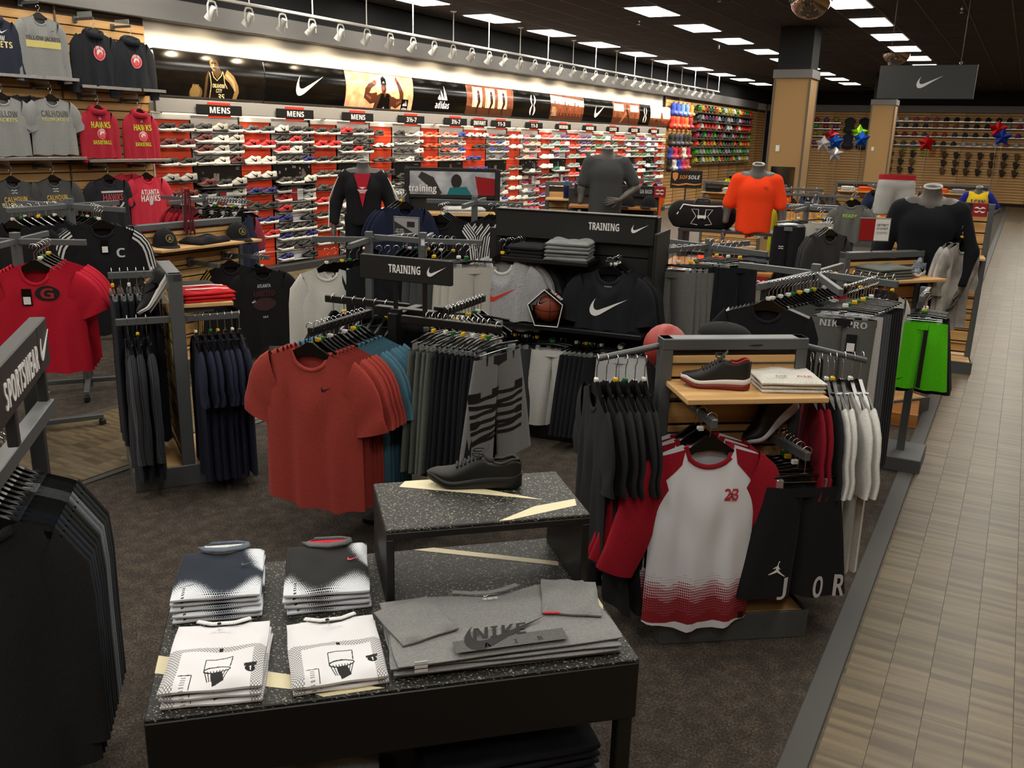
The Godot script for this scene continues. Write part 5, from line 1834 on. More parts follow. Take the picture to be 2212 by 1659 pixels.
func build_far_wall():
	# side wall beyond the shoes
	slat_panels(-26.65, 10, 1.2, 0.12, 3.37, "beyond the shoe wall")
	var packs := [[3.0, [Color(0.03, 0.06, 0.35), Color(0.04, 0.09, 0.5), Color(0.1, 0.22, 0.6), Color(0.1, 0.22, 0.6), Color(0.75, 0.2, 0.07)]], [2.62, [Color(0.65, 0.04, 0.03), Color(0.75, 0.1, 0.05), Color(0.7, 0.05, 0.03), Color(0.75, 0.15, 0.05), Color(0.3, 0.03, 0.05)]], [2.1, [Color(0.03, 0.03, 0.03), Color(0.04, 0.04, 0.045), Color(0.05, 0.06, 0.12), Color(0.03, 0.03, 0.03), Color(0.04, 0.04, 0.04)]], [1.7, [Color(0.05, 0.06, 0.3), Color(0.6, 0.04, 0.1), Color(0.3, 0.03, 0.04), Color(0.75, 0.72, 0.65), Color(0.5, 0.04, 0.12)]], [1.35, [Color(0.03, 0.03, 0.03), Color(0.75, 0.75, 0.75), Color(0.04, 0.08, 0.5), Color(0.6, 0.05, 0.2), Color(0.65, 0.12, 0.08)]]]
	for r in packs.size():
		for k in 5:
			var c: Color = packs[r][1][k]
			var o := thing("backpack", "%s backpack, %s in the %s row beyond the shoe wall" % [tone_name(c), nth(k), nth(r)], "backpack", Transform3D(Basis(Vector3.UP, PI * 0.5), Vector3(WX + 0.16, packs[r][0], -27.0 - k * 0.42)), "backpacks on the far side wall")
			var key := "pack_mesh"
			if not cache.has(key):
				cache[key] = [blob([[Vector3(-0.07, -0.12, 0), Vector3(0.07, -0.12, 0), 0.08, 0.08, 0.9], [Vector3(-0.06, 0.1, 0), Vector3(0.06, 0.1, 0), 0.075, 0.075, 0.8], [Vector3(0, -0.1, 0), Vector3(0, 0.1, 0), 0.1, 0.1, 0.8]], 0.03, 0.05), blob([[Vector3(-0.05, -0.1, 0.08), Vector3(0.05, -0.1, 0.08), 0.055, 0.055]], 0.025, 0.02), B().tube([Vector3(-0.03, 0.17, 0), Vector3(-0.03, 0.22, 0.01), Vector3(0.03, 0.22, 0.01), Vector3(0.03, 0.17, 0)], 0.008, 5)]
				for i in 3: cache[key][i] = cache[key][i].mesh()
			part(o, "body", cache[key][0], cloth(c))
			part(o, "pocket", cache[key][1], cloth(c.lightened(0.1)))
			part(o, "handle", cache[key][2], M.soft_black)
	var ys := [3.0, 2.72, 2.45, 2.17, 1.9, 1.64, 1.37]
	var tones := [Color(0.03, 0.3, 0.05), Color(0.6, 0.6, 0.58), Color(0.65, 0.06, 0.05), Color(0.05, 0.05, 0.05), Color(0.75, 0.2, 0.05), Color(0.5, 0.52, 0.52), Color(0.65, 0.62, 0.05), Color(0.05, 0.12, 0.2), Color(0.75, 0.75, 0.73), Color(0.5, 0.08, 0.25), Color(0.03, 0.03, 0.035), Color(0.12, 0.55, 0.1)]
	for r in ys.size():
		shelf_unit("narrow shelf of helmets on the far side wall, %s from the top" % nth(r), -29.2, -36.0, ys[r], 0.24)
		for k in 18:
			var c: Color = tones[(k * 5 + r * 7 + k * k) % 12]
			helmet(c, "%s sports helmet, %s on the %s shelf of the far side wall" % [tone_name(c), nth(k), nth(r)], Transform3D(Basis(Vector3.UP, deg_to_rad(90)), Vector3(WX + 0.16, ys[r] + 0.006, -29.4 - k * 0.37)), "helmets on the far side wall")
	var sb := thing("brand_sign", "black sign with an orange shield and SOFSOLE lettering", "sign", Transform3D(Basis(Vector3.UP, deg_to_rad(42)), Vector3(-6.9, 1.22, -20.6)))
	part(sb, "board", bx(Vector3.ZERO, Vector3(0.78, 0.4, 0.03), 0.004), M.soft_black)
	part(sb, "shield", poly_mb([Vector2(-0.07, 0.08), Vector2(0, 0.1), Vector2(0.07, 0.08), Vector2(0.06, -0.03), Vector2(0, -0.1), Vector2(-0.06, -0.03)], 0.003), inkm(Color(0.65, 0.25, 0.08)), xf(-0.29, 0.06, 0.016))
	part(sb, "lettering", text_mb("SOF", 0.085, 0.2, 0, "bold", 0.2), inkm(Color(0.7, 0.22, 0.04)), xf(-0.08, 0.05, 0.017))
	part(sb, "lettering", text_mb("SOLE", 0.085, 0.28, 0, "bold", 0.2), M.white_print, xf(0.18, 0.05, 0.017))
	part(sb, "wave", poly_mb(limb([Vector2(-0.37, -0.11), Vector2(-0.2, -0.13), Vector2(0.0, -0.1), Vector2(0.2, -0.12), Vector2(0.37, -0.1)], [0.008, 0.016, 0.018, 0.014, 0.01])), inkm(Color(0.7, 0.25, 0.05)), xf(0, 0, 0.017))
	part(sb, "post", bx(Vector3(0, -0.7, -0.02), Vector3(0.03, 1.02, 0.02)), M.dark_grey_metal)
	# back wall: maple slats and shelves of caps and helmets
	var z := -39.14
	var sm := bx(Vector3.ZERO, Vector3(1.19, 0.09, 0.02), 0.003).mesh()
	for k in 9:
		var pn := thing("slatwall_panel", "maple slatwall panel of the back wall, %s from the corner" % nth(k), "panel", xf(-8.9 + k * 1.2, 0, z))
		pn.set_meta("kind", "structure")
		pn.remove_meta("category")
		part(pn, "backing", bx(Vector3(0, 1.72, 0), Vector3(1.2, 3.3, 0.012)), M.groove_brown)
		for s in 32: part(pn, "slat", sm, M.maple_slat, xf(0, 0.16 + s * 0.102, 0.02))
	var by := [3.06, 2.82, 2.5, 2.17]
	var ct := [[Color(0.8, 0.8, 0.8), Color(0.8, 0.8, 0.8), Color(0.55, 0.1, 0.14), Color(0.55, 0.1, 0.14), Color(0.55, 0.1, 0.14), Color(0.03, 0.03, 0.03), Color(0.03, 0.03, 0.03), Color(0.03, 0.03, 0.03), Color(0.04, 0.04, 0.04), Color(0.03, 0.03, 0.03), Color(0.03, 0.03, 0.03), Color(0.03, 0.03, 0.03), Color(0.7, 0.7, 0.7), Color(0.7, 0.7, 0.7)], [Color(0.05, 0.06, 0.15), Color(0.06, 0.06, 0.06), Color(0.06, 0.06, 0.06), Color(0.06, 0.06, 0.06), Color(0.4, 0.12, 0.05), Color(0.4, 0.12, 0.05), Color(0.4, 0.1, 0.05), Color(0.05, 0.05, 0.05), Color(0.04, 0.04, 0.04), Color(0.04, 0.04, 0.04), Color(0.04, 0.04, 0.04), Color(0.3, 0.35, 0.25), Color(0.45, 0.04, 0.15), Color(0.45, 0.04, 0.15)], [Color(0.35, 0.03, 0.06), Color(0.35, 0.03, 0.06), Color(0.35, 0.03, 0.06), Color(0.1, 0.1, 0.12), Color(0.5, 0.06, 0.03), Color(0.5, 0.06, 0.03), Color(0.08, 0.08, 0.06), Color(0.05, 0.05, 0.05), Color(0.05, 0.05, 0.05), Color(0.05, 0.05, 0.05), Color(0.05, 0.05, 0.05), Color(0.4, 0.05, 0.15), Color(0.2, 0.05, 0.2), Color(0.1, 0.1, 0.1)], [Color(0.1, 0.1, 0.1), Color(0.1, 0.12, 0.1), Color(0.12, 0.1, 0.1), Color(0.06, 0.06, 0.06), Color(0.06, 0.05, 0.04), Color(0.05, 0.05, 0.05), Color(0.05, 0.05, 0.05), Color(0.5, 0.5, 0.48), Color(0.5, 0.5, 0.48), Color(0.5, 0.5, 0.48), Color(0.5, 0.5, 0.48), Color(0.3, 0.1, 0.12), Color(0.5, 0.5, 0.48), Color(0.5, 0.5, 0.48)]]
	for r in 4:
		var o := thing("wall_shelf", "long shelf of caps on the back wall, %s from the top" % nth(r), "shelf", xf(-2.2, by[r], z), "long shelves on the back wall")
		part(o, "board", bx(Vector3(0, -0.012, 0.15), Vector3(5.4, 0.02, 0.28)), M.grey_metal)
		part(o, "front_channel", bx(Vector3(0, -0.014, 0.294), Vector3(5.4, 0.034, 0.008)), M.silver)
		for k in 14:
			var c: Color = ct[r][k]
			cap(c, c.darkened(0.2), "%s cap, %s on the %s back wall shelf" % [tone_name(c), nth(k), nth(r)], Transform3D(Basis().scaled(Vector3.ONE * 1.25), Vector3(-4.72 + k * 0.355, by[r] + 0.004, z + 0.16)), "caps on the back wall", false, false)
	# left part of the back wall: packs, balls and boxes
	for k in 4:
		var o := thing("backpack", "large dark backpack on the back wall beside the column, %s of four" % nth(k), "backpack", xf(-6.45 + (k % 2) * 0.55, 2.85 - (k / 2) * 0.62, z + 0.16), "dark backpacks on the back wall")
		part(o, "body", cache["pack_mesh"][0], cloth([Color(0.05, 0.06, 0.045), Color(0.03, 0.03, 0.035), Color(0.04, 0.05, 0.09), Color(0.03, 0.03, 0.035)][k]), Transform3D(Basis().scaled(Vector3(1.6, 1.5, 1.2)), Vector3.ZERO))
		part(o, "pocket", cache["pack_mesh"][1], cloth(Color(0.06, 0.06, 0.06)), Transform3D(Basis().scaled(Vector3(1.6, 1.5, 1.2)), Vector3.ZERO))
	for r in 4:
		shelf_back(-7.35, [2.95, 2.71, 2.42, 2.06][r], 1.15, "short shelf left of the dark backpacks, %s from the top" % nth(r), z)
		for k in 3:
			var c: Color = [Color(0.6, 0.25, 0.2), Color(0.5, 0.3, 0.45), Color(0.65, 0.6, 0.1), Color(0.3, 0.65, 0.25)][(k + r * 3) % 4]
			var o := thing("boxed_ball", "%s ball in a cup package, %s on the %s short shelf" % [tone_name(c), nth(k), nth(r)], "ball", xf(-7.75 + k * 0.38, [2.95, 2.71, 2.42, 2.06][r], z + 0.15), "packaged balls on the back wall")
			part(o, "ball", dome_mb(0.11, 0.14, 0.11, 12, 5), glossy(c), xf(0, 0.06, 0))
			part(o, "cup", B().lathe([Vector2(0.001, 0.0), Vector2(0.08, 0.0), Vector2(0.105, 0.07), Vector2(0.09, 0.07)], 12), glossy(c.darkened(0.4)))
	# lower back wall: bagged softballs, boxes and dark pegs of gloves
	for k in 5:
		var c := Color(0.55, 0.7, 0.1) if k < 3 else Color(0.7, 0.42, 0.03)
		var o := thing("ball_bag", "%s bag of balls hanging on the back wall, %s from the left" % ["lime" if k < 3 else "amber", nth(k)], "bag of balls", xf(-4.35 + k * 0.37 - (0.05 if k > 2 else 0.0), 1.88, z + 0.12), "bags of balls on the back wall")
		for i in 6: part(o, "ball", dome_mb(0.055, 0.055, 0.055, 8, 3), glossy(c), xf(-0.06 + (i % 2) * 0.12, -0.12 + (i / 2) * 0.11, 0))
		part(o, "header_card", bx(Vector3(0, 0.22, 0), Vector3(0.2, 0.08, 0.01)), M.grey_metal)
	for r in 3:
		for k in 12:
			var c: Color = [Color(0.08, 0.05, 0.035), Color(0.05, 0.035, 0.03), Color(0.15, 0.09, 0.05), Color(0.04, 0.04, 0.04)][(k * 3 + r) % 4]
			var o := thing("fielding_glove", "%s leather ball glove, %s in the %s low row of the back wall" % ["brown" if c.s > 0.3 else "black", nth(k), nth(r)], "glove", xf(-5.2 + k * 0.41 + (2.4 if k > 3 else 0.0) * 0.3, 1.8 - r * 0.3, z + 0.14), "leather gloves on the back wall")
			if not cache.has("glove"): cache["glove"] = blob([[Vector3(0, -0.06, 0), Vector3(0, 0.0, 0.02), 0.07, 0.08, 0.6], [Vector3(-0.06, 0.02, 0), Vector3(-0.09, 0.11, 0.01), 0.03, 0.025], [Vector3(-0.02, 0.03, 0), Vector3(-0.03, 0.14, 0.01), 0.03, 0.025], [Vector3(0.02, 0.03, 0), Vector3(0.03, 0.13, 0.01), 0.03, 0.025], [Vector3(0.06, 0.0, 0.02), Vector3(0.1, 0.07, 0.04), 0.035, 0.03]], 0.022, 0.02).mesh()
			part(o, "glove_body", cache["glove"], cloth(c))

func shelf_back(x: float, y: float, w: float, label: String, z: float):
	var o := thing("wall_shelf", label, "shelf", xf(x, y, z))
	part(o, "board", bx(Vector3(0, -0.012, 0.15), Vector3(w, 0.02, 0.28)), M.grey_metal)
	part(o, "front_channel", bx(Vector3(0, -0.014, 0.294), Vector3(w, 0.034, 0.008)), M.silver)

func halftone(base: Color, sd: float) -> Image:
	var sz := 256
	var im := Image.create(sz, sz, false, Image.FORMAT_RGB8)
	for y in sz:
		for x in sz:
			var u := x / 256.0
			var v := y / 256.0
			var t := smoothstep(0.5, 1.0, v + 0.13 * sin(u * 7.5 + sd) - 0.04)
			t = maxf(t, smoothstep(0.72, 1.05, u * 1.05 + 0.05 * sin(v * 12.0)) * smoothstep(0.30, 0.12, absf(v - 0.2 - (u - 0.8) * 0.4)))
			var cx := fposmod(u * 40.0 + (int(v * 44.0) % 2) * 0.5, 1.0) - 0.5
			var cy := fposmod(v * 44.0, 1.0) - 0.5
			var dotr := sqrt(cx * cx + cy * cy)
			var r := lerpf(0.86, 0.0, t)
			im.set_pixel(x, y, base if dotr < r else Color(0.86, 0.88, 0.91))
	for k in 5:
		fill_poly(im, [Vector2(20, 190), Vector2(62, 184), Vector2(62, 186), Vector2(20, 192)], Color(0.1, 0.1, 0.12))
		fill_poly(im, [Vector2(30, 196 + k * 9), Vector2(38, 195 + k * 9), Vector2(38, 199 + k * 9), Vector2(30, 200 + k * 9)], Color(0.2, 0.2, 0.22))
	return im

func hoop_print() -> Image:
	var sz := 256
	var im := Image.create(sz, sz, false, Image.FORMAT_RGB8)
	im.fill(Color(0.88, 0.88, 0.9))
	var g := Color(0.3, 0.3, 0.3)
	for y in range(104, 246):
		for x in sz:
			if y > 118 and x > 34 and x < 226: continue
			if (x + y) % 8 < 2 or (x - y + 512) % 8 < 2: im.set_pixel(x, y, Color(0.42, 0.42, 0.42))
	fill_poly(im, [Vector2(132, 108), Vector2(142, 108), Vector2(142, 118), Vector2(132, 118)], Color(0.05, 0.05, 0.05))
	var ln := func(p, w): fill_poly(im, limb(p, [w, w]), Color(0.06, 0.06, 0.06))
	for q in [[Vector2(104, 150), Vector2(172, 138)], [Vector2(172, 138), Vector2(170, 178)], [Vector2(104, 150), Vector2(104, 190)], [Vector2(40, 196), Vector2(74, 194)], [Vector2(74, 194), Vector2(74, 236)]]: ln.call(q, 1.2)
	var ov := oval(138, 186, 34, 10)
	for i in 24: ln.call([ov[i], ov[(i + 1) % 24]], 1.6)
	for k in 9: ln.call([Vector2(106 + k * 8, 188), Vector2(118 + k * 5, 220)], 1.0)
	fill_poly(im, [Vector2(124, 196), Vector2(152, 194), Vector2(160, 224), Vector2(132, 232)], Color(0.12, 0.12, 0.12))
	fill_poly(im, [Vector2(206, 170), Vector2(238, 166), Vector2(238, 176), Vector2(206, 180)], Color(0.1, 0.1, 0.1))
	fill_poly(im, oval(222, 186, 13, 12), Color(0.06, 0.06, 0.06))
	ink(im, text_mb("1", 15, 6), Vector2(222, 186), 1.0, Color(0.9, 0.9, 0.9))
	for k in 6: fill_poly(im, [Vector2(50, 202 + k * 7), Vector2(62, 201 + k * 7), Vector2(62, 204 + k * 7), Vector2(50, 205 + k * 7)], Color(0.55, 0.55, 0.55))
	return im

func inlay(o: Node3D, pts: Array, y: float):
	var m := MB.new()
	var p := PackedVector2Array()
	for q in pts: p.append(Vector2(q.x, -q.y))
	m.prism(p, 0.0, 0.0008, Transform3D(Basis(Vector3.RIGHT, -PI * 0.5), Vector3(0, y, 0)))
	part(o, "cream_inlay", m, M.cream)

# a mark laid flat on top of something: x across, -z up
func flat_mark(o: Node3D, called: String, mb: MB, m: Material, p: Vector3, yaw := 0.0, tilt := 0.0):
	part(o, called, mb, m, Transform3D(Basis(Vector3.UP, deg_to_rad(yaw)) * Basis(Vector3.RIGHT, deg_to_rad(-90 + tilt)), p))

func build_table():
	var T := at(-1.648, -1.188, 43.6)
	var o := thing("display_table", "low black display table with speckled top and cream inlays in front", "table", T)
	part(o, "table_top", bx(Vector3(0.64, 0.714, -0.3925), Vector3(1.28, 0.012, 0.785), 0.003), M.rubber)
	part(o, "apron", bx(Vector3(0.64, 0.62, -0.008), Vector3(1.28, 0.176, 0.018), 0.003), M.black_laminate)
	part(o, "apron", bx(Vector3(0.64, 0.62, -0.777), Vector3(1.28, 0.176, 0.018), 0.003), M.black_laminate)
	for x in [0.009, 1.271]: part(o, "apron", bx(Vector3(x, 0.62, -0.3925), Vector3(0.018, 0.176, 0.748), 0.003), M.black_laminate)
	for x in [0.028, 1.252]:
		for z in [-0.028, -0.757]: part(o, "leg", bx(Vector3(x, 0.354, z), Vector3(0.045, 0.708, 0.045), 0.004), M.black_laminate)
	part(o, "lower_shelf", bx(Vector3(0.64, 0.27, -0.3925), Vector3(1.2, 0.025, 0.7), 0.003), M.black_laminate)
	inlay(o, [Vector2(0.001, -0.282), Vector2(0.336, -0.123), Vector2(0.579, -0.01), Vector2(0.425, -0.004), Vector2(0.38, -0.04), Vector2(0.301, -0.072), Vector2(0.001, -0.198)], 0.7202)
	inlay(o, [Vector2(0.762, -0.781), Vector2(0.833, -0.784), Vector2(1.227, -0.601), Vector2(1.222, -0.571)], 0.7202)
	inlay(o, [Vector2(1.251, -0.417), Vector2(1.278, -0.442), Vector2(1.278, -0.293), Vector2(1.241, -0.192)], 0.7202)
	var r := thing("display_riser", "black three-sided riser with speckled top standing on the table", "riser", T)
	part(r, "top", bx(Vector3(0.945, 0.974, -0.583), Vector3(0.63, 0.012, 0.37), 0.003), M.rubber)
	part(r, "top_board", bx(Vector3(0.945, 0.957, -0.583), Vector3(0.63, 0.022, 0.37), 0.002), M.black_laminate)
	for x in [0.642, 1.248]: part(r, "side_panel", bx(Vector3(x, 0.834, -0.583), Vector3(0.024, 0.225, 0.37), 0.002), M.black_laminate)
	inlay(r, [Vector2(0.709, -0.722), Vector2(0.734, -0.767), Vector2(0.824, -0.767), Vector2(1.148, -0.53), Vector2(0.984, -0.603)], 0.9802)
	inlay(r, [Vector2(0.97, -0.4), Vector2(1.105, -0.486), Vector2(1.249, -0.519), Vector2(1.237, -0.468), Vector2(1.003, -0.4)], 0.9802)
	shoe({"upper": Color(0.018, 0.018, 0.02), "sole": Color(0.026, 0.03, 0.034), "high": 1.02, "len": 0.31, "heel": 0.044, "toe": 0.026, "lining": Color(0.05, 0.047, 0.04)}, "all-black running shoe on the speckled riser", T * Transform3D(Basis(Vector3.UP, deg_to_rad(164)), Vector3(0.955, 0.9815, -0.69)), "", true)
	# four piles and the big pile
	var where := [["blue and white halftone t-shirt", 0.147, -0.587, 5, Color(0.085, 0.125, 0.185), 0.25, 0.3, 0.016, 0.5], ["grey and white halftone t-shirt", 0.462, -0.58, 4, Color(0.09, 0.09, 0.1), 0.25, 0.32, 0.018, 1.6]]
	for q in where:
		var k: String = "print_" + q[0]
		print_mat(k, halftone(q[4], q[8]), 0.9)
		var top := pile({"label": q[0], "mat": k}, q[3], T * xf(q[1], 0.721, q[2], -2), q[5], q[6], q[7], "at the back of the table", {"neck": 0.035, "lump": 0.004})
		var hh: float = q[7] * 1.12 + 0.003
		var blue: bool = q[3] == 5
		part(top, "collar", B().tube([Vector3(-0.075, hh + 0.002, -0.155), Vector3(-0.055, hh + 0.006, -0.13), Vector3(0, hh + 0.008, -0.115), Vector3(0.055, hh + 0.006, -0.13), Vector3(0.075, hh + 0.002, -0.155), Vector3(0.04, hh + 0.004, -0.165), Vector3(-0.04, hh + 0.004, -0.165)], 0.007, 6, false, true, Vector2(1.6, 0.6)), cloth(q[4].lightened(0.08)))
		part(top, "neck_tape", B().tube([Vector3(-0.06, hh + 0.004, -0.15), Vector3(0, hh + 0.006, -0.146), Vector3(0.06, hh + 0.004, -0.15)], 0.006, 6, true, false, Vector2(1.8, 0.5)), cloth(Color(0.8, 0.8, 0.8) if blue else Color(0.7, 0.03, 0.05)))
		flat_mark(top, "neck_print", text_mb("THE NIKE TEE", 0.007, 0.05), M.silver_print, Vector3(0, hh + 0.007, -0.132))
		flat_mark(top, "tick", poly_mb(tick_pts(0.05)), inkm(Color(0.03, 0.04, 0.06) if blue else Color(0.7, 0.03, 0.05)), Vector3(0.085, hh + 0.006, -0.02), 6)
	print_mat("print_hoop", hoop_print(), 0.9)
	for k in 2:
		var top := pile({"label": "white t-shirt with a basketball hoop print", "mat": "print_hoop"}, 3 if k == 0 else 2, T * xf([0.166, 0.466][k], 0.721, [-0.18, -0.17][k], [-3, 2][k]), 0.245, 0.31, 0.017, ["front left on the table", "front middle on the table"][k], {"neck": 0.03, "lump": 0.006})
		flat_mark(top, "neck_print", text_mb("THE NIKE TEE", 0.007, 0.055), inkm(Color(0.6, 0.6, 0.6)), Vector3(0, 0.027, -0.085))
		flat_mark(top, "tick", poly_mb(tick_pts(0.022)), inkm(Color(0.55, 0.55, 0.55)), Vector3(0, 0.027, -0.1))
		part(top, "collar", B().tube([Vector3(-0.07, 0.022, -0.155), Vector3(-0.03, 0.026, -0.13), Vector3(0.03, 0.026, -0.13), Vector3(0.07, 0.022, -0.155)], 0.006, 6, true, false, Vector2(1.5, 0.6)), cloth(Color(0.86, 0.86, 0.87)))
		part(top, "security_pin", dome_mb(0.006, 0.004, 0.006, 8, 3), M.soft_black, xf(-0.01, 0.028, -0.125))
	var big: Node3D
	big = pile({"label": "large grey heather t-shirt", "color": Color(0.30, 0.305, 0.305), "heather": true}, 4, T * xf(0.925, 0.721, -0.205, 0), 0.63, 0.34, 0.011, "front right on the table", {"neck": 0.03, "lump": 0.006})
	var gm := cloth(Color(0.30, 0.305, 0.305), true)
	for s in [-1.0, 1.0]:
		var sl := folded_mb(0.17, 0.2, 0.014, 3.0 + s, 0.006)
		part(big, "sleeve", sl, gm, xf(s * 0.235, 0.013, -0.03 if s < 0 else -0.055, s * -16.0, 0, s * -2.0))
	flat_mark(big, "dark_panel", poly_mb([Vector2(-0.16, -0.026), Vector2(0.155, -0.026), Vector2(0.155, 0.03), Vector2(-0.16, 0.03)]), cloth(Color(0.16, 0.16, 0.16), true), Vector3(0, 0.0215, 0.138))
	flat_mark(big, "lettering", text_mb("NIKE", 0.055, 0.15, 0.0, "bold", 0.25), M.soft_black, Vector3(-0.02, 0.0225, 0.085))
	flat_mark(big, "tick", poly_mb(tick_pts(0.26)), M.soft_black, Vector3(0.0, 0.0222, 0.1), 0)
	for q in [["A", -0.07], ["I", 0.01], ["R", 0.08]]: flat_mark(big, "lettering", text_mb(q[0], 0.02, 0.0), M.soft_black, Vector3(q[1], 0.0222, 0.145))
	flat_mark(big, "neck_print", text_mb("THE NIKE TEE", 0.012, 0.045), M.white_print, Vector3(0, 0.0195, -0.1))
	flat_mark(big, "tick", poly_mb(tick_pts(0.025)), M.white_print, Vector3(-0.004, 0.0195, -0.118))
	part(big, "collar", B().tube([Vector3(-0.1, 0.018, -0.165), Vector3(-0.05, 0.021, -0.14), Vector3(0.0, 0.022, -0.13), Vector3(0.05, 0.021, -0.14), Vector3(0.1, 0.018, -0.165)], 0.007, 6, true, false, Vector2(1.6, 0.5)), gm)
	part(big, "hem_lining", poly_mb([Vector2(-0.03, -0.012), Vector2(0.02, -0.022), Vector2(0.0, 0.022)], 0.001), cloth(Color(0.7, 0.03, 0.04)), Transform3D(Basis(Vector3.RIGHT, -PI * 0.5), Vector3(0.155, 0.0225, 0.012)))
	for k in 3: part(big, "size_sticker", bx(Vector3(-0.255, 0.012 - k * 0.012, 0.172), Vector3(0.035, 0.008, 0.002)), M.tag_white)
	# lower shelf: dark sweatpants and a pale blue piece
	var sw := pile({"label": "folded black sweatpants", "name": "folded_trousers", "cat": "trousers", "color": Color(0.02, 0.022, 0.03)}, 4, T * xf(0.95, 0.284, -0.28, 4), 0.5, 0.42, 0.03, "on the lower table shelf", {"lump": 0.01})
	flat_mark(sw, "tick", poly_mb(tick_pts(0.045)), M.silver_print, Vector3(-0.02, 0.046, 0.02))
	flat_mark(sw, "lettering", text_mb("NIKE", 0.02, 0.05, 0, "bold", 0.2), M.silver_print, Vector3(0.19, 0.046, 0.12))
	pile({"label": "folded pale blue sweatshirt", "name": "folded_sweatshirt", "cat": "sweatshirt", "color": Color(0.4, 0.46, 0.52), "heather": true}, 3, T * xf(0.44, 0.284, -0.33, -6), 0.3, 0.36, 0.035, "on the lower table shelf", {"lump": 0.008})

# ---------------------------------------------------------------- racks
# arm along local +z from the origin at height y (top of the bar)
func rack_arm(par: Node3D, x: Transform3D, l: float, m: Material, called := "arm"):
	part(par, called, bx(Vector3(0, -0.02, l * 0.5), Vector3(0.026, 0.04, l), 0.003), m, x)

func build_near_racks():
	var bm: Material = M.black_metal
	var gm: Material = M.grey_metal
	# the rack at the near left: long-sleeved tops along a bar at 45 degrees
	var S := at(-2.85, -1.80, 45)
	var o := thing("clothes_rack", "near-left grey clothes rack with a SPORTSWEAR sign above its bar", "rack", S)
	part(o, "bar", bx(Vector3(0, 1.15, 0.62), Vector3(0.05, 0.05, 1.24), 0.003), gm)
	part(o, "bar_end_stop", bx(Vector3(0, 1.19, 0.012), Vector3(0.03, 0.03, 0.02), 0.004), gm)
	part(o, "post", bx(Vector3(-0.05, 0.66, -0.03), Vector3(0.05, 1.32, 0.04), 0.003), M.dark_grey_metal)
	part(o, "post", bx(Vector3(-0.09, 0.66, 0.42), Vector3(0.04, 1.32, 0.04), 0.003), M.dark_grey_metal)
	part(o, "post", bx(Vector3(0, 0.6, 1.24), Vector3(0.05, 1.2, 0.05), 0.003), M.dark_grey_metal)
	part(o, "base_foot", bx(Vector3(0, 0.03, 0.6), Vector3(0.06, 0.05, 1.3), 0.004), M.dark_grey_metal)
	part(o, "base_foot", bx(Vector3(-0.1, 0.028, 1.24), Vector3(0.6, 0.045, 0.06), 0.004), M.dark_grey_metal)
	var sg := thing("rack_sign", "dark grey SPORTSWEAR sign with a white tick mark at the left edge", "sign", Transform3D(Basis(Vector3.UP, deg_to_rad(137)), Vector3(-2.705, 1.42, -1.71)))
	part(sg, "board", bx(Vector3(-0.42, 0, 0), Vector3(0.84, 0.155, 0.05), 0.004), mat("sign_dark", Color(0.13, 0.125, 0.12), 0.5))
	part(sg, "lettering", text_mb("SPORTSWEAR", 0.075, 0.46, 0.003), M.white_print, xf(-0.42, -0.01, 0.026))
	part(sg, "tick", poly_mb(tick_pts(0.15), 0.003), M.white_print, xf(-0.08, 0.0, 0.026))
	part(sg, "seam", bx(Vector3(-0.165, 0, 0.0252), Vector3(0.004, 0.15, 0.001)), M.soft_black)
	part(sg, "bracket", bx(Vector3(-0.05, -0.13, 0.0), Vector3(0.03, 0.12, 0.03), 0.003), M.dark_grey_metal)
	part(sg, "bracket", bx(Vector3(-0.5, -0.13, 0.0), Vector3(0.03, 0.12, 0.03), 0.003), M.dark_grey_metal)
	var dark := Color(0.022, 0.024, 0.026)
	var cols := [Color(0.018, 0.019, 0.021), Color(0.03, 0.036, 0.036), Color(0.03, 0.036, 0.036), Color(0.2, 0.22, 0.25), Color(0.2, 0.22, 0.25), Color(0.03, 0.03, 0.03), Color(0.028, 0.03, 0.03), Color(0.03, 0.032, 0.036), Color(0.035, 0.043, 0.06), Color(0.034, 0.04, 0.05), Color(0.03, 0.03, 0.034)]
	var nm := ["black", "dark charcoal", "charcoal", "light blue-grey", "pale grey", "soft black", "near-black", "dark slate", "dark navy heather", "navy slate", "black heather"]
	for i in cols.size():
		var x := S * xf(-0.07, 1.01, 0.3 + i * 0.036)
		var lab := "%s long-sleeved top, %s from the far end under the SPORTSWEAR sign" % [nm[i], nth(i)]
		garment({"kind": "top", "name": "long_sleeved_shirt", "cat": "top", "color": cols[i], "heather": i > 2, "collar_r": 0.014, "p": {"t": 0.015, "l": 0.84, "sl": 0.66, "sa": 3.0, "sr": 0.095, "cr": 0.05, "w": 0.25, "sw": 0.2, "nw": 0.1, "fold": 0.006, "seed": 1.0 + i, "nd": 0.06}}, lab, x, "long-sleeved tops under the SPORTSWEAR sign")
		hanger("black hanger of the " + nm[i] + " top, %s under the SPORTSWEAR sign" % nth(i), x, 0.14, false, ["", "green", "white", "", "white", "white", "", "white", "yellow", "green", ""][i], 0.22)
	# black pinwheel rack with the TRAINING sign
	var F := at(-2.77, -3.68, 6.5)
	var r := thing("clothes_rack", "black four-armed rack carrying a TRAINING sign", "rack", F)
	for q in [[0.03, 0.0], [0.2, -0.16]]:
		part(r, "post", bx(Vector3(q[0], 0.62, q[1]), Vector3(0.055, 1.2, 0.04), 0.003), bm)
		part(r, "foot", bx(Vector3(q[0] - 0.02, 0.018, q[1] - 0.02), Vector3(0.34, 0.03, 0.19), 0.004), bm)
	part(r, "cross_bar", bx(Vector3(0.115, 0.82, -0.08), Vector3(0.26, 0.03, 0.03), 0.003), bm)
	part(r, "cross_bar", bx(Vector3(0.115, 0.3, -0.08), Vector3(0.26, 0.03, 0.03), 0.003), bm)
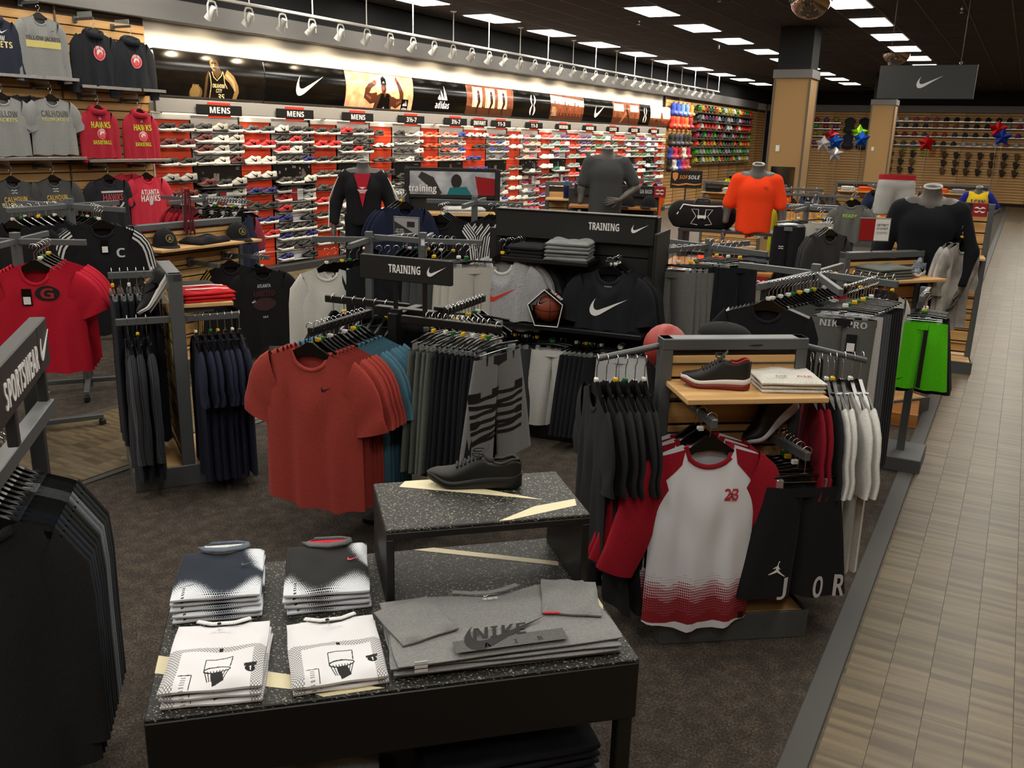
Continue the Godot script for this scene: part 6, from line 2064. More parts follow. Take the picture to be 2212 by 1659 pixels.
	rack_arm(r, xf(-0.13, 1.2, 0.0), 0.54, bm)
	rack_arm(r, xf(0.09, 1.2, 0.05, 90), 0.56, bm)
	rack_arm(r, xf(-0.03, 1.2, -0.24, -90), 0.54, bm)
	rack_arm(r, xf(0.2, 1.2, -0.14, 180), 0.58, bm)
	part(r, "arm_hub", bx(Vector3(0.03, 1.18, -0.1), Vector3(0.36, 0.05, 0.05), 0.003), bm)
	part(r, "arm_hub", bx(Vector3(0.03, 1.1, -0.1), Vector3(0.05, 0.2, 0.3), 0.003), bm)
	var ts := thing("rack_sign", "black TRAINING sign with a white tick mark on the four-armed rack", "sign", F * xf(0.087, 1.427, 0.0))
	part(ts, "board", bx(Vector3.ZERO, Vector3(0.53, 0.125, 0.03), 0.003), M.black_panel)
	part(ts, "lettering", text_mb("TRAINING", 0.042, 0.185, 0.002), M.white_print, xf(0.0, 0.002, 0.016))
	part(ts, "tick", poly_mb(tick_pts(0.11), 0.002), M.white_print, xf(0.185, 0.004, 0.016))
	for x in [-0.06, 0.11]: part(ts, "stem", bx(Vector3(x, -0.15, 0), Vector3(0.02, 0.2, 0.02), 0.002), bm)
	var coral := Color(0.42, 0.062, 0.05)
	var teal := Color(0.085, 0.20, 0.28)
	var tee := {"kind": "top", "color": coral, "heather": true, "label": "coral red heather t-shirt", "p": {"t": 0.03, "l": 0.77, "w": 0.275, "sw": 0.235, "sl": 0.27, "sa": 16.0, "sr": 0.125, "cr": 0.11, "nw": 0.105, "nd": 0.09, "hem": -0.03, "fold": 0.014}, "marks": [mark(poly_mb(tick_pts(0.062)), 0.1, -0.17, M.soft_black)]}
	var fx := F * xf(-0.13, 1.085, 0.535)
	hang(tee, 1, fx, Vector3.ZERO, "at the front of the black rack")
	var tee2 := tee.duplicate(true)
	tee2.p.seed = 4.0
	tee2.p.t = 0.02
	tee2["tags"] = xf(0.22, -0.42, 0.03, 25)
	hang(tee2, 5, F * xf(-0.125, 1.085, 0.48), -F.basis.z * 0.034, "on the front arm of the black rack", 1)
	var tt := tee2.duplicate(true)
	tt.color = teal
	tt.label = "teal blue heather t-shirt"
	tt.marks = []
	hang(tt, 6, F * xf(-0.12, 1.085, 0.30), -F.basis.z * 0.04, "behind the coral ones on the black rack")
	var sh := {"kind": "bottoms", "name": "shorts", "color": Color(0.14, 0.155, 0.14), "heather": true, "label": "grey-green training shorts", "p": {"w": 0.19, "l": 0.6, "lw": 0.14, "t": 0.018, "fold": 0.01}}
	var ax := F * xf(0.24, 1.07, 0.05, 90)
	hang(sh, 4, ax, F.basis.x * 0.034, "on the right arm of the black rack")
	var sb := sh.duplicate(true)
	sb.color = Color(0.016, 0.018, 0.024)
	sb.label = "black training shorts"
	sb.p.l = 0.57
	hang(sb, 8, F * xf(0.385, 1.07, 0.05, 90), F.basis.x * 0.028, "beyond the grey-green ones on the black rack")
	var pr := {"kind": "bottoms", "name": "shorts", "color": Color(0.2, 0.205, 0.21), "label": "grey and black shorts with huge white lettering", "p": {"w": 0.19, "l": 0.56, "lw": 0.15, "t": 0.02, "fold": 0.005}, "band": Color(0.02, 0.02, 0.02), "marks": [mark(text_mb("NIKE", 0.44, 0.26), -0.02, -0.29, M.soft_black)]}
	pr.marks[0].mb = (B().merge(pr.marks[0].mb, Transform3D(Basis(Vector3.BACK, PI * 0.5), Vector3.ZERO)))
	hang(pr, 1, F * xf(0.63, 1.06, 0.05, 78), Vector3.ZERO, "at the end of the right arm")
	var bt := {"kind": "top", "color": Color(0.016, 0.017, 0.02), "label": "black training t-shirt", "p": {"t": 0.022, "l": 0.72, "sl": 0.22}}
	hang(bt, 7, F * xf(-0.52, 1.07, -0.24, -90), F.basis.x * 0.07, "on the left arm of the black rack")
	for i in 12:
		var q := F * xf(0.2, 1.07, -0.68 + i * 0.042)
		hanger("empty black hanger, %s from the tip of the rear arm of the black rack" % nth(i), q, 0.12, i % 3 == 1, MARKS[i])
	hang({"kind": "top", "color": Color(0.02, 0.02, 0.024), "label": "dark training top", "p": {"t": 0.022, "l": 0.7, "sl": 0.5, "sa": 6.0, "cr": 0.055}}, 5, F * xf(0.2, 1.07, -0.22), -F.basis.z * 0.045, "on the rear arm of the black rack", 0, {"up": 0.121})

# ---------------------------------------------------------------- gondolas: origin in the middle of the front of the base, +z the front
func gondola(label: String, x: Transform3D, w: float, back := true, h := 1.29, cat := "gondola") -> Node3D:
	var o := thing("display_gondola", label, cat, x)
	var d := 0.62
	var gm: Material = M.grey_metal
	part(o, "kick_plate", bx(Vector3(0, 0.065, -0.006), Vector3(w, 0.13, 0.014), 0.003), gm)
	part(o, "kick_plate", bx(Vector3(0, 0.065, -d + 0.006), Vector3(w, 0.13, 0.014), 0.003), gm)
	for s in [-0.5, 0.5]:
		part(o, "side_plate", bx(Vector3(s * w, 0.065, -d * 0.5), Vector3(0.014, 0.13, d), 0.003), gm)
		part(o, "upright", bx(Vector3(s * (w - 0.05), h * 0.5, -d * 0.5), Vector3(0.05, h, 0.075), 0.003), gm)
	part(o, "deck", bx(Vector3(0, 0.118, -d * 0.25), Vector3(w - 0.03, 0.014, d * 0.5 - 0.04), 0.002), M.maple)
	part(o, "deck", bx(Vector3(0, 0.118, -d * 0.75), Vector3(w - 0.03, 0.014, d * 0.5 - 0.04), 0.002), M.maple)
	part(o, "top_rail", bx(Vector3(0, h - 0.025, -d * 0.5), Vector3(w, 0.05, 0.08), 0.004), gm)
	var n := int((h - 0.22) / 0.105)
	for s in [-1.0, 1.0]:
		for k in n: part(o, "slat", bx(Vector3(0, 0.17 + (k + 0.5) * 0.105, -d * 0.5 + s * 0.022), Vector3(w - 0.1, 0.093, 0.014), 0.003), M.maple_slat)
	part(o, "core", bx(Vector3(0, h * 0.5 + 0.05, -d * 0.5), Vector3(w - 0.1, h - 0.22, 0.026)), M.groove_brown)
	for s in [-1.0, 1.0]:
		for k in 7:
			part(o, "grid_wire", bx(Vector3(0, 0.25 + k * 0.155, -d * 0.5 + s * 0.034), Vector3(w - 0.1, 0.006, 0.006)), M.dark_grey_metal)
	return o

func gshelf(label: String, x: Transform3D, w: float, y := 1.105, d := 0.31, side := 1.0) -> Node3D:
	var o := thing("maple_shelf", label, "shelf", x)
	var z := -0.31 + side * (0.03 + d * 0.5 - 0.02)
	part(o, "board", bx(Vector3(0, y - 0.011, z), Vector3(w, 0.022, d), 0.002), M.maple)
	for s in [-0.5, 0.5]: part(o, "bracket", bx(Vector3(s * (w - 0.08), y - 0.04, z - side * d * 0.15), Vector3(0.006, 0.035, d * 0.6)), M.grey_metal)
	return o

func shoe_at(c: Dictionary, label: String, x: Transform3D, p: Vector3, toe: Vector3, up: Vector3):
	var b := Basis(toe.normalized(), up.normalized(), toe.cross(up).normalized())
	shoe(c, label, x * Transform3D(b, p - up.normalized() * 0.04), "", true)

func build_gondolas():
	var gm: Material = M.grey_metal
	var black := Color(0.016, 0.017, 0.02)
	# G1: the end-on unit left of the middle
	var A := at(-4.57, -3.38, -33.7)
	var g := gondola("grey two-foot gondola seen end-on, navy shirts on its right face", A, 0.62)
	for q in [[0.26, 1.04, 0.0], [-0.09, 1.255, 0.0]]: rack_arm(g, xf(q[0], q[1], -0.29), 0.31, gm, "faceout")
	rack_arm(g, xf(0.26, 1.04, -0.35, 180), 0.31, gm, "faceout")
	var slot := B()
	for k in 46: slot.box(Vector3(0.286, 0.2 + k * 0.023, -0.31), Vector3(0.002, 0.012, 0.006))
	part(g, "slot_row", slot, M.soft_black).set_meta("kind", "stuff")
	gshelf("maple shelf holding red jerseys on the end-on gondola", A, 0.56, 1.105, 0.31, -1.0)
	var tk := {"kind": "top", "name": "track_jacket", "cat": "jacket", "color": Color(0.02, 0.023, 0.032), "sleeve": Color(0.03, 0.033, 0.04), "label": "dark jacket with a grey sleeve stripe", "stripes": Color(0.1, 0.11, 0.12), "p": {"t": 0.026, "l": 0.78, "sl": 0.56, "sa": 5.0, "w": 0.23, "sw": 0.19, "sr": 0.09, "cr": 0.05}}
	hang(tk, 3, A * xf(0.26, 0.9, -0.04), A.basis.z * -0.05, "on the left arm of the end-on gondola", 0, {"up": 0.14})
	var pn := {"kind": "bottoms", "name": "trousers", "cat": "trousers", "color": Color(0.013, 0.015, 0.022), "label": "black training trousers", "p": {"w": 0.19, "l": 0.88, "lw": 0.1, "t": 0.02, "fold": 0.008}}
	hang(pn, 6, A * xf(-0.09, 1.11, 0.0), A.basis.z * -0.045, "on the far left arm of the end-on gondola", 0, {"up": 0.13})
	var nv := {"kind": "top", "color": Color(0.016, 0.02, 0.042), "label": "navy t-shirt", "p": {"t": 0.024, "l": 0.8, "sl": 0.24, "sa": 10.0, "w": 0.27}}
	hang(nv, 7, A * xf(0.26, 0.89, -0.66, 180), A.basis.z * 0.042, "on the right arm of the end-on gondola", 0, {"up": 0.14})
	shoe_at({"upper": Color(0.03, 0.033, 0.035), "sole": Color(0.85, 0.85, 0.85), "mark": Color(0.85, 0.85, 0.85), "len": 0.29, "outsole": Color(0.7, 0.7, 0.7)}, "black running shoe with white tick tilted on a clear stand", A, Vector3(0.18, 1.17, -0.19), Vector3(0, -0.8, 0.6), Vector3(0, 0.6, 0.8))
	var ac := thing("shoe_stand", "clear acrylic stand under the tilted black running shoe", "stand", A)
	part(ac, "slope", bx(Vector3(0.18, 1.14, -0.23), Vector3(0.1, 0.006, 0.2)), M.acrylic, Transform3D(Basis(Vector3.RIGHT, deg_to_rad(53)), Vector3(0, 1.14, -0.23) - Basis(Vector3.RIGHT, deg_to_rad(53)) * Vector3(0, 1.14, -0.23)))
	part(ac, "bracket", bx(Vector3(0.18, 1.13, -0.265), Vector3(0.09, 0.05, 0.05), 0.004), M.acrylic)
	var top := pile({"label": "folded red jersey with white piping", "name": "folded_jersey", "cat": "jersey", "color": Color(0.56, 0.02, 0.025)}, 3, A * xf(0.12, 1.106, -0.49, 96), 0.3, 0.26, 0.02, "on the end-on gondola shelf", {"lump": 0.008})
	for q in [[-0.07, 0.028], [0.05, 0.026]]:
		part(top, "white_piping", B().tube([Vector3(-0.12, q[1], q[0]), Vector3(-0.04, q[1] + 0.004, q[0] + 0.03), Vector3(0.05, q[1] + 0.003, q[0] + 0.02), Vector3(0.12, q[1] - 0.002, q[0] + 0.035)], 0.007, 6, true, false, Vector2(1.4, 0.5)), M.tag_white)
	pile({"label": "folded black and tan jersey", "name": "folded_jersey", "cat": "jersey", "color": Color(0.03, 0.028, 0.026)}, 2, A * xf(-0.17, 1.106, -0.48, 92), 0.24, 0.24, 0.022, "behind the red jerseys")
	# G2: the unit with the two black caps
	var C := at(-6.15, -5.6, 90)
	gondola("grey four-foot gondola with two black caps on its shelf", C, 1.2)
	gshelf("maple shelf holding two black caps on the left gondola", C, 1.14)
	gshelf("maple shelf on the far face of the left gondola", C, 1.14, 1.105, 0.31, -1.0)
	for k in 2:
		var cp := cap(Color(0.012, 0.012, 0.014), Color(0.0121, 0.012, 0.014), ["black cap with a gold badge on the left gondola shelf, nearer the post", "black cap with a gold badge on the left gondola shelf, beside the navy jersey"][k], C * Transform3D(Basis(Vector3.UP, deg_to_rad(-18)).scaled(Vector3.ONE * 1.22), Vector3([-0.36, 0.44][k], 1.106, [-0.2, -0.17][k])))
		if k == 0:
			var bd := func(r): return wrapped(fine(poly_mb(oval(0, 0, r, r, 0, 20)), 0.02), func(a, b): return 0.098 * sqrt(maxf(0.05, 1.0 - pow(a / 0.082, 2.0) - pow(maxf(b, 0.0) / 0.125, 2.36))), Vector2(0, 0.062), 0.003 + (0.027 - r) * 0.12)
			part(cp, "badge_ring", bd.call(0.027), inkm(Color(0.3, 0.24, 0.06)))
			part(cp, "badge_disc", bd.call(0.022), M.soft_black)
			part(cp, "badge_letter", wrapped(text_mb("A", 0.026, 0.024), func(a, b): return 0.098 * sqrt(maxf(0.05, 1.0 - pow(a / 0.082, 2.0) - pow(maxf(b, 0.0) / 0.125, 2.36))), Vector2(0, 0.062), 0.0045), inkm(Color(0.4, 0.33, 0.1)))
			cache["cap_%s_%s_%s" % [Color(0.012, 0.012, 0.014).to_html(), Color(0.0121, 0.012, 0.014).to_html(), false]] = cp
	var bt := pile({"label": "crumpled black t-shirt", "color": Color(0.014, 0.014, 0.016)}, 1, C * xf(0.04, 1.106, -0.16, 10), 0.4, 0.24, 0.045, "between the two caps", {"lump": 0.014})
	flat_mark(bt, "print", text_mb("ATL", 0.03, 0.09), M.dark_grey_metal, Vector3(0.02, 0.062, 0.03), 0, 4)
	var au := {"kind": "top", "color": Color(0.013, 0.012, 0.013), "label": "black ATLANTA UNITED t-shirt", "p": {"t": 0.03, "l": 0.72, "sl": 0.22, "sa": 20.0, "w": 0.27}, "marks": [mark(text_mb("ATLANTA", 0.03, 0.13), 0, -0.14, M.silver_print), mark(text_mb("UNITED", 0.05, 0.2), 0, -0.21, inkm(Color(0.06, 0.01, 0.012))), mark(poly_mb(oval(0, 0, 0.11, 0.06)), 0, -0.31, inkm(Color(0.035, 0.012, 0.013))), mark(text_mb("USA", 0.02, 0.05), 0, -0.43, M.silver_print), mark(bars_mb(0.04), -0.1, -0.28, M.white_print)]}
	hang(au, 3, C * xf(0.42, 0.84, 0.14, -24), -(C.basis * Basis(Vector3.UP, deg_to_rad(-24))).z * 0.06, "on the right arm of the left gondola", 0, {"up": 0.13})
	var g2 := thing("faceout_arm", "grey faceout arm carrying the ATLANTA UNITED t-shirts", "rack arm", C * xf(0.3, 0.97, -0.26, 18))
	rack_arm(g2, xf(0.06, 0.0, 0.0), 0.46, gm, "bar")
	part(g2, "bracket", bx(Vector3(0.06, -0.02, 0.0), Vector3(0.06, 0.08, 0.02), 0.003), gm)
	var g3 := thing("faceout_arm", "bare grey faceout arm on the left gondola face", "rack arm", C * xf(-0.05, 0.95, -0.26))
	rack_arm(g3, Transform3D(), 0.36, gm, "bar")
	part(g3, "bracket", bx(Vector3(0, -0.02, 0.0), Vector3(0.06, 0.08, 0.02), 0.003), gm)
	hang({"kind": "top", "name": "track_jacket", "cat": "jacket", "color": Color(0.012, 0.012, 0.013), "label": "black jacket with gold sleeve stripes", "stripes": Color(0.45, 0.28, 0.06), "p": {"t": 0.03, "l": 0.74, "sl": 0.54, "sa": 8.0, "sr": 0.1, "cr": 0.055}}, 1, C * xf(0.2, 0.9, -0.03, -20), Vector3.ZERO, "behind the ATLANTA UNITED t-shirts", 0, {"up": 0.1})
	garment({"kind": "top", "name": "jersey", "cat": "jersey", "color": Color(0.016, 0.02, 0.045), "sleeve": Color(0.25, 0.03, 0.05), "p": {"l": 0.76, "sl": 0.26, "t": 0.05}}, "navy jersey with red sleeves hanging beyond the left gondola", C * xf(0.8, 1.28, -0.5, 10))
	hanger("black hanger of the navy jersey with red sleeves", C * xf(0.8, 1.28, -0.5, 10), 0.12)
	var ly := thing("lanyard_bundle", "bundle of burgundy lanyards hanging over the left gondola rail", "lanyards", C * xf(-0.05, 1.29, -0.24))
	var ty := B()
	for k in 14:
		var a := k * 0.9
		ty.tube([Vector3(cos(a) * 0.02, 0.28, sin(a) * 0.012), Vector3(cos(a) * 0.035, 0.1, sin(a) * 0.02), Vector3(cos(a) * 0.05 + 0.01 * sin(k * 3.0), -0.1 + 0.02 * sin(k * 5.0), sin(a) * 0.025)], 0.006, 5)
	part(ly, "straps", ty, cloth(Color(0.12, 0.012, 0.02)))
	part(ly, "peg", B().tube([Vector3(0, -0.02, -0.07), Vector3(0, 0.3, -0.07), Vector3(0, 0.29, 0.01)], 0.006, 6), gm)
	# G5: the unit with the raglan shirt
	var J := at(-0.80, -3.50, 37.4)
	var j := gondola("grey gondola with a red-sleeved raglan shirt and a maple shelf", J, 0.655)
	gshelf("maple shelf holding a basketball shoe and white t-shirts", J, 0.6)
	rack_arm(j, xf(-0.19, 1.03, -0.28), 0.32, gm, "faceout")
	rack_arm(j, xf(0.17, 0.88, -0.28, 10), 0.32, gm, "faceout")
	part(j, "waterfall_arm", B().tube([Vector3(0.31, 1.25, -0.33), Vector3(0.62, 1.18, -0.3)], 0.014, 6), gm)
	part(j, "waterfall_arm", B().tube([Vector3(-0.31, 1.25, -0.33), Vector3(-0.6, 1.2, -0.3)], 0.014, 6), gm)
	var rg := {"kind": "top", "name": "raglan_shirt", "cat": "shirt", "mat": "print_raglan", "sleeve": Color(0.32, 0.012, 0.025), "collar": Color(0.25, 0.01, 0.02), "raglan": true, "label": "white raglan shirt with dark red sleeves", "p": {"t": 0.04, "l": 0.78, "w": 0.225, "sl": 0.47, "sa": 19.0, "sr": 0.105, "cr": 0.085, "nw": 0.105, "nd": 0.085, "hem": -0.035, "fold": 0.013}, "marks": [mark(text_mb("23", 0.052, 0.06), 0.1, -0.2, inkm(Color(0.5, 0.03, 0.05))), mark(poly_mb(leaper_pts(0.055)), 0.1, -0.2, inkm(Color(0.35, 0.01, 0.03))), mark(poly_mb([Vector2(-0.012, -0.015), Vector2(0.012, -0.015), Vector2(0.012, 0.015), Vector2(-0.012, 0.015)]), 0.2, -0.765, M.soft_black)]}
	var im := Image.create(256, 256, false, Image.FORMAT_RGB8)
	for y in 256:
		for x in 256:
			var v := y / 256.0 + 0.015 * sin(x * 0.09)
			var t := smoothstep(0.7, 1.0, v)
			var dx := fposmod(x / 4.0, 1.0) - 0.5
			var dy := fposmod(y / 4.0, 1.0) - 0.5
			im.set_pixel(x, y, Color(0.52, 0.09, 0.13) if dx * dx + dy * dy < t * 0.55 and t > 0.02 else Color(0.84, 0.85, 0.88))
	print_mat("print_raglan", im, 0.92)
	var rx := J * xf(-0.19, 0.905, 0.0)
	hang(rg, 1, rx, Vector3.ZERO, "at the front of its gondola", 0, {"up": 0.125, "marks": false})
	var rg2: Dictionary = rg.duplicate(true)
	rg2.marks = []
	rg2.p.seed = 3.0
	rg2.p.t = 0.025
	hang(rg2, 2, J * xf(-0.205, 0.91, -0.075), -J.basis.z * 0.06, "behind the foremost one", 1, {"up": 0.12})
	var js := {"kind": "bottoms", "name": "shorts", "color": Color(0.014, 0.014, 0.016), "label": "black basketball shorts", "p": {"w": 0.165, "l": 0.5, "lw": 0.125, "t": 0.035, "gap": 0.0, "fold": 0.01}}
	var jf := js.duplicate(true)
	jf["marks"] = [mark(poly_mb(leaper_pts(0.07)), -0.09, -0.36, M.white_print), mark(text_mb("J", 0.1, 0.045), -0.06, -0.45, M.silver_print), mark(text_mb("O", 0.1, 0.05), 0.1, -0.45, M.silver_print), mark(text_mb("R", 0.1, 0.05), 0.2, -0.45, M.silver_print)]
	hang(jf, 1, J * xf(0.225, 0.73, 0.02), Vector3.ZERO, "with white JORDAN lettering beside the raglan shirt", 0, {"up": 0.13})
	hang(js, 6, J * xf(0.22, 0.735, -0.03), -J.basis.z * 0.034, "behind the lettered ones beside the raglan shirt", 0, {"up": 0.13})
	shoe_at({"upper": Color(0.02, 0.02, 0.022), "sole": Color(0.75, 0.75, 0.82), "len": 0.29, "high": 1.1, "collar": 0.02, "heel": 0.045}, "black basketball shoe with white sole hung under the maple shelf", J, Vector3(0.148, 0.945, -0.2), Vector3(-0.79, -0.61, 0.1), Vector3(-0.6, 0.79, 0.05))
	var hs := thing("shoe_stand", "clear acrylic stand behind the hung black basketball shoe", "stand", J)
	part(hs, "plate", bx(Vector3(0.2, 0.93, -0.25), Vector3(0.07, 0.09, 0.02), 0.004), M.acrylic)
	shoe({"upper": Color(0.045, 0.043, 0.045), "sole": Color(0.82, 0.82, 0.82), "outsole": Color(0.45, 0.03, 0.03), "split": 0.5, "high": 1.22, "collar": 0.018, "len": 0.3, "heel": 0.05, "toe": 0.036, "lining": Color(0.55, 0.03, 0.05), "lace": Color(0.02, 0.02, 0.02)}, "black high basketball shoe with red outsole on the maple shelf", J * Transform3D(Basis(Vector3.UP, deg_to_rad(160)).scaled(Vector3.ONE * 0.94), Vector3(-0.125, 1.106, -0.165)), "", true)
	var wt := pile({"label": "white t-shirt with dotted hem", "color": Color(0.68, 0.67, 0.62)}, 3, J * xf(0.19, 1.106, -0.19, -6), 0.27, 0.27, 0.016, "on the maple shelf", {"neck": 0.03, "lump": 0.005})
	var dots := B()
	for i in 20:
		for k in 4: dots.merge(poly_mb(oval(-0.115 + i * 0.012 + (k % 2) * 0.006, -k * 0.009, 0.0018, 0.0018, 0, 6)))
	flat_mark(wt, "dot_print", dots, M.soft_black, Vector3(0, 0.0245, 0.1))
	flat_mark(wt, "lettering", text_mb("AIR", 0.022, 0.07), inkm(Color(0.4, 0.02, 0.03)), Vector3(0.06, 0.0245, 0.07))
	flat_mark(wt, "lettering", text_mb("THE", 0.015, 0.05), M.soft_black, Vector3(-0.04, 0.0245, 0.072))
	part(wt, "collar", B().tube([Vector3(-0.06, 0.02, -0.13), Vector3(-0.03, 0.024, -0.11), Vector3(0.03, 0.024, -0.11), Vector3(0.06, 0.02, -0.13)], 0.005, 6), cloth(Color(0.68, 0.67, 0.62)))
	var rs := [["dark red t-shirt", Color(0.22, 0.008, 0.02), 2, 0.37], ["black t-shirt", Color(0.016, 0.016, 0.018), 1, 0.45], ["white t-shirt", Color(0.68, 0.68, 0.66), 4, 0.48]]
	for q in rs:
		hang({"kind": "top", "color": q[1], "label": q[0], "p": {"t": 0.024, "l": 0.78, "sl": 0.3, "sa": 12.0, "w": 0.24, "sr": 0.11, "cr": 0.095}}, q[2], J * xf(q[3], 1.05, -0.31, 78), J.basis.x * 0.042, "on the right waterfall of the raglan gondola", 0, {"up": 0.15})
	hang({"kind": "top", "color": Color(0.018, 0.018, 0.021), "label": "black jersey t-shirt", "p": {"t": 0.02, "l": 0.72, "sl": 0.26, "sa": 10.0, "w": 0.25}}, 6, J * xf(-0.6, 1.06, -0.3, -90), J.basis.x * 0.042, "on the left waterfall of the raglan gondola", 0, {"up": 0.14})
	hang({"kind": "bottoms", "name": "shorts", "color": Color(0.014, 0.014, 0.016), "label": "black shorts", "p": {"w": 0.17, "l": 0.42, "lw": 0.12, "t": 0.02}, "marks": [mark(poly_mb(leaper_pts(0.05)), 0.05, -0.3, M.white_print)]}, 3, J * xf(-0.55, 0.55, -0.26, -70), J.basis.x * 0.05, "below the jersey t-shirts on the left of the raglan gondola", 0, {"up": 0.09})
	cap(Color(0.014, 0.014, 0.016), Color(0.0142, 0.014, 0.016), "black cap with red print lying on the top rail of the raglan gondola", J * Transform3D(Basis(Vector3.UP, 0.5).scaled(Vector3(1.3, 0.45, 1.3)), Vector3(0.02, 1.262, -0.47)))
	var bb := thing("basketball", "red basketball showing above the raglan gondola rail", "ball", J * xf(-0.24, 1.205, -0.5))
	part(bb, "ball", ball_mb(0.1), glossy(Color(0.6, 0.2, 0.18), 0.5))
	part(bb, "cradle", bx(Vector3(0, -0.09, 0.07), Vector3(0.08, 0.02, 0.16)), gm)
	# G8: folded camouflage shirts and a grey shoe
	var K := at(-0.653, -7.465, 51)
	gondola("grey gondola with grey camouflage shirts and a grey shoe on its shelf", K, 0.8)
	gshelf("maple shelf holding grey camouflage shirts and a grey shoe", K, 0.74)
	gshelf("maple shelf holding a black garment left of the camouflage shirts", K, 0.74, 1.105, 0.31, -1.0)
	pile({"label": "folded grey camouflage shirt", "color": Color(0.17, 0.19, 0.18), "heather": true}, 4, K * xf(-0.1, 1.106, -0.16, 4), 0.36, 0.26, 0.022, "on the gondola shelf", {"lump": 0.007})
	shoe({"upper": Color(0.42, 0.45, 0.5), "sole": Color(0.8, 0.8, 0.8), "mark": Color(0.12, 0.12, 0.14), "len": 0.29}, "grey running shoe beside the camouflage shirts", K * xf(0.23, 1.106, -0.17, 205), "", true)
	pile({"label": "folded black garment", "color": Color(0.014, 0.014, 0.016)}, 1, K * xf(-0.1, 1.106, -0.46, 180), 0.34, 0.24, 0.04, "on the far face shelf of the camouflage gondola", {"lump": 0.01})
	var nt := thing("store_notice", "red and white store notice on a stem above the camouflage gondola", "notice", K * xf(-0.12, 1.46, -0.31, -18))
	notice(nt, 0.24, M.grey_metal)
	part(nt, "stem", bx(Vector3(0, -0.13, -0.006), Vector3(0.012, 0.1, 0.008)), M.dark_grey_metal)

func ball_mb(r: float) -> MB:
	var prof := []
	for i in 13: prof.append(Vector2(maxf(0.0005, sin(PI * i / 12.0)) * r, -cos(PI * i / 12.0) * r))
	return B().lathe(prof, 20)

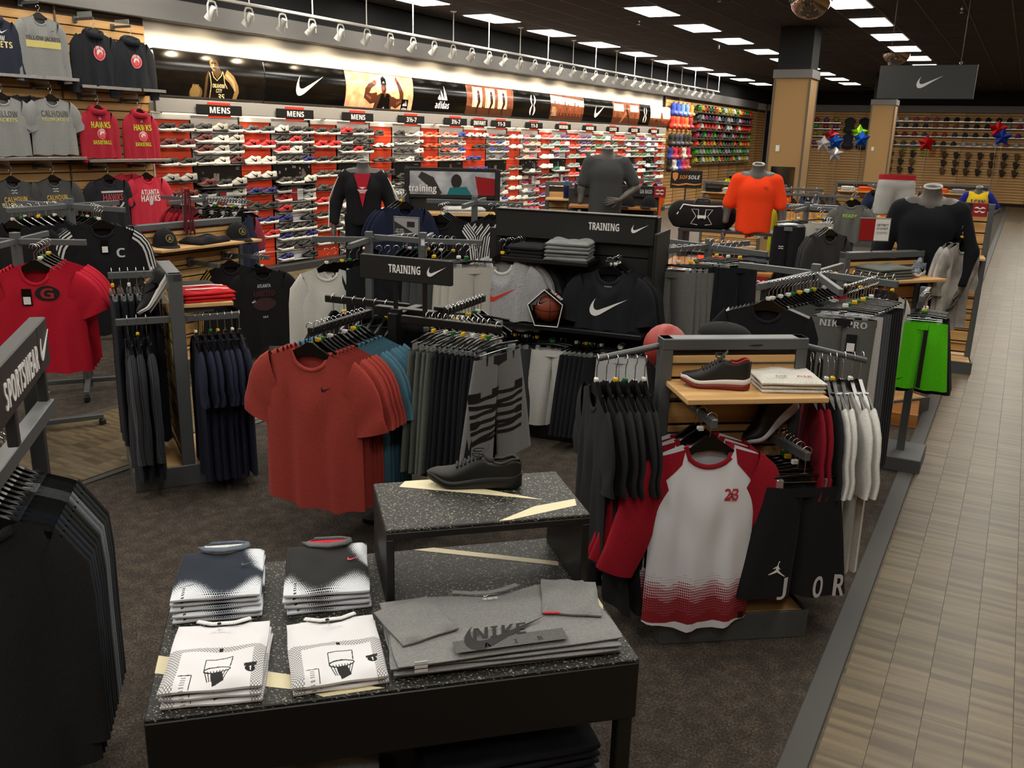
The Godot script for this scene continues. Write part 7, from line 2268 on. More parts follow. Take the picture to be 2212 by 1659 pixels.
func build_training():
	var F := at(-2.60, -5.47, 7.7)
	var bm: Material = M.black_metal
	var bp: Material = M.black_panel
	var o := thing("display_gondola", "tall black gondola with a TRAINING header and black shelves", "gondola", F)
	part(o, "header", bx(Vector3(-0.04, 1.505, -0.16), Vector3(1.14, 0.19, 0.05), 0.004), bp)
	part(o, "header_cap", bx(Vector3(-0.04, 1.603, -0.17), Vector3(1.15, 0.008, 0.1), 0.002), M.dark_grey_metal)
	part(o, "lettering", text_mb("TRAINING", 0.05, 0.215, 0.002), M.white_print, xf(0.18, 1.52, -0.134))
	part(o, "tick", poly_mb(tick_pts(0.12), 0.002), M.white_print, xf(0.43, 1.52, -0.134))
	for k in 10: part(o, "slat", bx(Vector3(-0.04, 0.28 + k * 0.122, -0.2), Vector3(1.08, 0.114, 0.016), 0.002), bp)
	part(o, "core", bx(Vector3(-0.04, 0.8, -0.222), Vector3(1.08, 1.4, 0.02)), M.soft_black)
	for s in [-0.6, 0.52]: part(o, "upright", bx(Vector3(s, 0.8, -0.21), Vector3(0.05, 1.6, 0.1), 0.003), bm)
	part(o, "side_panel", bx(Vector3(0.555, 0.75, -0.28), Vector3(0.02, 1.5, 0.42), 0.003), bp)
	part(o, "base", bx(Vector3(-0.04, 0.06, -0.2), Vector3(1.16, 0.12, 0.46), 0.004), bm)
	part(o, "hang_bar", bx(Vector3(-0.04, 0.7, -0.02), Vector3(1.1, 0.03, 0.02), 0.002), bm)
	for s in [-0.55, 0.47]: part(o, "hang_bar_arm", bx(Vector3(s, 0.7, -0.1), Vector3(0.02, 0.03, 0.18)), bm)
	part(o, "wing_panel", bx(Vector3(-0.66, 1.2, -0.3), Vector3(0.12, 0.5, 0.05), 0.003), bp)
	for q in [["upper", -0.16, 1.3, 0.62, 0.3], ["lower", -0.04, 0.845, 1.16, 0.3]]:
		var s := thing("black_shelf", "%s black shelf of the tall TRAINING gondola" % q[0], "shelf", F)
		part(s, "board", bx(Vector3(q[1], q[2] - 0.014, -0.19 + q[4] * 0.5), Vector3(q[3], 0.028, q[4]), 0.003), bm)
		for e in [-0.45, 0.45]: part(s, "bracket", bx(Vector3(q[1] + e * q[3], q[2] - 0.05, -0.12), Vector3(0.008, 0.05, 0.14)), bm)
	for q in [[-0.5, 1.4, 0.0], [0.27, 1.32, 0.0]]: rack_arm(o, xf(q[0], q[1], -0.19), 0.26, bm, "faceout")
	pile({"label": "folded grey heather sweatpants", "name": "folded_trousers", "cat": "trousers", "color": Color(0.26, 0.28, 0.28), "heather": true}, 5, F * xf(-0.02, 1.301, -0.03, 6), 0.3, 0.26, 0.024, "on the upper black shelf", {"lump": 0.01})
	pile({"label": "folded black sweatpants with gold mark", "name": "folded_trousers", "cat": "trousers", "color": Color(0.014, 0.014, 0.018)}, 3, F * xf(-0.3, 1.301, -0.03), 0.25, 0.24, 0.026, "on the upper black shelf")
	var sp := speckle_mat("print_speckle", Color(0.62, 0.63, 0.65), Color(0.12, 0.12, 0.13))
	var wt := {"kind": "top", "mat": "print_speckle", "collar": Color(0.6, 0.6, 0.6), "label": "pale speckled t-shirt", "p": {"t": 0.035, "l": 0.42, "w": 0.225, "sw": 0.2, "sl": 0.2, "sa": 16.0, "sr": 0.1, "cr": 0.09, "arm": 0.2, "nd": 0.1}, "marks": [mark(poly_mb(tick_pts(0.21)), 0.015, -0.24, inkm(Color(0.6, 0.03, 0.02))), mark(poly_mb(oval(0, 0, 0.02, 0.022)), -0.1, -0.12, inkm(Color(0.2, 0.2, 0.21)))]}
	hang(wt, 1, F * xf(-0.47, 1.275, 0.08, 4), Vector3.ZERO, "with a red tick mark at the black gondola", 0, {"up": 0.125})
	var w2: Dictionary = wt.duplicate(true)
	w2.marks = []
	w2.p.t = 0.018
	w2.p.l = 0.5
	hang(w2, 2, F * xf(-0.45, 1.275, 0.01), -F.basis.z * 0.045, "behind the one with a red tick mark", 1, {"up": 0.125})
	w2 = w2.duplicate(true)
	w2.mat = "print_speckle_dark"
	speckle_mat("print_speckle_dark", Color(0.2, 0.21, 0.23), Color(0.3, 0.3, 0.32))
	w2.label = "dark grey speckled t-shirt"
	hang(w2, 3, F * xf(-0.42, 1.27, -0.08), -F.basis.z * 0.04, "behind the pale ones at the black gondola", 0, {"up": 0.13})
	var bt := {"kind": "top", "color": Color(0.017, 0.018, 0.022), "label": "black t-shirt", "p": {"t": 0.035, "l": 0.4, "w": 0.22, "sw": 0.19, "sl": 0.26, "sa": 10.0, "sr": 0.1, "arm": 0.2}, "marks": [mark(poly_mb(tick_pts(0.26)), 0.01, -0.24, M.white_print), mark(text_mb("THE NIKE TEE", 0.008, 0.05), 0.0, -0.1, M.silver_print)]}
	hang(bt, 1, F * xf(0.28, 1.245, 0.02, 2), Vector3.ZERO, "with a big white tick mark at the black gondola", 0, {"up": 0.075, "marks": true})
	var b2: Dictionary = bt.duplicate(true)
	b2.marks = []
	b2.p.t = 0.018
	hang(b2, 3, F * xf(0.3, 1.24, -0.05), -F.basis.z * 0.04, "behind the one with the big white tick mark", 1, {"up": 0.08})
	# boxed basketball
	var x := F * xf(-0.135, 0.847, 0.03, 6)
	var bx5 := thing("basketball_box", "black five-sided box with white edges around a basketball", "box", x)
	var pg := [Vector2(-0.075, 0.0), Vector2(0.085, 0.0), Vector2(0.115, 0.155), Vector2(-0.015, 0.25), Vector2(-0.13, 0.14)]
	for i in 5:
		var a: Vector2 = pg[i]
		var b: Vector2 = pg[(i + 1) % 5]
		var w := B()
		w.face([Vector3(a.x, a.y, 0.09), Vector3(b.x, b.y, 0.09), Vector3(b.x, b.y, -0.1), Vector3(a.x, a.y, -0.1)], Vector3(b.y - a.y, a.x - b.x, 0))
		part(bx5, "side_panel", w, M.soft_black)
		part(bx5, "front_edge", B().tube([Vector3(a.x, a.y, 0.09), Vector3(b.x, b.y, 0.09)], 0.0035, 5), M.white_print)
	part(bx5, "back_panel", poly_mb(pg), M.soft_black, xf(0, 0, -0.1))
	part(bx5, "lettering", text_mb("TRUE GRIP", 0.02, 0.1), M.white_print, Transform3D(Basis(Vector3.BACK, -0.63) * Basis(Vector3.RIGHT, -0.9), Vector3(0.062, 0.2135, 0.05)))
	var bl := thing("basketball", "orange-brown basketball with a white tick mark in the five-sided box", "ball", x * xf(-0.005, 0.12, -0.02))
	part(bl, "ball", ball_mb(0.108), glossy(Color(0.5, 0.21, 0.12), 0.55))
	for q in [Vector3(0, 0, 0), Vector3(0, 0, 90)]:
		var pts := []
		for i in 24:
			var a := TAU * i / 24.0
			pts.append(Basis.from_euler(Vector3(deg_to_rad(8), 0.3, deg_to_rad(q.z))) * Vector3(cos(a) * 0.1085, 0, sin(a) * 0.1085))
		part(bl, "seam", B().tube(pts, 0.0022, 5, false, true), M.soft_black)
	part(bl, "tick", wrapped(fine(poly_mb(tick_pts(0.1)), 0.015), func(a, b): return sqrt(maxf(0.0, 0.109 * 0.109 - a * a - b * b)), Vector2(-0.01, 0.045), 0.001), M.white_print)
	part(bl, "tick", wrapped(fine(poly_mb(tick_pts(0.085)), 0.015), func(a, b): return sqrt(maxf(0.0, 0.109 * 0.109 - a * a - b * b)), Vector2(-0.012, 0.045), 0.002), M.soft_black)
	# shorts under the lower shelf
	var sh := {"kind": "bottoms", "name": "shorts", "color": Color(0.05, 0.056, 0.064), "label": "dark grey shorts", "p": {"w": 0.18, "l": 0.55, "lw": 0.13, "t": 0.018, "fold": 0.01}}
	var up := {"up": 0.05}
	hang(sh, 5, F * xf(-0.4, 0.665, -0.02, 70), F.basis.x * 0.042, "under the black gondola shelf", 0, up)
	var wsh: Dictionary = sh.duplicate(true)
	wsh.color = Color(0.62, 0.62, 0.6)
	wsh.label = "white shorts"
	wsh.p.t = 0.03
	wsh.p.w = 0.16
	hang(wsh, 2, F * xf(-0.1, 0.66, 0.03, 4), Vector3(0.06, 0, -0.05), "in the middle under the black gondola shelf", 0, up)
	wsh = sh.duplicate(true)
	wsh.color = Color(0.014, 0.015, 0.018)
	wsh.label = "black shorts"
	hang(wsh, 6, F * xf(0.06, 0.66, -0.02, 70), F.basis.x * 0.036, "right of the white ones under the black gondola shelf", 0, up)
	wsh = sh.duplicate(true)
	wsh.color = Color(0.6, 0.61, 0.64)
	wsh.label = "white shorts with black side stripe"
	wsh["side"] = Color(0.015, 0.015, 0.015)
	wsh["marks"] = [mark(poly_mb(tick_pts(0.07)), 0.05, -0.28, M.soft_black)]
	hang(wsh, 2, F * xf(0.38, 0.66, 0.0, 14), -F.basis.z * 0.05, "at the right end under the black gondola shelf", 0, up)
	# gift card sign behind, and the two grey stands of white and black tops
	var gs := thing("card_sign", "grey framed gift card sign with a slanted dark half", "sign", xf(-4.23, 1.37, -5.83, 12))
	part(gs, "frame", bx(Vector3.ZERO, Vector3(0.225, 0.175, 0.012), 0.003), M.grey_metal)
	part(gs, "light_half", bx(Vector3(0, 0, 0.006), Vector3(0.205, 0.155, 0.002)), mat("sign_pale", Color(0.55, 0.55, 0.56), 0.5))
	part(gs, "dark_half", poly_mb([Vector2(-0.102, -0.077), Vector2(0.102, -0.077), Vector2(0.102, -0.055), Vector2(-0.102, 0.05)], 0.001), mat("sign_dark", Color(0.13, 0.125, 0.12), 0.5), xf(0, 0, 0.0075))
	part(gs, "gift_card", bx(Vector3(0.04, 0.03, 0.009), Vector3(0.065, 0.042, 0.002)), M.soft_black)
	var tl := B()
	for i in 3: tl.merge(text_mb(["GIFT CARDS", "NEVER GO OUT", "OF STYLE"][i], 0.013, [0.065, 0.08, 0.05][i]), xf(-0.055, -0.015 - i * 0.018, 0.0095))
	part(gs, "lettering", tl, M.silver_print)
	part(gs, "stem", bx(Vector3(0, -0.7, -0.004), Vector3(0.014, 1.3, 0.008)), M.grey_metal)
	part(gs, "foot", bx(Vector3(0, -1.36, 0), Vector3(0.25, 0.02, 0.25), 0.004), M.grey_metal)
	var gm: Material = M.grey_metal
	var r := four_way("grey rack of white long-sleeved shirts and black tops", at(-4.05, -5.12, 20), 1.37, [[0.0, 0.42], [150.0, 0.45], [-75.0, 0.4]])
	var ls := {"kind": "top", "name": "long_sleeve_shirt", "cat": "shirt", "color": Color(0.6, 0.6, 0.56), "label": "white long-sleeved shirt", "p": {"t": 0.028, "l": 0.72, "sl": 0.6, "sa": 5.0, "sr": 0.095, "cr": 0.05, "w": 0.22, "sw": 0.18}}
	hang(ls, 5, Transform3D(Basis(Vector3.UP, deg_to_rad(50)), Vector3(-4.33, 1.13, -4.98)), Vector3(0.03, 0.004, -0.05), "on the grey rack behind the black one", 0, {"up": 0.13})
	hang({"kind": "top", "name": "long_sleeve_shirt", "cat": "shirt", "color": Color(0.015, 0.016, 0.02), "label": "black training shirt", "marks": [mark(poly_mb(tick_pts(0.06)), 0.08, -0.3, M.white_print)], "p": {"t": 0.024, "l": 0.72, "sl": 0.3, "sa": 12.0}}, 5, Transform3D(Basis(Vector3.UP, deg_to_rad(40)), Vector3(-4.1, 1.15, -5.2)), Vector3(0.045, 0, -0.045), "behind the white long-sleeved shirts", 0, {"up": 0.13})
	four_way("grey rack behind the TRAINING sign of the black rack", at(-3.62, -5.18, 15), 1.39, [[20.0, 0.42], [100.0, 0.42], [-100.0, 0.4], [190.0, 0.4]])
	hang({"kind": "bottoms", "name": "trousers", "cat": "trousers", "color": Color(0.5, 0.49, 0.45), "label": "pale grey trousers", "p": {"w": 0.17, "l": 0.85, "lw": 0.1, "t": 0.02}}, 3, Transform3D(Basis(Vector3.UP, deg_to_rad(50)), Vector3(-3.3, 1.22, -5.15)), Vector3(0.05, 0, -0.02), "on the rack behind the TRAINING sign")
	hang({"kind": "bottoms", "name": "trousers", "cat": "trousers", "color": Color(0.06, 0.065, 0.07), "label": "dark grey trousers", "p": {"w": 0.17, "l": 0.85, "lw": 0.1, "t": 0.02}}, 3, Transform3D(Basis(Vector3.UP, deg_to_rad(60)), Vector3(-3.5, 1.22, -5.05)), Vector3(0.05, 0, -0.02), "on the rack behind the TRAINING sign")
	for i in 9: hanger("empty black hanger, %s on the rack behind the TRAINING sign" % nth(i), xf(-3.8 + i * 0.045, 1.26, -5.2 - i * 0.012, 75), 0.13, false, MARKS[i])

func speckle_mat(called: String, base: Color, ink_c: Color) -> Material:
	if M.has(called): return M[called]
	var r := RandomNumberGenerator.new()
	r.seed = 12
	var im := Image.create(256, 256, false, Image.FORMAT_RGB8)
	im.fill(base)
	for k in 1500:
		var x := r.randi() % 256
		var y := r.randi() % 256
		for i in r.randi_range(1, 3): im.set_pixel((x + i % 2) % 256, (y + i / 2) % 256, base.lerp(ink_c, r.randf_range(0.3, 1.0)))
	return print_mat(called, im, 0.92)

# a rack on castors: arms [angle, length] round one post
func four_way(label: String, x: Transform3D, h: float, arms: Array, m: Material = null) -> Node3D:
	var gm: Material = m if m else M.grey_metal
	var o := thing("clothes_rack", label, "rack", x)
	part(o, "post", bx(Vector3(0, h * 0.5 + 0.03, 0), Vector3(0.05, h + 0.02, 0.05), 0.003), gm)
	for k in 4: part(o, "base_leg", bx(Vector3.ZERO, Vector3(0.04, 0.035, 0.42), 0.004), gm, Transform3D(Basis(Vector3.UP, PI * 0.5 * k + 0.78), Basis(Vector3.UP, PI * 0.5 * k + 0.78) * Vector3(0, 0.075, 0.21)))
	for k in 4:
		var q := Basis(Vector3.UP, PI * 0.5 * k + 0.78) * Vector3(0, 0.03, 0.41)
		part(o, "castor", bx(q, Vector3(0.035, 0.055, 0.055), 0.012), M.soft_black)
	for a in arms: rack_arm(o, xf(0, h, 0, a[0]), a[1], gm)
	return o

# headless shop figure: a: arms [elbow, wrist, hand direction, palm] per side in figure space; origin on the floor below it, facing +z
func figure(label: String, x: Transform3D, a: Array, legs: bool, s := 1.0) -> Node3D:
	var o := thing("mannequin", label, "mannequin", x)
	var b := [[Vector3(0, 1.4, -0.01), Vector3(0, 1.56, 0.01), 0.066, 0.06], [Vector3(-0.13, 1.395, -0.01), Vector3(0.13, 1.395, -0.01), 0.075, 0.075], [Vector3(-0.05, 1.26, 0.0), Vector3(0.05, 1.26, 0.0), 0.115, 0.115, 0.85], [Vector3(-0.035, 1.08, 0.0), Vector3(0.035, 1.08, 0.0), 0.11, 0.11, 0.8], [Vector3(-0.05, 0.96, 0.0), Vector3(0.05, 0.96, 0.0), 0.11, 0.11, 0.9]]
	for i in a.size():
		var sg := -1.0 if i == 0 else 1.0
		b.append([Vector3(sg * 0.19, 1.375, -0.01), a[i][0], 0.058, 0.044])
		b.append([a[i][0], a[i][1], 0.043, 0.028])
	if legs:
		for sg in [-1.0, 1.0]:
			b.append([Vector3(sg * 0.09, 0.93, 0), Vector3(sg * 0.11, 0.5, 0.01), 0.09, 0.058])
			b.append([Vector3(sg * 0.11, 0.5, 0.01), Vector3(sg * 0.12, 0.09, -0.02), 0.055, 0.038])
			b.append([Vector3(sg * 0.12, 0.05, -0.03), Vector3(sg * 0.14, 0.03, 0.12), 0.045, 0.03])
	var body := blob(b, 0.018, 0.04, func(p): return maxf(p.y - 1.545 - p.z * 0.25, 0.0 - p.y if legs else 0.93 - p.y))
	for i in a.size():
		if a[i].size() > 2: body.merge(blob(hand_bones(a[i][1], a[i][2].normalized(), a[i][3].normalized(), a[i][4], 1.0, a[i][5]), 0.006, 0.008))
	part(o, "body", body, M.mannequin, Transform3D(Basis().scaled(Vector3.ONE * s), Vector3.ZERO))
	part(o, "neck_plate", B().lathe([Vector2(0.001, 0.0), Vector2(0.06, 0.0), Vector2(0.064, -0.012)], 20), M.neck_cap, Transform3D(Basis(Vector3.RIGHT, 0.24).scaled(Vector3.ONE * s), Vector3(0, 1.552, 0.012) * s))
	return o

# clothes that follow the figure; sl: [elbow, share of the upper arm covered, wrist or null] per side
func worn_top(called: String, label: String, cat: String, x: Transform3D, c: Color, a: Array, cover: Array, hem: float, s := 1.0, heather := false, v := 0.0) -> Node3D:
	var b := [[Vector3(-0.13, 1.375, -0.01), Vector3(0.13, 1.375, -0.01), 0.085, 0.085], [Vector3(-0.05, 1.27, 0.01), Vector3(0.05, 1.27, 0.01), 0.14, 0.14, 0.9], [Vector3(-0.045, 1.27, 0.01), Vector3(-0.045, 0.8, 0.0), 0.135, 0.135, 0.92], [Vector3(0.045, 1.27, 0.01), Vector3(0.045, 0.8, 0.0), 0.135, 0.135, 0.92]]
	for i in a.size():
		var sg := -1.0 if i == 0 else 1.0
		var sh := Vector3(sg * 0.19, 1.375, -0.01)
		b.append([sh, sh.lerp(a[i][0], cover[0]), 0.074, 0.072 if cover[1] <= 0.0 else 0.06])
		if cover[1] > 0.0: b.append([a[i][0], a[i][0].lerp(a[i][1], cover[1]), 0.062, 0.045])
	var o := thing(called, label, cat, x)
	var m := blob(b, 0.018, 0.035, func(p): return maxf(hem + 0.012 * sin(p.x * 30.0) - p.y, maxf(0.072 - Vector2(p.x, p.z + 0.0).length(), 0.0) * 3.0 * (1.0 if p.y > 1.39 - v * maxf(p.z, 0) * 8.0 else 0.0) - (0.0 if p.y > 1.39 - v * maxf(p.z, 0) * 8.0 and Vector2(p.x, p.z).length() < 0.072 else 1.0)))
	part(o, "body", m, cloth(c, heather), Transform3D(Basis().scaled(Vector3.ONE * s), Vector3.ZERO))
	return o

func build_figures():
	var dn := func(sg, out): return [Vector3(sg * (0.23 + out), 1.1, -0.02), Vector3(sg * (0.25 + out), 0.85, 0.04), Vector3(sg * 0.05, -1, 0.25), Vector3(-sg, -0.1, 0.2), 0.5, -sg]
	# grey t-shirt, one hand on the stomach
	var ga := [dn.call(-1.0, 0.03), [Vector3(0.33, 1.12, -0.02), Vector3(0.14, 1.0, 0.19), Vector3(-1, -0.12, 0.25), Vector3(0, -0.1, -1), 0.25, 1.0]]
	var x := Transform3D(Basis(Vector3.UP, deg_to_rad(26)), Vector3(-3.99, 0.46, -9.2))
	figure("grey mannequin in a grey t-shirt with one hand held at its stomach", x, ga, false)
	var t := worn_top("t_shirt", "dark grey heather t-shirt on the mannequin with a bent arm", "t-shirt", x, Color(0.075, 0.078, 0.08), ga, [0.75, 0.0], 0.78, 1.0, true)
	part(t, "logo", arcs_mb(0.035, 0.002), M.soft_black, xf(0.08, 1.3, 0.132))
	stand_pole("slim metal stand under the grey t-shirt mannequin", x, 0.95, -0.46)
	# orange t-shirt
	var oa := [dn.call(-1.0, 0.04), dn.call(1.0, 0.04)]
	x = Transform3D(Basis(Vector3.UP, deg_to_rad(15)), Vector3(-2.40, 0.34, -9.42))
	figure("dark grey mannequin in a bright orange t-shirt", x, oa, false, 1.0)
	t = worn_top("t_shirt", "bright orange t-shirt on the mannequin beside the duffel bag", "t-shirt", x, Color(0.88, 0.06, 0.012), oa, [0.85, 0.0], 0.85)
	part(t, "logo", arcs_mb(0.05, 0.002), inkm(Color(0.3, 0.02, 0.01)), xf(0.09, 1.31, 0.135))
	stand_pole("slim metal stand under the orange t-shirt mannequin", x, 0.95, 0.855)
	# black sweater, full figure
	var ba := [dn.call(-1.0, 0.05), [Vector3(0.29, 1.1, -0.02), Vector3(0.26, 0.85, 0.08), Vector3(-0.1, -1, 0.3), Vector3(-1, -0.1, 0.2), 0.5, -1.0]]
	x = Transform3D(Basis(Vector3.UP, deg_to_rad(2)), Vector3(-0.64, 0.0, -8.15))
	figure("full mannequin in a black sweater and black trousers by the aisle", x, ba, true, 1.16)
	worn_top("sweater", "black long-sleeved sweater on the full mannequin by the aisle", "sweater", x, Color(0.009, 0.01, 0.013), ba, [1.0, 0.92], 0.86, 1.16)
	worn_trousers("black trousers on the full mannequin by the aisle", x, 1.16)
	# black track jacket over a red shirt
	var ja := [dn.call(-1.0, 0.06), dn.call(1.0, 0.05)]
	x = Transform3D(Basis(Vector3.UP, deg_to_rad(34)), Vector3(-6.43, 0.12, -8.05))
	figure("full mannequin in a black track jacket before the shoe wall", x, ja, true, 1.08)
	t = worn_top("track_jacket", "black track jacket with white sleeve stripes over a red shirt", "jacket", x, Color(0.011, 0.012, 0.016), ja, [1.0, 0.95], 0.9, 1.08, false)
	part(t, "shirt_front", fine_front([Vector2(-0.085, 1.42), Vector2(0.085, 1.42), Vector2(0.05, 1.3), Vector2(0.0, 1.08), Vector2(-0.05, 1.3)], 1.08), cloth(Color(0.45, 0.02, 0.04)))
	part(t, "leaf_mark", wrapped(fine(leaf_mb(0.13), 0.03), func(a, b): return front_z(a, b) * 1.08, Vector2(0.0, 1.37), 0.012), M.white_print)
	part(t, "chest_mark", wrapped(bars_mb(0.04), func(a, b): return front_z(a, b) * 1.08, Vector2(0.13, 1.42), 0.006), M.white_print)
	for sg in [-1.0, 1.0]:
		for k in 3:
			var el: Vector3 = ja[0][0]
			var wr: Vector3 = ja[0][1]
			var off := Vector3(0, 0, (k - 1) * 0.034)
			var pts := [Vector3(-0.2, 1.45, -0.01) + off, Vector3(-0.258, 1.37, -0.01) + off, el + Vector3(-0.062, 0.06, 0) + off, el + Vector3(-0.064, -0.02, 0) + off, wr + Vector3(-0.05, 0.02, 0) + off * 0.8]
			for i in 5: pts[i] = Vector3(pts[i].x * -sg * 1.08, pts[i].y * 1.08, pts[i].z * 1.08)
			part(t, "sleeve_stripe", B().tube(pts, 0.008, 6, true, false, Vector2(1, 0.6)), M.white_print)
	worn_trousers("black trousers on the track jacket mannequin", x, 1.08)
	solo("mannequin_plinth", "dark square base under the track jacket mannequin", "base", bx(Vector3(0, 0.06, 0), Vector3(0.6, 0.12, 0.5), 0.006), M.dark_grey_metal, x.translated(Vector3(0, -0.12, 0)))
	# yellow jersey
	var ya := [[Vector3(-0.36, 1.12, -0.06), Vector3(-0.2, 0.95, 0.06)], [Vector3(0.38, 1.12, -0.06), Vector3(0.2, 0.93, 0.08), Vector3(-0.7, -0.4, 0.4), Vector3(-0.5, 0, -1), 0.5, 1.0]]
	x = Transform3D(Basis(Vector3.UP, deg_to_rad(4)), Vector3(-0.62, 0.2, -16.6))
	figure("distant mannequin in a yellow jersey with hands on its hips", x, ya, true, 0.84)
	worn_top("t_shirt", "blue t-shirt under the yellow jersey", "t-shirt", x, Color(0.02, 0.025, 0.25), ya, [0.75, 0.0], 0.9, 0.84)
	t = worn_top("jersey", "yellow jersey with blue lettering on the distant mannequin", "jersey", Transform3D(x.basis.scaled(Vector3(1.02, 1.004, 1.06)), x.origin), Color(0.72, 0.5, 0.02), [], [0.0, 0.0], 0.82, 0.84)
	part(t, "lettering", text_mb("I CAN", 0.07, 0.2, 0.003), inkm(Color(0.02, 0.02, 0.2)), xf(0, 1.06, 0.125))
	part(t, "lettering", text_mb("I WILL", 0.06, 0.2, 0.003), inkm(Color(0.02, 0.02, 0.2)), xf(0, 0.96, 0.128))
	worn_trousers("blue shorts on the yellow jersey mannequin", x, 0.84, Color(0.02, 0.025, 0.25))
	solo("mannequin_plinth", "low maple-topped base under the yellow jersey mannequin", "base", bx(Vector3(0, 0.1, 0), Vector3(0.5, 0.2, 0.5), 0.006), M.maple, x.translated(Vector3(0, -0.2, 0)))
	# leg form in white compression shorts
	var lf := thing("leg_form", "white leg form in compression shorts with a red waistband", "mannequin", Transform3D(Basis(Vector3.UP, deg_to_rad(12)), Vector3(-1.12, 1.42, -9.9)))
	part(lf, "stand", bx(Vector3(0, -0.71, 0), Vector3(0.05, 1.42, 0.05), 0.003), M.dark_grey_metal)
	part(lf, "foot", bx(Vector3(0, -1.41, 0), Vector3(0.3, 0.02, 0.3), 0.003), M.dark_grey_metal)
	part(lf, "shorts", blob([[Vector3(-0.07, 0.3, 0), Vector3(0.07, 0.3, 0), 0.11, 0.11, 0.9], [Vector3(-0.09, 0.2, 0), Vector3(-0.11, 0.0, 0.01), 0.1, 0.08], [Vector3(0.09, 0.2, 0), Vector3(0.11, 0.0, 0.01), 0.1, 0.08]], 0.02, 0.03, func(p): return maxf(p.y - 0.36, -p.y)), cloth(Color(0.4, 0.4, 0.39)))
	part(lf, "waistband", B().grid(band_rows({"w": 0.172, "t": 0.115}, 0.4, 0.355, 0.004, 20), true, false), cloth(Color(0.4, 0.02, 0.03)))

func front_z(a: float, b: float) -> float: return 0.121 + 0.01 - pow(a, 2.0) * 1.3 + (0.012 if b < 1.38 else 0.012 - (b - 1.38) * 0.55)

func fine_front(pts: Array, s: float) -> MB:
	var p := []
	for q in pts: p.append(q * s)
	return wrapped(fine(poly_mb(p), 0.03), func(a, b): return front_z(a, b / s) * s, Vector2.ZERO, 0.006)

func stand_pole(label: String, x: Transform3D, top: float, foot: float):
	var o := thing("mannequin_stand", label, "stand", x)
	part(o, "pole", B().tube([Vector3(0, foot, 0), Vector3(0, top, 0)], 0.012, 8), M.dark_grey_metal)
	part(o, "foot", bx(Vector3(0, foot + 0.006, 0), Vector3(0.2, 0.012, 0.2), 0.003), M.dark_grey_metal)

func worn_trousers(label: String, x: Transform3D, s: float, c := Color(0.009, 0.01, 0.013)):
	var o := thing("trousers" if c.b < 0.1 else "shorts", label, "trousers" if c.b < 0.1 else "shorts", x)
	var b := [[Vector3(-0.08, 0.98, 0.0), Vector3(0.08, 0.98, 0.0), 0.12, 0.12, 0.9]]
	var lo := 0.07 if c.b < 0.1 else 0.48
	for sg in [-1.0, 1.0]:
		b.append([Vector3(sg * 0.095, 0.92, 0), Vector3(sg * 0.115, 0.5, 0.01), 0.105, 0.08])
		b.append([Vector3(sg * 0.115, 0.5, 0.01), Vector3(sg * 0.125, 0.06, -0.01), 0.078, 0.07])
	part(o, "body", blob(b, 0.02, 0.03, func(p): return maxf(lo - p.y, p.y - 1.02)), cloth(c), Transform3D(Basis().scaled(Vector3.ONE * s), Vector3.ZERO))

func sign_on(label: String, x: Transform3D, w: float, h: float, red_box := true) -> Node3D:
	var o := thing("header_sign", label, "sign", x)
	part(o, "board", bx(Vector3.ZERO, Vector3(w, h, 0.04), 0.003), M.soft_black)
	part(o, "lettering", text_mb("UA RAID", h * 0.36, h * 1.1, 0.002), M.silver_print, xf(w * 0.5 - h * 1.8, 0, 0.021))
	if red_box:
		part(o, "red_square", bx(Vector3(w * 0.5 - h * 0.55, 0, 0.002), Vector3(h * 1.0, h * 1.02, 0.042)), mat("notice_red", Color(0.55, 0.03, 0.05), 0.5))
		part(o, "arcs", arcs_mb(h * 0.75, 0.002), M.white_print, xf(w * 0.5 - h * 0.55, 0, 0.024))
	return o

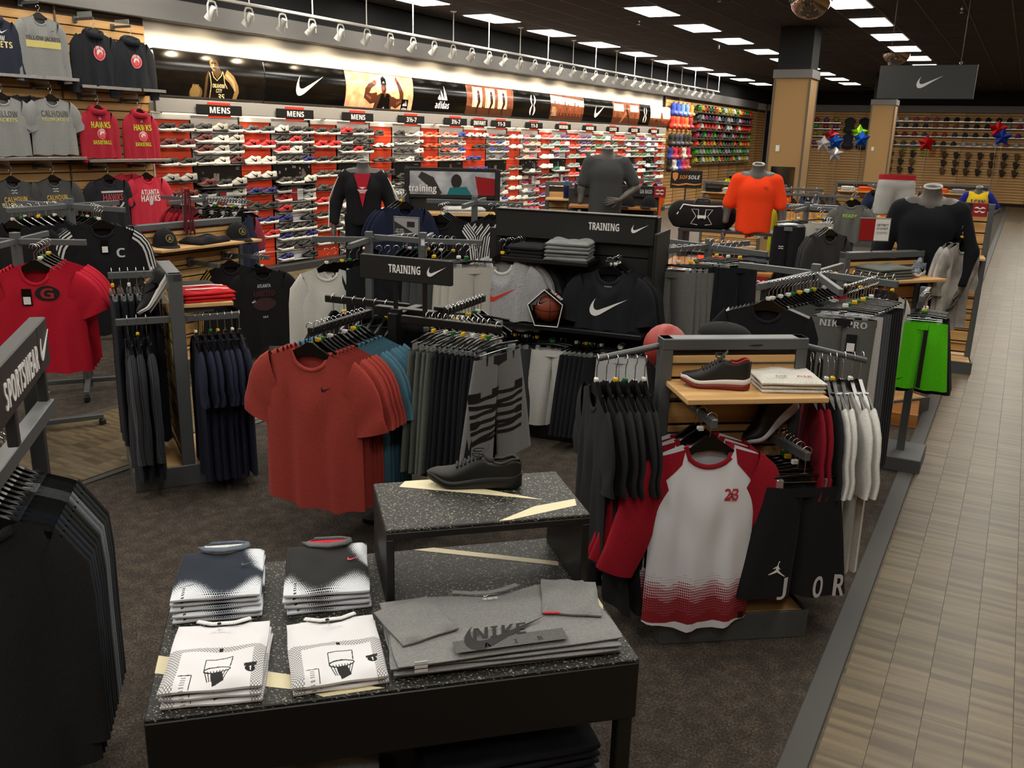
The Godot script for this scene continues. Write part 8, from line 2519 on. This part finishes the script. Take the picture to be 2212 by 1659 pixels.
func build_middle():
	var ci := picture(128, 128, Color(0.36, 0.36, 0.35), Color(0.74, 0.73, 0.72), 77)
	print_mat("print_camo", ci, 0.92)
	var gm: Material = M.grey_metal
	var dg: Material = M.dark_grey_metal
	# racks behind the raglan gondola
	four_way("grey rack on castors with long-sleeved shirts behind the raglan gondola", at(-1.02, -5.6, 0), 1.36, [[-12.0, 0.75], [22.0, 0.7], [75.0, 0.5], [172.0, 0.5], [-100.0, 0.5]])
	var ls := {"kind": "top", "name": "long_sleeve_shirt", "cat": "shirt", "color": Color(0.012, 0.013, 0.017), "label": "black long-sleeved shirt", "p": {"t": 0.026, "l": 0.74, "sl": 0.6, "sa": 10.0, "sr": 0.1, "cr": 0.055, "w": 0.26, "sw": 0.23}, "marks": [mark(poly_mb(tick_pts(0.09)), 0.13, -0.24, M.white_print)]}
	var x := Transform3D(Basis(Vector3.UP, deg_to_rad(8)), Vector3(-1.13, 1.225, -4.93))
	var st := Vector3(0.012, 0, -0.042)
	hang(ls, 1, x, st, "at the front of the castor rack", 0, {"up": 0.125})
	var tones := [["white", Color(0.62, 0.62, 0.62), 1], ["dark grey", Color(0.085, 0.092, 0.088), 5], ["black", Color(0.015, 0.016, 0.018), 2], ["charcoal", Color(0.06, 0.065, 0.065), 3], ["white", Color(0.62, 0.62, 0.6), 2], ["red", Color(0.4, 0.012, 0.03), 3]]
	var k := 1
	for q in tones:
		hang({"kind": "top", "name": "long_sleeve_shirt", "cat": "shirt", "color": q[1], "label": q[0] + " long-sleeved shirt", "p": {"t": 0.02, "l": 0.74, "sl": 0.6, "sa": 10.0, "sr": 0.1, "cr": 0.055, "w": 0.26, "sw": 0.23}}, q[2], Transform3D(x.basis, x.origin + st * k), st, "on the castor rack behind the raglan gondola", k, {"up": 0.125})
		k += q[2]
	var gp := {"kind": "bottoms", "name": "trousers", "cat": "trousers", "color": Color(0.11, 0.115, 0.11), "label": "grey tights with a lettered black waistband", "band": Color(0.015, 0.015, 0.015), "p": {"w": 0.165, "l": 0.8, "lw": 0.075, "t": 0.03, "gap": 0.0}, "tags": xf(0.05, -0.08, 0.04), "marks": [mark(text_mb("NIKE PRO", 0.035, 0.24), 0.0, -0.028, M.silver_print)]}
	x = Transform3D(Basis(Vector3.UP, deg_to_rad(10)), Vector3(-0.735, 1.2, -5.0))
	hang(gp, 1, x, Vector3.ZERO, "at the front of the castor rack", 0, {"up": 0.14})
	k = 1
	st = Vector3(0.008, 0, -0.045)
	for q in [["white tights", Color(0.55, 0.55, 0.56), 2], ["slate blue trousers", Color(0.075, 0.085, 0.1), 3], ["black trousers", Color(0.013, 0.014, 0.018), 5]]:
		hang({"kind": "bottoms", "name": "trousers", "cat": "trousers", "color": q[1], "label": q[0], "p": {"w": 0.17, "l": 0.95, "lw": 0.09, "t": 0.02, "seed": 1.0 + k}}, q[2], Transform3D(x.basis * Basis(Vector3.UP, 0.1), x.origin + st * k), st, "behind the grey tights on the castor rack", k, {"up": 0.14})
		k += q[2]
	k = 0
	for q in [["black t-shirt", Color(0.015, 0.015, 0.018), 3], ["grey t-shirt", Color(0.12, 0.12, 0.12), 1], ["dark red t-shirt", Color(0.3, 0.012, 0.03), 1], ["white t-shirt", Color(0.6, 0.6, 0.6), 2]]:
		hang({"kind": "top", "color": q[1], "label": q[0], "p": {"t": 0.022, "l": 0.75, "sl": 0.25, "sa": 16.0}}, q[2], Transform3D(Basis(Vector3.UP, deg_to_rad(75)), Vector3(-0.86 + k * 0.045, 1.22, -5.75)), Vector3(0.045, 0, 0.012), "on the aisle arm of the castor rack", k, {"up": 0.125})
		k += q[2]
	hang({"kind": "bottoms", "name": "shorts", "color": Color(0.1, 0.62, 0.012), "label": "bright green shorts with a black side stripe", "p": {"w": 0.135, "l": 0.42, "lw": 0.095, "t": 0.03, "gap": 0.0}, "marks": [mark(poly_mb([Vector2(-0.012, -0.2), Vector2(0.012, -0.2), Vector2(0.012, 0.2), Vector2(-0.012, 0.2)]), 0.02, -0.21, M.soft_black), mark(poly_mb(tick_pts(0.05)), -0.09, -0.36, M.soft_black)]}, 1, xf(-0.41, 1.05, -5.98, 8), Vector3.ZERO, "by the aisle", 0, {"up": 0.15})
	var ga := thing("clothes_rack", "small grey rack arm holding the bright green shorts", "rack", at(-0.44, -6.3))
	part(ga, "arm", bx(Vector3(0, 1.2, 0.16), Vector3(0.026, 0.04, 0.42), 0.003), gm)
	part(ga, "post", bx(Vector3(-0.02, 0.62, -0.05), Vector3(0.05, 1.2, 0.05), 0.003), gm)
	part(ga, "base", bx(Vector3(-0.02, 0.05, -0.05), Vector3(0.3, 0.1, 0.4), 0.006), gm)
	hang({"kind": "bottoms", "name": "shorts", "color": Color(0.014, 0.014, 0.016), "label": "black shorts", "p": {"w": 0.14, "l": 0.46, "lw": 0.1, "t": 0.02}}, 4, xf(-0.42, 1.05, -6.05, 8), Vector3(0.0, 0, -0.05), "behind the bright green ones", 0, {"up": 0.15})
	hang({"kind": "top", "name": "sleeveless_shirt", "cat": "shirt", "mat": "print_camo", "label": "pale grey camouflage shirt", "p": {"t": 0.04, "l": 0.7, "sl": 0.3, "sa": 6.0, "w": 0.24, "fold": 0.03}}, 2, xf(-0.37, 1.36, -8.1, 66), Vector3(-0.05, 0, -0.02), "hanging beside the black sweater mannequin")
	gondola("dark grey gondola beside the aisle behind the black sweater", at(-0.42, -9.3, 6), 0.5, true, 1.6)
	sign_on("UA RAID sign with a red square beside the aisle", at(-0.46, -9.26, 6).translated(Vector3(0, 1.56, 0)), 0.42, 0.12)
	gshelf("oak shelf low on the aisle gondola", at(-0.42, -9.3, 6), 0.44, 1.12)
	solo("low_plinth", "low oak-topped base beside the aisle under the green shorts", "base", bx(Vector3(0, 0.055, 0), Vector3(0.32, 0.11, 0.75), 0.004), M.oak, at(-0.62, -7.6, 4))
	# table with orange and navy piles, riser and duffel bag
	var T := at(-2.47, -9.0, 8)
	var o := thing("display_table", "oak-topped dark table with orange and navy folded shirts", "table", T)
	part(o, "table_top", bx(Vector3(-0.1, 0.885, 0.1), Vector3(1.1, 0.03, 0.9), 0.003), M.oak)
	part(o, "apron", bx(Vector3(-0.1, 0.82, 0.545), Vector3(1.1, 0.1, 0.02), 0.003), dg)
	part(o, "apron", bx(Vector3(0.44, 0.82, 0.1), Vector3(0.02, 0.1, 0.88), 0.003), M.soft_black)
	for sx in [-0.6, 0.4]:
		for sz in [-0.3, 0.5]: part(o, "leg", bx(Vector3(sx, 0.44, sz), Vector3(0.07, 0.87, 0.07), 0.004), M.soft_black)
	part(o, "lower_shelf", bx(Vector3(-0.1, 0.36, 0.1), Vector3(1.02, 0.03, 0.82), 0.003), M.oak)
	var rs := part(o, "red_square", bx(Vector3(0.36, 0.81, 0.558), Vector3(0.12, 0.12, 0.006)), mat("notice_red", Color(0.55, 0.03, 0.05), 0.5))
	part(rs, "arcs", arcs_mb(0.09, 0.002), M.white_print, xf(0.36, 0.81, 0.562))
	pile({"label": "folded orange t-shirt", "color": Color(0.88, 0.06, 0.012)}, 3, T * xf(-0.16, 0.901, 0.32, 14), 0.26, 0.28, 0.03, "on the oak-topped table", {"lump": 0.012})
	pile({"label": "folded navy t-shirt", "color": Color(0.035, 0.045, 0.07), "heather": true}, 7, T * xf(0.24, 0.901, 0.3, 10), 0.26, 0.28, 0.013, "on the oak-topped table", {"lump": 0.006})
	pile({"label": "folded grey shirt", "color": Color(0.1, 0.1, 0.1), "heather": true}, 5, T * xf(0.05, 0.376, 0.3, 8), 0.28, 0.28, 0.025, "on the lower shelf of the oak-topped table", {"lump": 0.008})
	pile({"label": "folded black shirt", "color": Color(0.02, 0.02, 0.025)}, 3, T * xf(-0.1, 0.376, -0.05, 8), 0.6, 0.28, 0.04, "at the back of the oak-topped table's lower shelf")
	var r := thing("display_riser", "dark grey frame riser behind the orange pile", "riser", T)
	part(r, "top", bx(Vector3(-0.12, 1.185, -0.5), Vector3(1.02, 0.03, 0.4), 0.003), dg)
	for sx in [-0.6, 0.36]: part(r, "side_panel", bx(Vector3(sx, 0.585, -0.5), Vector3(0.05, 1.17, 0.4), 0.003), dg)
	part(r, "back_rail", bx(Vector3(-0.12, 0.9, -0.68), Vector3(0.95, 0.04, 0.03), 0.003), dg)
	var bag := thing("duffel_bag", "black duffel bag with white piping and a white outlined mark", "bag", T * xf(-0.42, 1.2, -0.5, 8))
	part(bag, "body", blob([[Vector3(-0.22, 0.14, 0), Vector3(0.22, 0.14, 0), 0.145, 0.145, 0.95], [Vector3(-0.2, 0.05, 0), Vector3(0.2, 0.05, 0), 0.1, 0.1, 1.3]], 0.02, 0.04, func(p): return -p.y), cloth(Color(0.012, 0.012, 0.013)))
	part(bag, "piping", B().tube([Vector3(-0.26, 0.14, 0.13), Vector3(-0.2, 0.245, 0.11), Vector3(-0.1, 0.235, 0.13), Vector3(0.12, 0.235, 0.13), Vector3(0.2, 0.24, 0.11), Vector3(0.27, 0.13, 0.12)], 0.008, 6), M.tag_white)
	var ol := B()
	for sg in [-1.0, 1.0]:
		ol.tube([Vector3(sg * 0.03, 0.1, 0.148), Vector3(sg * 0.04, 0.2, 0.13), Vector3(sg * 0.11, 0.2, 0.13), Vector3(sg * 0.06, 0.13, 0.147), Vector3(sg * 0.11, 0.05, 0.145), Vector3(sg * 0.04, 0.04, 0.147)], 0.004, 5)
	ol.box(Vector3(0, 0.125, 0.148), Vector3(0.09, 0.03, 0.004))
	part(bag, "outlined_mark", ol, M.tag_white)
	for sg in [-1.0, 1.0]: part(bag, "handle", B().tube([Vector3(-0.1, 0.24, sg * 0.08), Vector3(-0.06, 0.3, sg * 0.05), Vector3(0.06, 0.3, sg * 0.05), Vector3(0.1, 0.24, sg * 0.08)], 0.011, 6), M.soft_black)
	# grey jogging trousers and black ones left of that table
	four_way("grey rack of jogging trousers right of the black gondola", at(-1.95, -6.45, 0), 1.37, [[-20.0, 0.5], [70.0, 0.5], [160.0, 0.5], [-110.0, 0.5]])
	var jp := {"kind": "bottoms", "name": "trousers", "cat": "trousers", "color": Color(0.2, 0.205, 0.195), "heather": true, "label": "grey heather jogging trousers", "p": {"w": 0.17, "l": 0.86, "lw": 0.095, "t": 0.025, "gap": 0.0}}
	hang(jp, 5, xf(-2.06, 1.21, -5.98, 16), Vector3(0.035, 0, -0.03), "right of the black gondola", 0, {"up": 0.15})
	jp = jp.duplicate(true)
	jp.color = Color(0.013, 0.014, 0.018)
	jp.label = "black jogging trousers"
	jp.heather = false
	hang(jp, 6, xf(-1.87, 1.25, -6.25, 60), Vector3(0.042, 0, 0.0), "right of the grey heather ones", 0, {"up": 0.14})
	var us: Dictionary = {"kind": "bottoms", "name": "trousers", "cat": "trousers", "color": Color(0.012, 0.012, 0.015), "label": "black trousers with a white waistband print", "band": Color(0.12, 0.13, 0.14), "p": {"w": 0.14, "l": 0.8, "lw": 0.085, "t": 0.03, "gap": 0.0}, "marks": [mark(arcs_mb(0.05), -0.05, -0.2, M.white_print)]}
	four_way("grey rack of black trousers right of the orange mannequin", at(-1.85, -9.3, 0), 1.5, [[0.0, 0.5], [90.0, 0.4], [180.0, 0.5]])
	hang(us, 4, xf(-1.9, 1.33, -8.82, 4), Vector3(0.012, 0, -0.07), "right of the orange mannequin", 0, {"up": 0.16})
	hang({"kind": "bottoms", "name": "trousers", "cat": "trousers", "color": Color(0.5, 0.49, 0.46), "label": "white jogging trousers", "p": {"w": 0.12, "l": 0.86, "lw": 0.07, "t": 0.02}}, 2, xf(-1.66, 1.36, -8.95, 30), Vector3(0.02, 0, -0.05), "right of the black trousers with a waistband print")
	hang({"kind": "top", "name": "jacket", "cat": "jacket", "color": Color(0.05, 0.05, 0.052), "heather": true, "label": "charcoal jacket", "p": {"t": 0.035, "l": 0.76, "sl": 0.58, "sa": 7.0, "sr": 0.1, "cr": 0.05}}, 3, xf(-1.45, 1.33, -8.4, 58), Vector3(-0.03, 0, -0.05), "hanging left of the camouflage gondola")
	gondola("grey gondola with patterned caps behind the charcoal jackets", at(-1.72, -9.3, 16), 0.7, true, 1.5)
	gshelf("maple shelf holding patterned headbands behind the charcoal jackets", at(-1.72, -9.3, 16), 0.64, 1.33)
	pile({"label": "black and white patterned headband", "name": "headband", "cat": "headband", "mat": "print_speckle"}, 2, at(-1.58, -9.42, 16).translated(Vector3(0, 1.331, 0)), 0.26, 0.12, 0.03, "on the maple shelf", {"lump": 0.01})
	hang({"kind": "top", "color": Color(0.17, 0.17, 0.16), "heather": true, "label": "grey t-shirt with lime lettering", "p": {"t": 0.03, "l": 0.36, "w": 0.15, "sw": 0.12, "sl": 0.12, "sr": 0.06, "cr": 0.055, "arm": 0.13, "nw": 0.05, "nd": 0.04}, "marks": [mark(text_mb("READY", 0.03, 0.13), 0.0, -0.11, inkm(Color(0.35, 0.6, 0.05)))]}, 2, xf(-1.42, 1.55, -9.2, 12), Vector3(0.02, 0, -0.06), "left of the leg form")
	# track jackets at the black TRAINING bay
	var P := at(-5.05, -7.75, 34)
	var bay := thing("display_bay", "black bay with a picture header and white training lettering", "display bay", P)
	var pic := picture(256, 72, Color(0.5, 0.52, 0.55), Color(0.75, 0.76, 0.78), 60)
	fill_poly(pic, limb([Vector2(30, 10), Vector2(60, 30), Vector2(90, 72)], [10, 16, 8]), Color(0.2, 0.18, 0.18))
	fill_poly(pic, oval(140, 30, 16, 22), Color(0.15, 0.12, 0.12))
	fill_poly(pic, [Vector2(120, 50), Vector2(170, 46), Vector2(186, 72), Vector2(112, 72)], Color(0.1, 0.4, 0.42))
	fill_poly(pic, [Vector2(196, 14), Vector2(256, 20), Vector2(256, 72), Vector2(206, 72)], Color(0.55, 0.06, 0.1))
	print_mat("bay_picture", pic, 0.35)
	part(bay, "picture", quad_mb(0.86, 0.23), M.bay_picture, xf(0, 1.62, 0.022))
	part(bay, "header_frame", bx(Vector3(0, 1.62, 0), Vector3(0.94, 0.3, 0.03), 0.003), M.soft_black)
	part(bay, "lettering", text_mb("training", 0.09, 0.28, 0.012), M.white_print, xf(-0.3, 1.555, 0.024))
	part(bay, "panel", bx(Vector3(0, 0.75, -0.03), Vector3(0.94, 1.44, 0.03)), M.soft_black)
	for sx in [-0.46, 0.46]: part(bay, "upright", bx(Vector3(sx, 0.88, 0), Vector3(0.05, 1.76, 0.06), 0.003), M.soft_black)
	part(bay, "shelf", bx(Vector3(0.08, 1.33, 0.16), Vector3(0.7, 0.025, 0.32), 0.002), M.maple)
	part(bay, "base", bx(Vector3(0, 0.06, 0.15), Vector3(0.96, 0.12, 0.4), 0.004), M.soft_black)
	pile({"label": "folded white t-shirt", "color": Color(0.6, 0.6, 0.58)}, 2, P * xf(0.12, 1.344, 0.16, 6), 0.4, 0.26, 0.025, "on the bay shelf under the training lettering", {"lump": 0.01})
	four_way("grey rack of striped track jackets left of the black gondola", at(-4.35, -7.05, 20), 1.52, [[0.0, 0.5], [90.0, 0.45], [180.0, 0.5], [-90.0, 0.45]])
	var tj := {"kind": "top", "name": "track_jacket", "cat": "jacket", "color": Color(0.012, 0.012, 0.014), "label": "black track jacket with three white stripes", "stripes": Color(0.65, 0.65, 0.65), "p": {"t": 0.03, "l": 0.72, "sl": 0.6, "sa": 9.0, "sr": 0.1, "cr": 0.055, "w": 0.25}, "marks": [mark(bars_mb(0.05), 0.1, -0.16, M.white_print)]}
	hang(tj, 4, xf(-4.42, 1.37, -6.6, 22), Vector3(-0.03, 0, -0.08), "on the rack left of the black gondola")
	hang(tj, 5, xf(-3.92, 1.37, -7.1, 50), Vector3(-0.06, 0, 0.02), "right of the others by the black gondola", 0)
	hang({"kind": "top", "name": "polo_shirt", "cat": "shirt", "color": Color(0.012, 0.016, 0.04), "label": "navy polo shirt", "p": {"t": 0.03, "l": 0.7}}, 3, xf(-4.52, 1.5, -6.2, 75), Vector3(-0.05, 0, -0.02), "above the gift card sign")
	hang({"kind": "top", "color": Color(0.62, 0.62, 0.6), "label": "white mesh t-shirt", "p": {"t": 0.03, "l": 0.7, "sl": 0.24, "w": 0.2, "sw": 0.17}}, 2, xf(-3.42, 1.2, -5.95, 35), Vector3(-0.03, 0, -0.05), "left of the pale speckled t-shirts")
	# left racks: red university t-shirts and black jerseys
	four_way("grey castor rack of red t-shirts on the left", at(-5.75, -3.55, 14), 1.36, [[20.0, 0.5], [110.0, 0.45], [200.0, 0.5], [-70.0, 0.5]])
	var rt := {"kind": "top", "color": Color(0.45, 0.012, 0.03), "label": "red t-shirt with a black oval G", "p": {"t": 0.04, "l": 0.64, "w": 0.25, "sl": 0.2, "sa": 24.0, "nd": 0.1}, "marks": [mark(poly_mb(oval(0, 0, 0.07, 0.045)), 0.06, -0.15, M.soft_black), mark(text_mb("G", 0.06, 0.075), 0.06, -0.15, inkm(Color(0.3, 0.012, 0.025)), "letter")], "tags": xf(-0.05, -0.12, 0.05)}
	rt.marks[1]["off"] = 0.006
	hang(rt, 1, xf(-5.02, 1.275, -3.2, 40), Vector3.ZERO, "at the front of the left rack", 0, {"up": 0.12})
	rt = rt.duplicate(true)
	rt.marks = []
	rt.erase("tags")
	rt.label = "red t-shirt"
	hang(rt, 5, xf(-5.1, 1.26, -3.27, 40), Vector3(-0.055, 0, -0.055), "behind the one with a black oval G", 0, {"up": 0.12})
	hang(rt, 2, xf(-5.35, 1.15, -2.95, 50), Vector3(-0.06, 0, -0.04), "at the left edge beside the one with the oval", 0, {"up": 0.12})
	four_way("grey rack of black jerseys behind the red t-shirts", at(-6.45, -4.45, 8), 1.5, [[0.0, 0.55], [90.0, 0.55], [180.0, 0.5], [-90.0, 0.55]])
	var bj := {"kind": "top", "name": "jersey", "cat": "jersey", "color": Color(0.012, 0.012, 0.014), "label": "black jersey with white sleeve bars", "p": {"t": 0.035, "l": 0.82, "sl": 0.3, "sa": 12.0, "w": 0.27}, "marks": [mark(text_mb("C", 0.07, 0.06), 0.11, -0.2, M.silver_print)], "stripes": Color(0.55, 0.55, 0.55), "tags": xf(0.0, -0.1, 0.045)}
	hang(bj, 4, xf(-5.95, 1.37, -4.35, 62), Vector3(-0.075, 0, -0.035), "on the rack behind the red t-shirts", 0, {"up": 0.13})
	bj = bj.duplicate(true)
	bj.erase("stripes")
	bj.erase("tags")
	bj.marks = []
	bj.label = "black jersey"
	hang(bj, 6, xf(-6.4, 1.37, -3.95, 20), Vector3(-0.02, 0, -0.08), "on the left arm behind the red t-shirts", 0, {"up": 0.13})
	four_way("grey rack nearest the slatwall on the left", at(-8.1, -5.5, 0), 1.34, [[0.0, 0.55], [90.0, 0.55], [180.0, 0.5], [-90.0, 0.55]])
	hang({"kind": "top", "color": Color(0.02, 0.022, 0.026), "label": "dark t-shirt", "p": {"t": 0.03, "l": 0.75}}, 6, xf(-8.1, 1.21, -5.05, 6), Vector3(0.0, 0, -0.07), "on the rack nearest the slatwall", 0, {"up": 0.13})
	hang({"kind": "top", "color": Color(0.022, 0.022, 0.024), "label": "black t-shirt", "p": {"t": 0.03, "l": 0.75}}, 6, xf(-7.65, 1.21, -5.5, 80), Vector3(-0.07, 0, 0.0), "on the right arm of the rack nearest the slatwall", 0, {"up": 0.13})
	four_way("grey rack behind the two black caps", at(-7.95, -7.15, 10), 1.34, [[0.0, 0.6], [90.0, 0.6], [180.0, 0.5], [-90.0, 0.6]])
	hang({"kind": "top", "color": Color(0.3, 0.012, 0.025), "label": "dark red t-shirt", "p": {"t": 0.03, "l": 0.75}}, 5, xf(-8.35, 1.21, -7.05, -70), Vector3(0.07, 0, 0.0), "on the rack behind the two black caps", 0, {"up": 0.13})
	for i in 14: hanger("empty black hanger, %s on the rack behind the two black caps" % nth(i), xf(-7.85 + i * 0.035, 1.22, -7.1 - i * 0.008, 80), 0.12, i % 4 == 1, MARKS[i % 12])
	# left aisle fixture with the grey mannequin
	var U := at(-4.2, -10.05, 22)
	var uf := thing("display_fixture", "dark grey fixture with an oak shelf under the grey t-shirt mannequin", "fixture", U)
	part(uf, "shelf", bx(Vector3(-0.05, 1.3, -0.1), Vector3(1.05, 0.03, 0.34), 0.003), M.oak)
	for sx in [-0.56, 0.0, 0.46]: part(uf, "upright", bx(Vector3(sx, 0.64, 0.04), Vector3(0.05, 1.28, 0.05), 0.003), dg)
	part(uf, "back_panel", bx(Vector3(-0.05, 0.75, -0.27), Vector3(1.1, 1.5, 0.03), 0.003), dg)
	part(uf, "cross_rail", bx(Vector3(-0.05, 1.16, 0.04), Vector3(1.05, 0.04, 0.03), 0.003), dg)
	sign_on("UA RAID sign with a red square beside the grey mannequin", U.translated_local(Vector3(0.02, 1.49, -0.22)), 1.1, 0.13)
	for i in 2: cap(Color(0.012, 0.012, 0.013), Color(0.0122, 0.012, 0.013), ["black cap with no mark on the oak shelf", "black cap with a white mark on the oak shelf"][i], U * Transform3D(Basis(Vector3.UP, -0.4).scaled(Vector3.ONE * 1.1), Vector3(0.12 + i * 0.26, 1.316, -0.08)))
	gondola("grey gondola with bottles left of the grey mannequin", at(-5.05, -10.15, 24), 0.34, true, 1.55)
	var bo := thing("water_bottle", "blue water bottle on the gondola left of the grey mannequin", "bottle", xf(-4.98, 1.36, -10.25))
	part(bo, "flask", B().lathe([Vector2(0.001, 0), Vector2(0.035, 0), Vector2(0.036, 0.15), Vector2(0.02, 0.18), Vector2(0.001, 0.18)], 12), glossy(Color(0.03, 0.08, 0.25)))
	part(bo, "lid", B().lathe([Vector2(0.022, 0.175), Vector2(0.024, 0.21), Vector2(0.001, 0.215)], 10), glossy(Color(0.15, 0.35, 0.6)))
	gshelf("maple shelf with the blue water bottle", at(-5.05, -10.15, 24), 0.3, 1.355)

func build_back():
	var spots := [[-2.6, -13.6, 10], [-1.2, -13.4, -5], [-3.4, -15.2, 20], [-5.6, -13.2, 30], [-6.4, -15.8, 10], [-4.9, -17.2, 0], [-1.9, -17.8, 0], [-2.9, -20.5, 15], [-5.6, -21.5, 10], [-1.2, -21.5, 0]]
	var tones := [Color(0.55, 0.62, 0.02), Color(0.8, 0.12, 0.01), Color(0.03, 0.04, 0.09), Color(0.25, 0.25, 0.25), Color(0.02, 0.03, 0.3), Color(0.015, 0.015, 0.018), Color(0.4, 0.02, 0.03), Color(0.6, 0.6, 0.6)]
	for i in spots.size():
		var q: Array = spots[i]
		var x := at(q[0], q[1], q[2])
		if i % 2 == 0:
			four_way("distant grey rack of coloured shirts, %s of the back racks" % nth(i / 2), x, 1.4, [[90.0, 0.6], [-90.0, 0.6], [0.0, 0.4]])
			for k in 6:
				hang({"kind": "top", "low": true, "color": tones[(i * 3 + k) % 8], "label": "%s t-shirt" % tone_name(tones[(i * 3 + k) % 8].linear_to_srgb()), "p": {"t": 0.03, "l": 0.7}}, 1, x * xf(-0.5 + k * 0.2, 1.28, 0.0, 70), Vector3.ZERO, "hanging %s on the %s distant rack" % [nth(k), nth(i / 2)])
		else:
			gondola("distant grey gondola, %s of the back gondolas" % nth(i / 2), x, 1.2, true, 1.35)
			gshelf("maple shelf on the %s distant gondola" % nth(i / 2), x, 1.1, 1.15)
			for k in 3: pile({"label": "folded %s shirt, stack %s" % [tone_name(tones[(i + k * 2) % 8].linear_to_srgb()), nth(k)], "color": tones[(i + k * 2) % 8]}, 3, x * xf(-0.35 + k * 0.35, 1.151, -0.16), 0.26, 0.26, 0.03, "on the %s distant gondola" % nth(i / 2))
	# foil balloons
	var bl := [[-3.2, 2.1, -16.9, Color(0.75, 0.75, 0.75), "silver star balloon, nearest the column"], [-3.12, 2.24, -17.1, Color(0.55, 0.08, 0.12), "red striped balloon behind the silver star"], [-3.0, 2.14, -16.9, Color(0.03, 0.3, 0.65), "blue star balloon beside the column"], [-2.98, 1.93, -16.9, Color(0.72, 0.72, 0.72), "silver star balloon under the blue star"], [-2.62, 2.3, -16.9, Color(0.5, 0.75, 0.03), "lime balloon beside the farther column"], [-2.56, 2.2, -16.8, Color(0.03, 0.3, 0.7), "blue balloon under the lime one"], [-1.53, 2.16, -16.9, Color(0.65, 0.03, 0.05), "red balloon cluster before the cap shelves"], [-0.5, 2.4, -16.9, Color(0.65, 0.03, 0.05), "red balloon at the far right"], [-0.42, 2.28, -16.8, Color(0.1, 0.2, 0.55), "blue striped balloon under the far right red one"]]
	for q in bl:
		var o := thing("foil_balloon", q[4], "balloon", xf(q[0], q[1], q[2]), "foil balloons")
		var st := PackedVector2Array()
		for k in 10: st.append(Vector2(sin(TAU * k / 10.0), cos(TAU * k / 10.0)) * (0.15 if k % 2 == 0 else 0.085))
		var m := B()
		for sg in [-1.0, 1.0]:
			for k in 10: m.face([Vector3(0, 0, sg * 0.06), Vector3(st[k].x, st[k].y, 0), Vector3(st[(k + 1) % 10].x, st[(k + 1) % 10].y, 0)], Vector3(0, 0, sg))
		part(o, "foil", m, mat("foil_%s" % q[3].to_html(false), q[3], 0.22, 0.7))
		part(o, "ribbon", B().tube([Vector3(0, -0.1, 0), Vector3(0.02, -0.7, 0), Vector3(0, -q[1] + 0.02, 0)], 0.003, 4), M.silver)
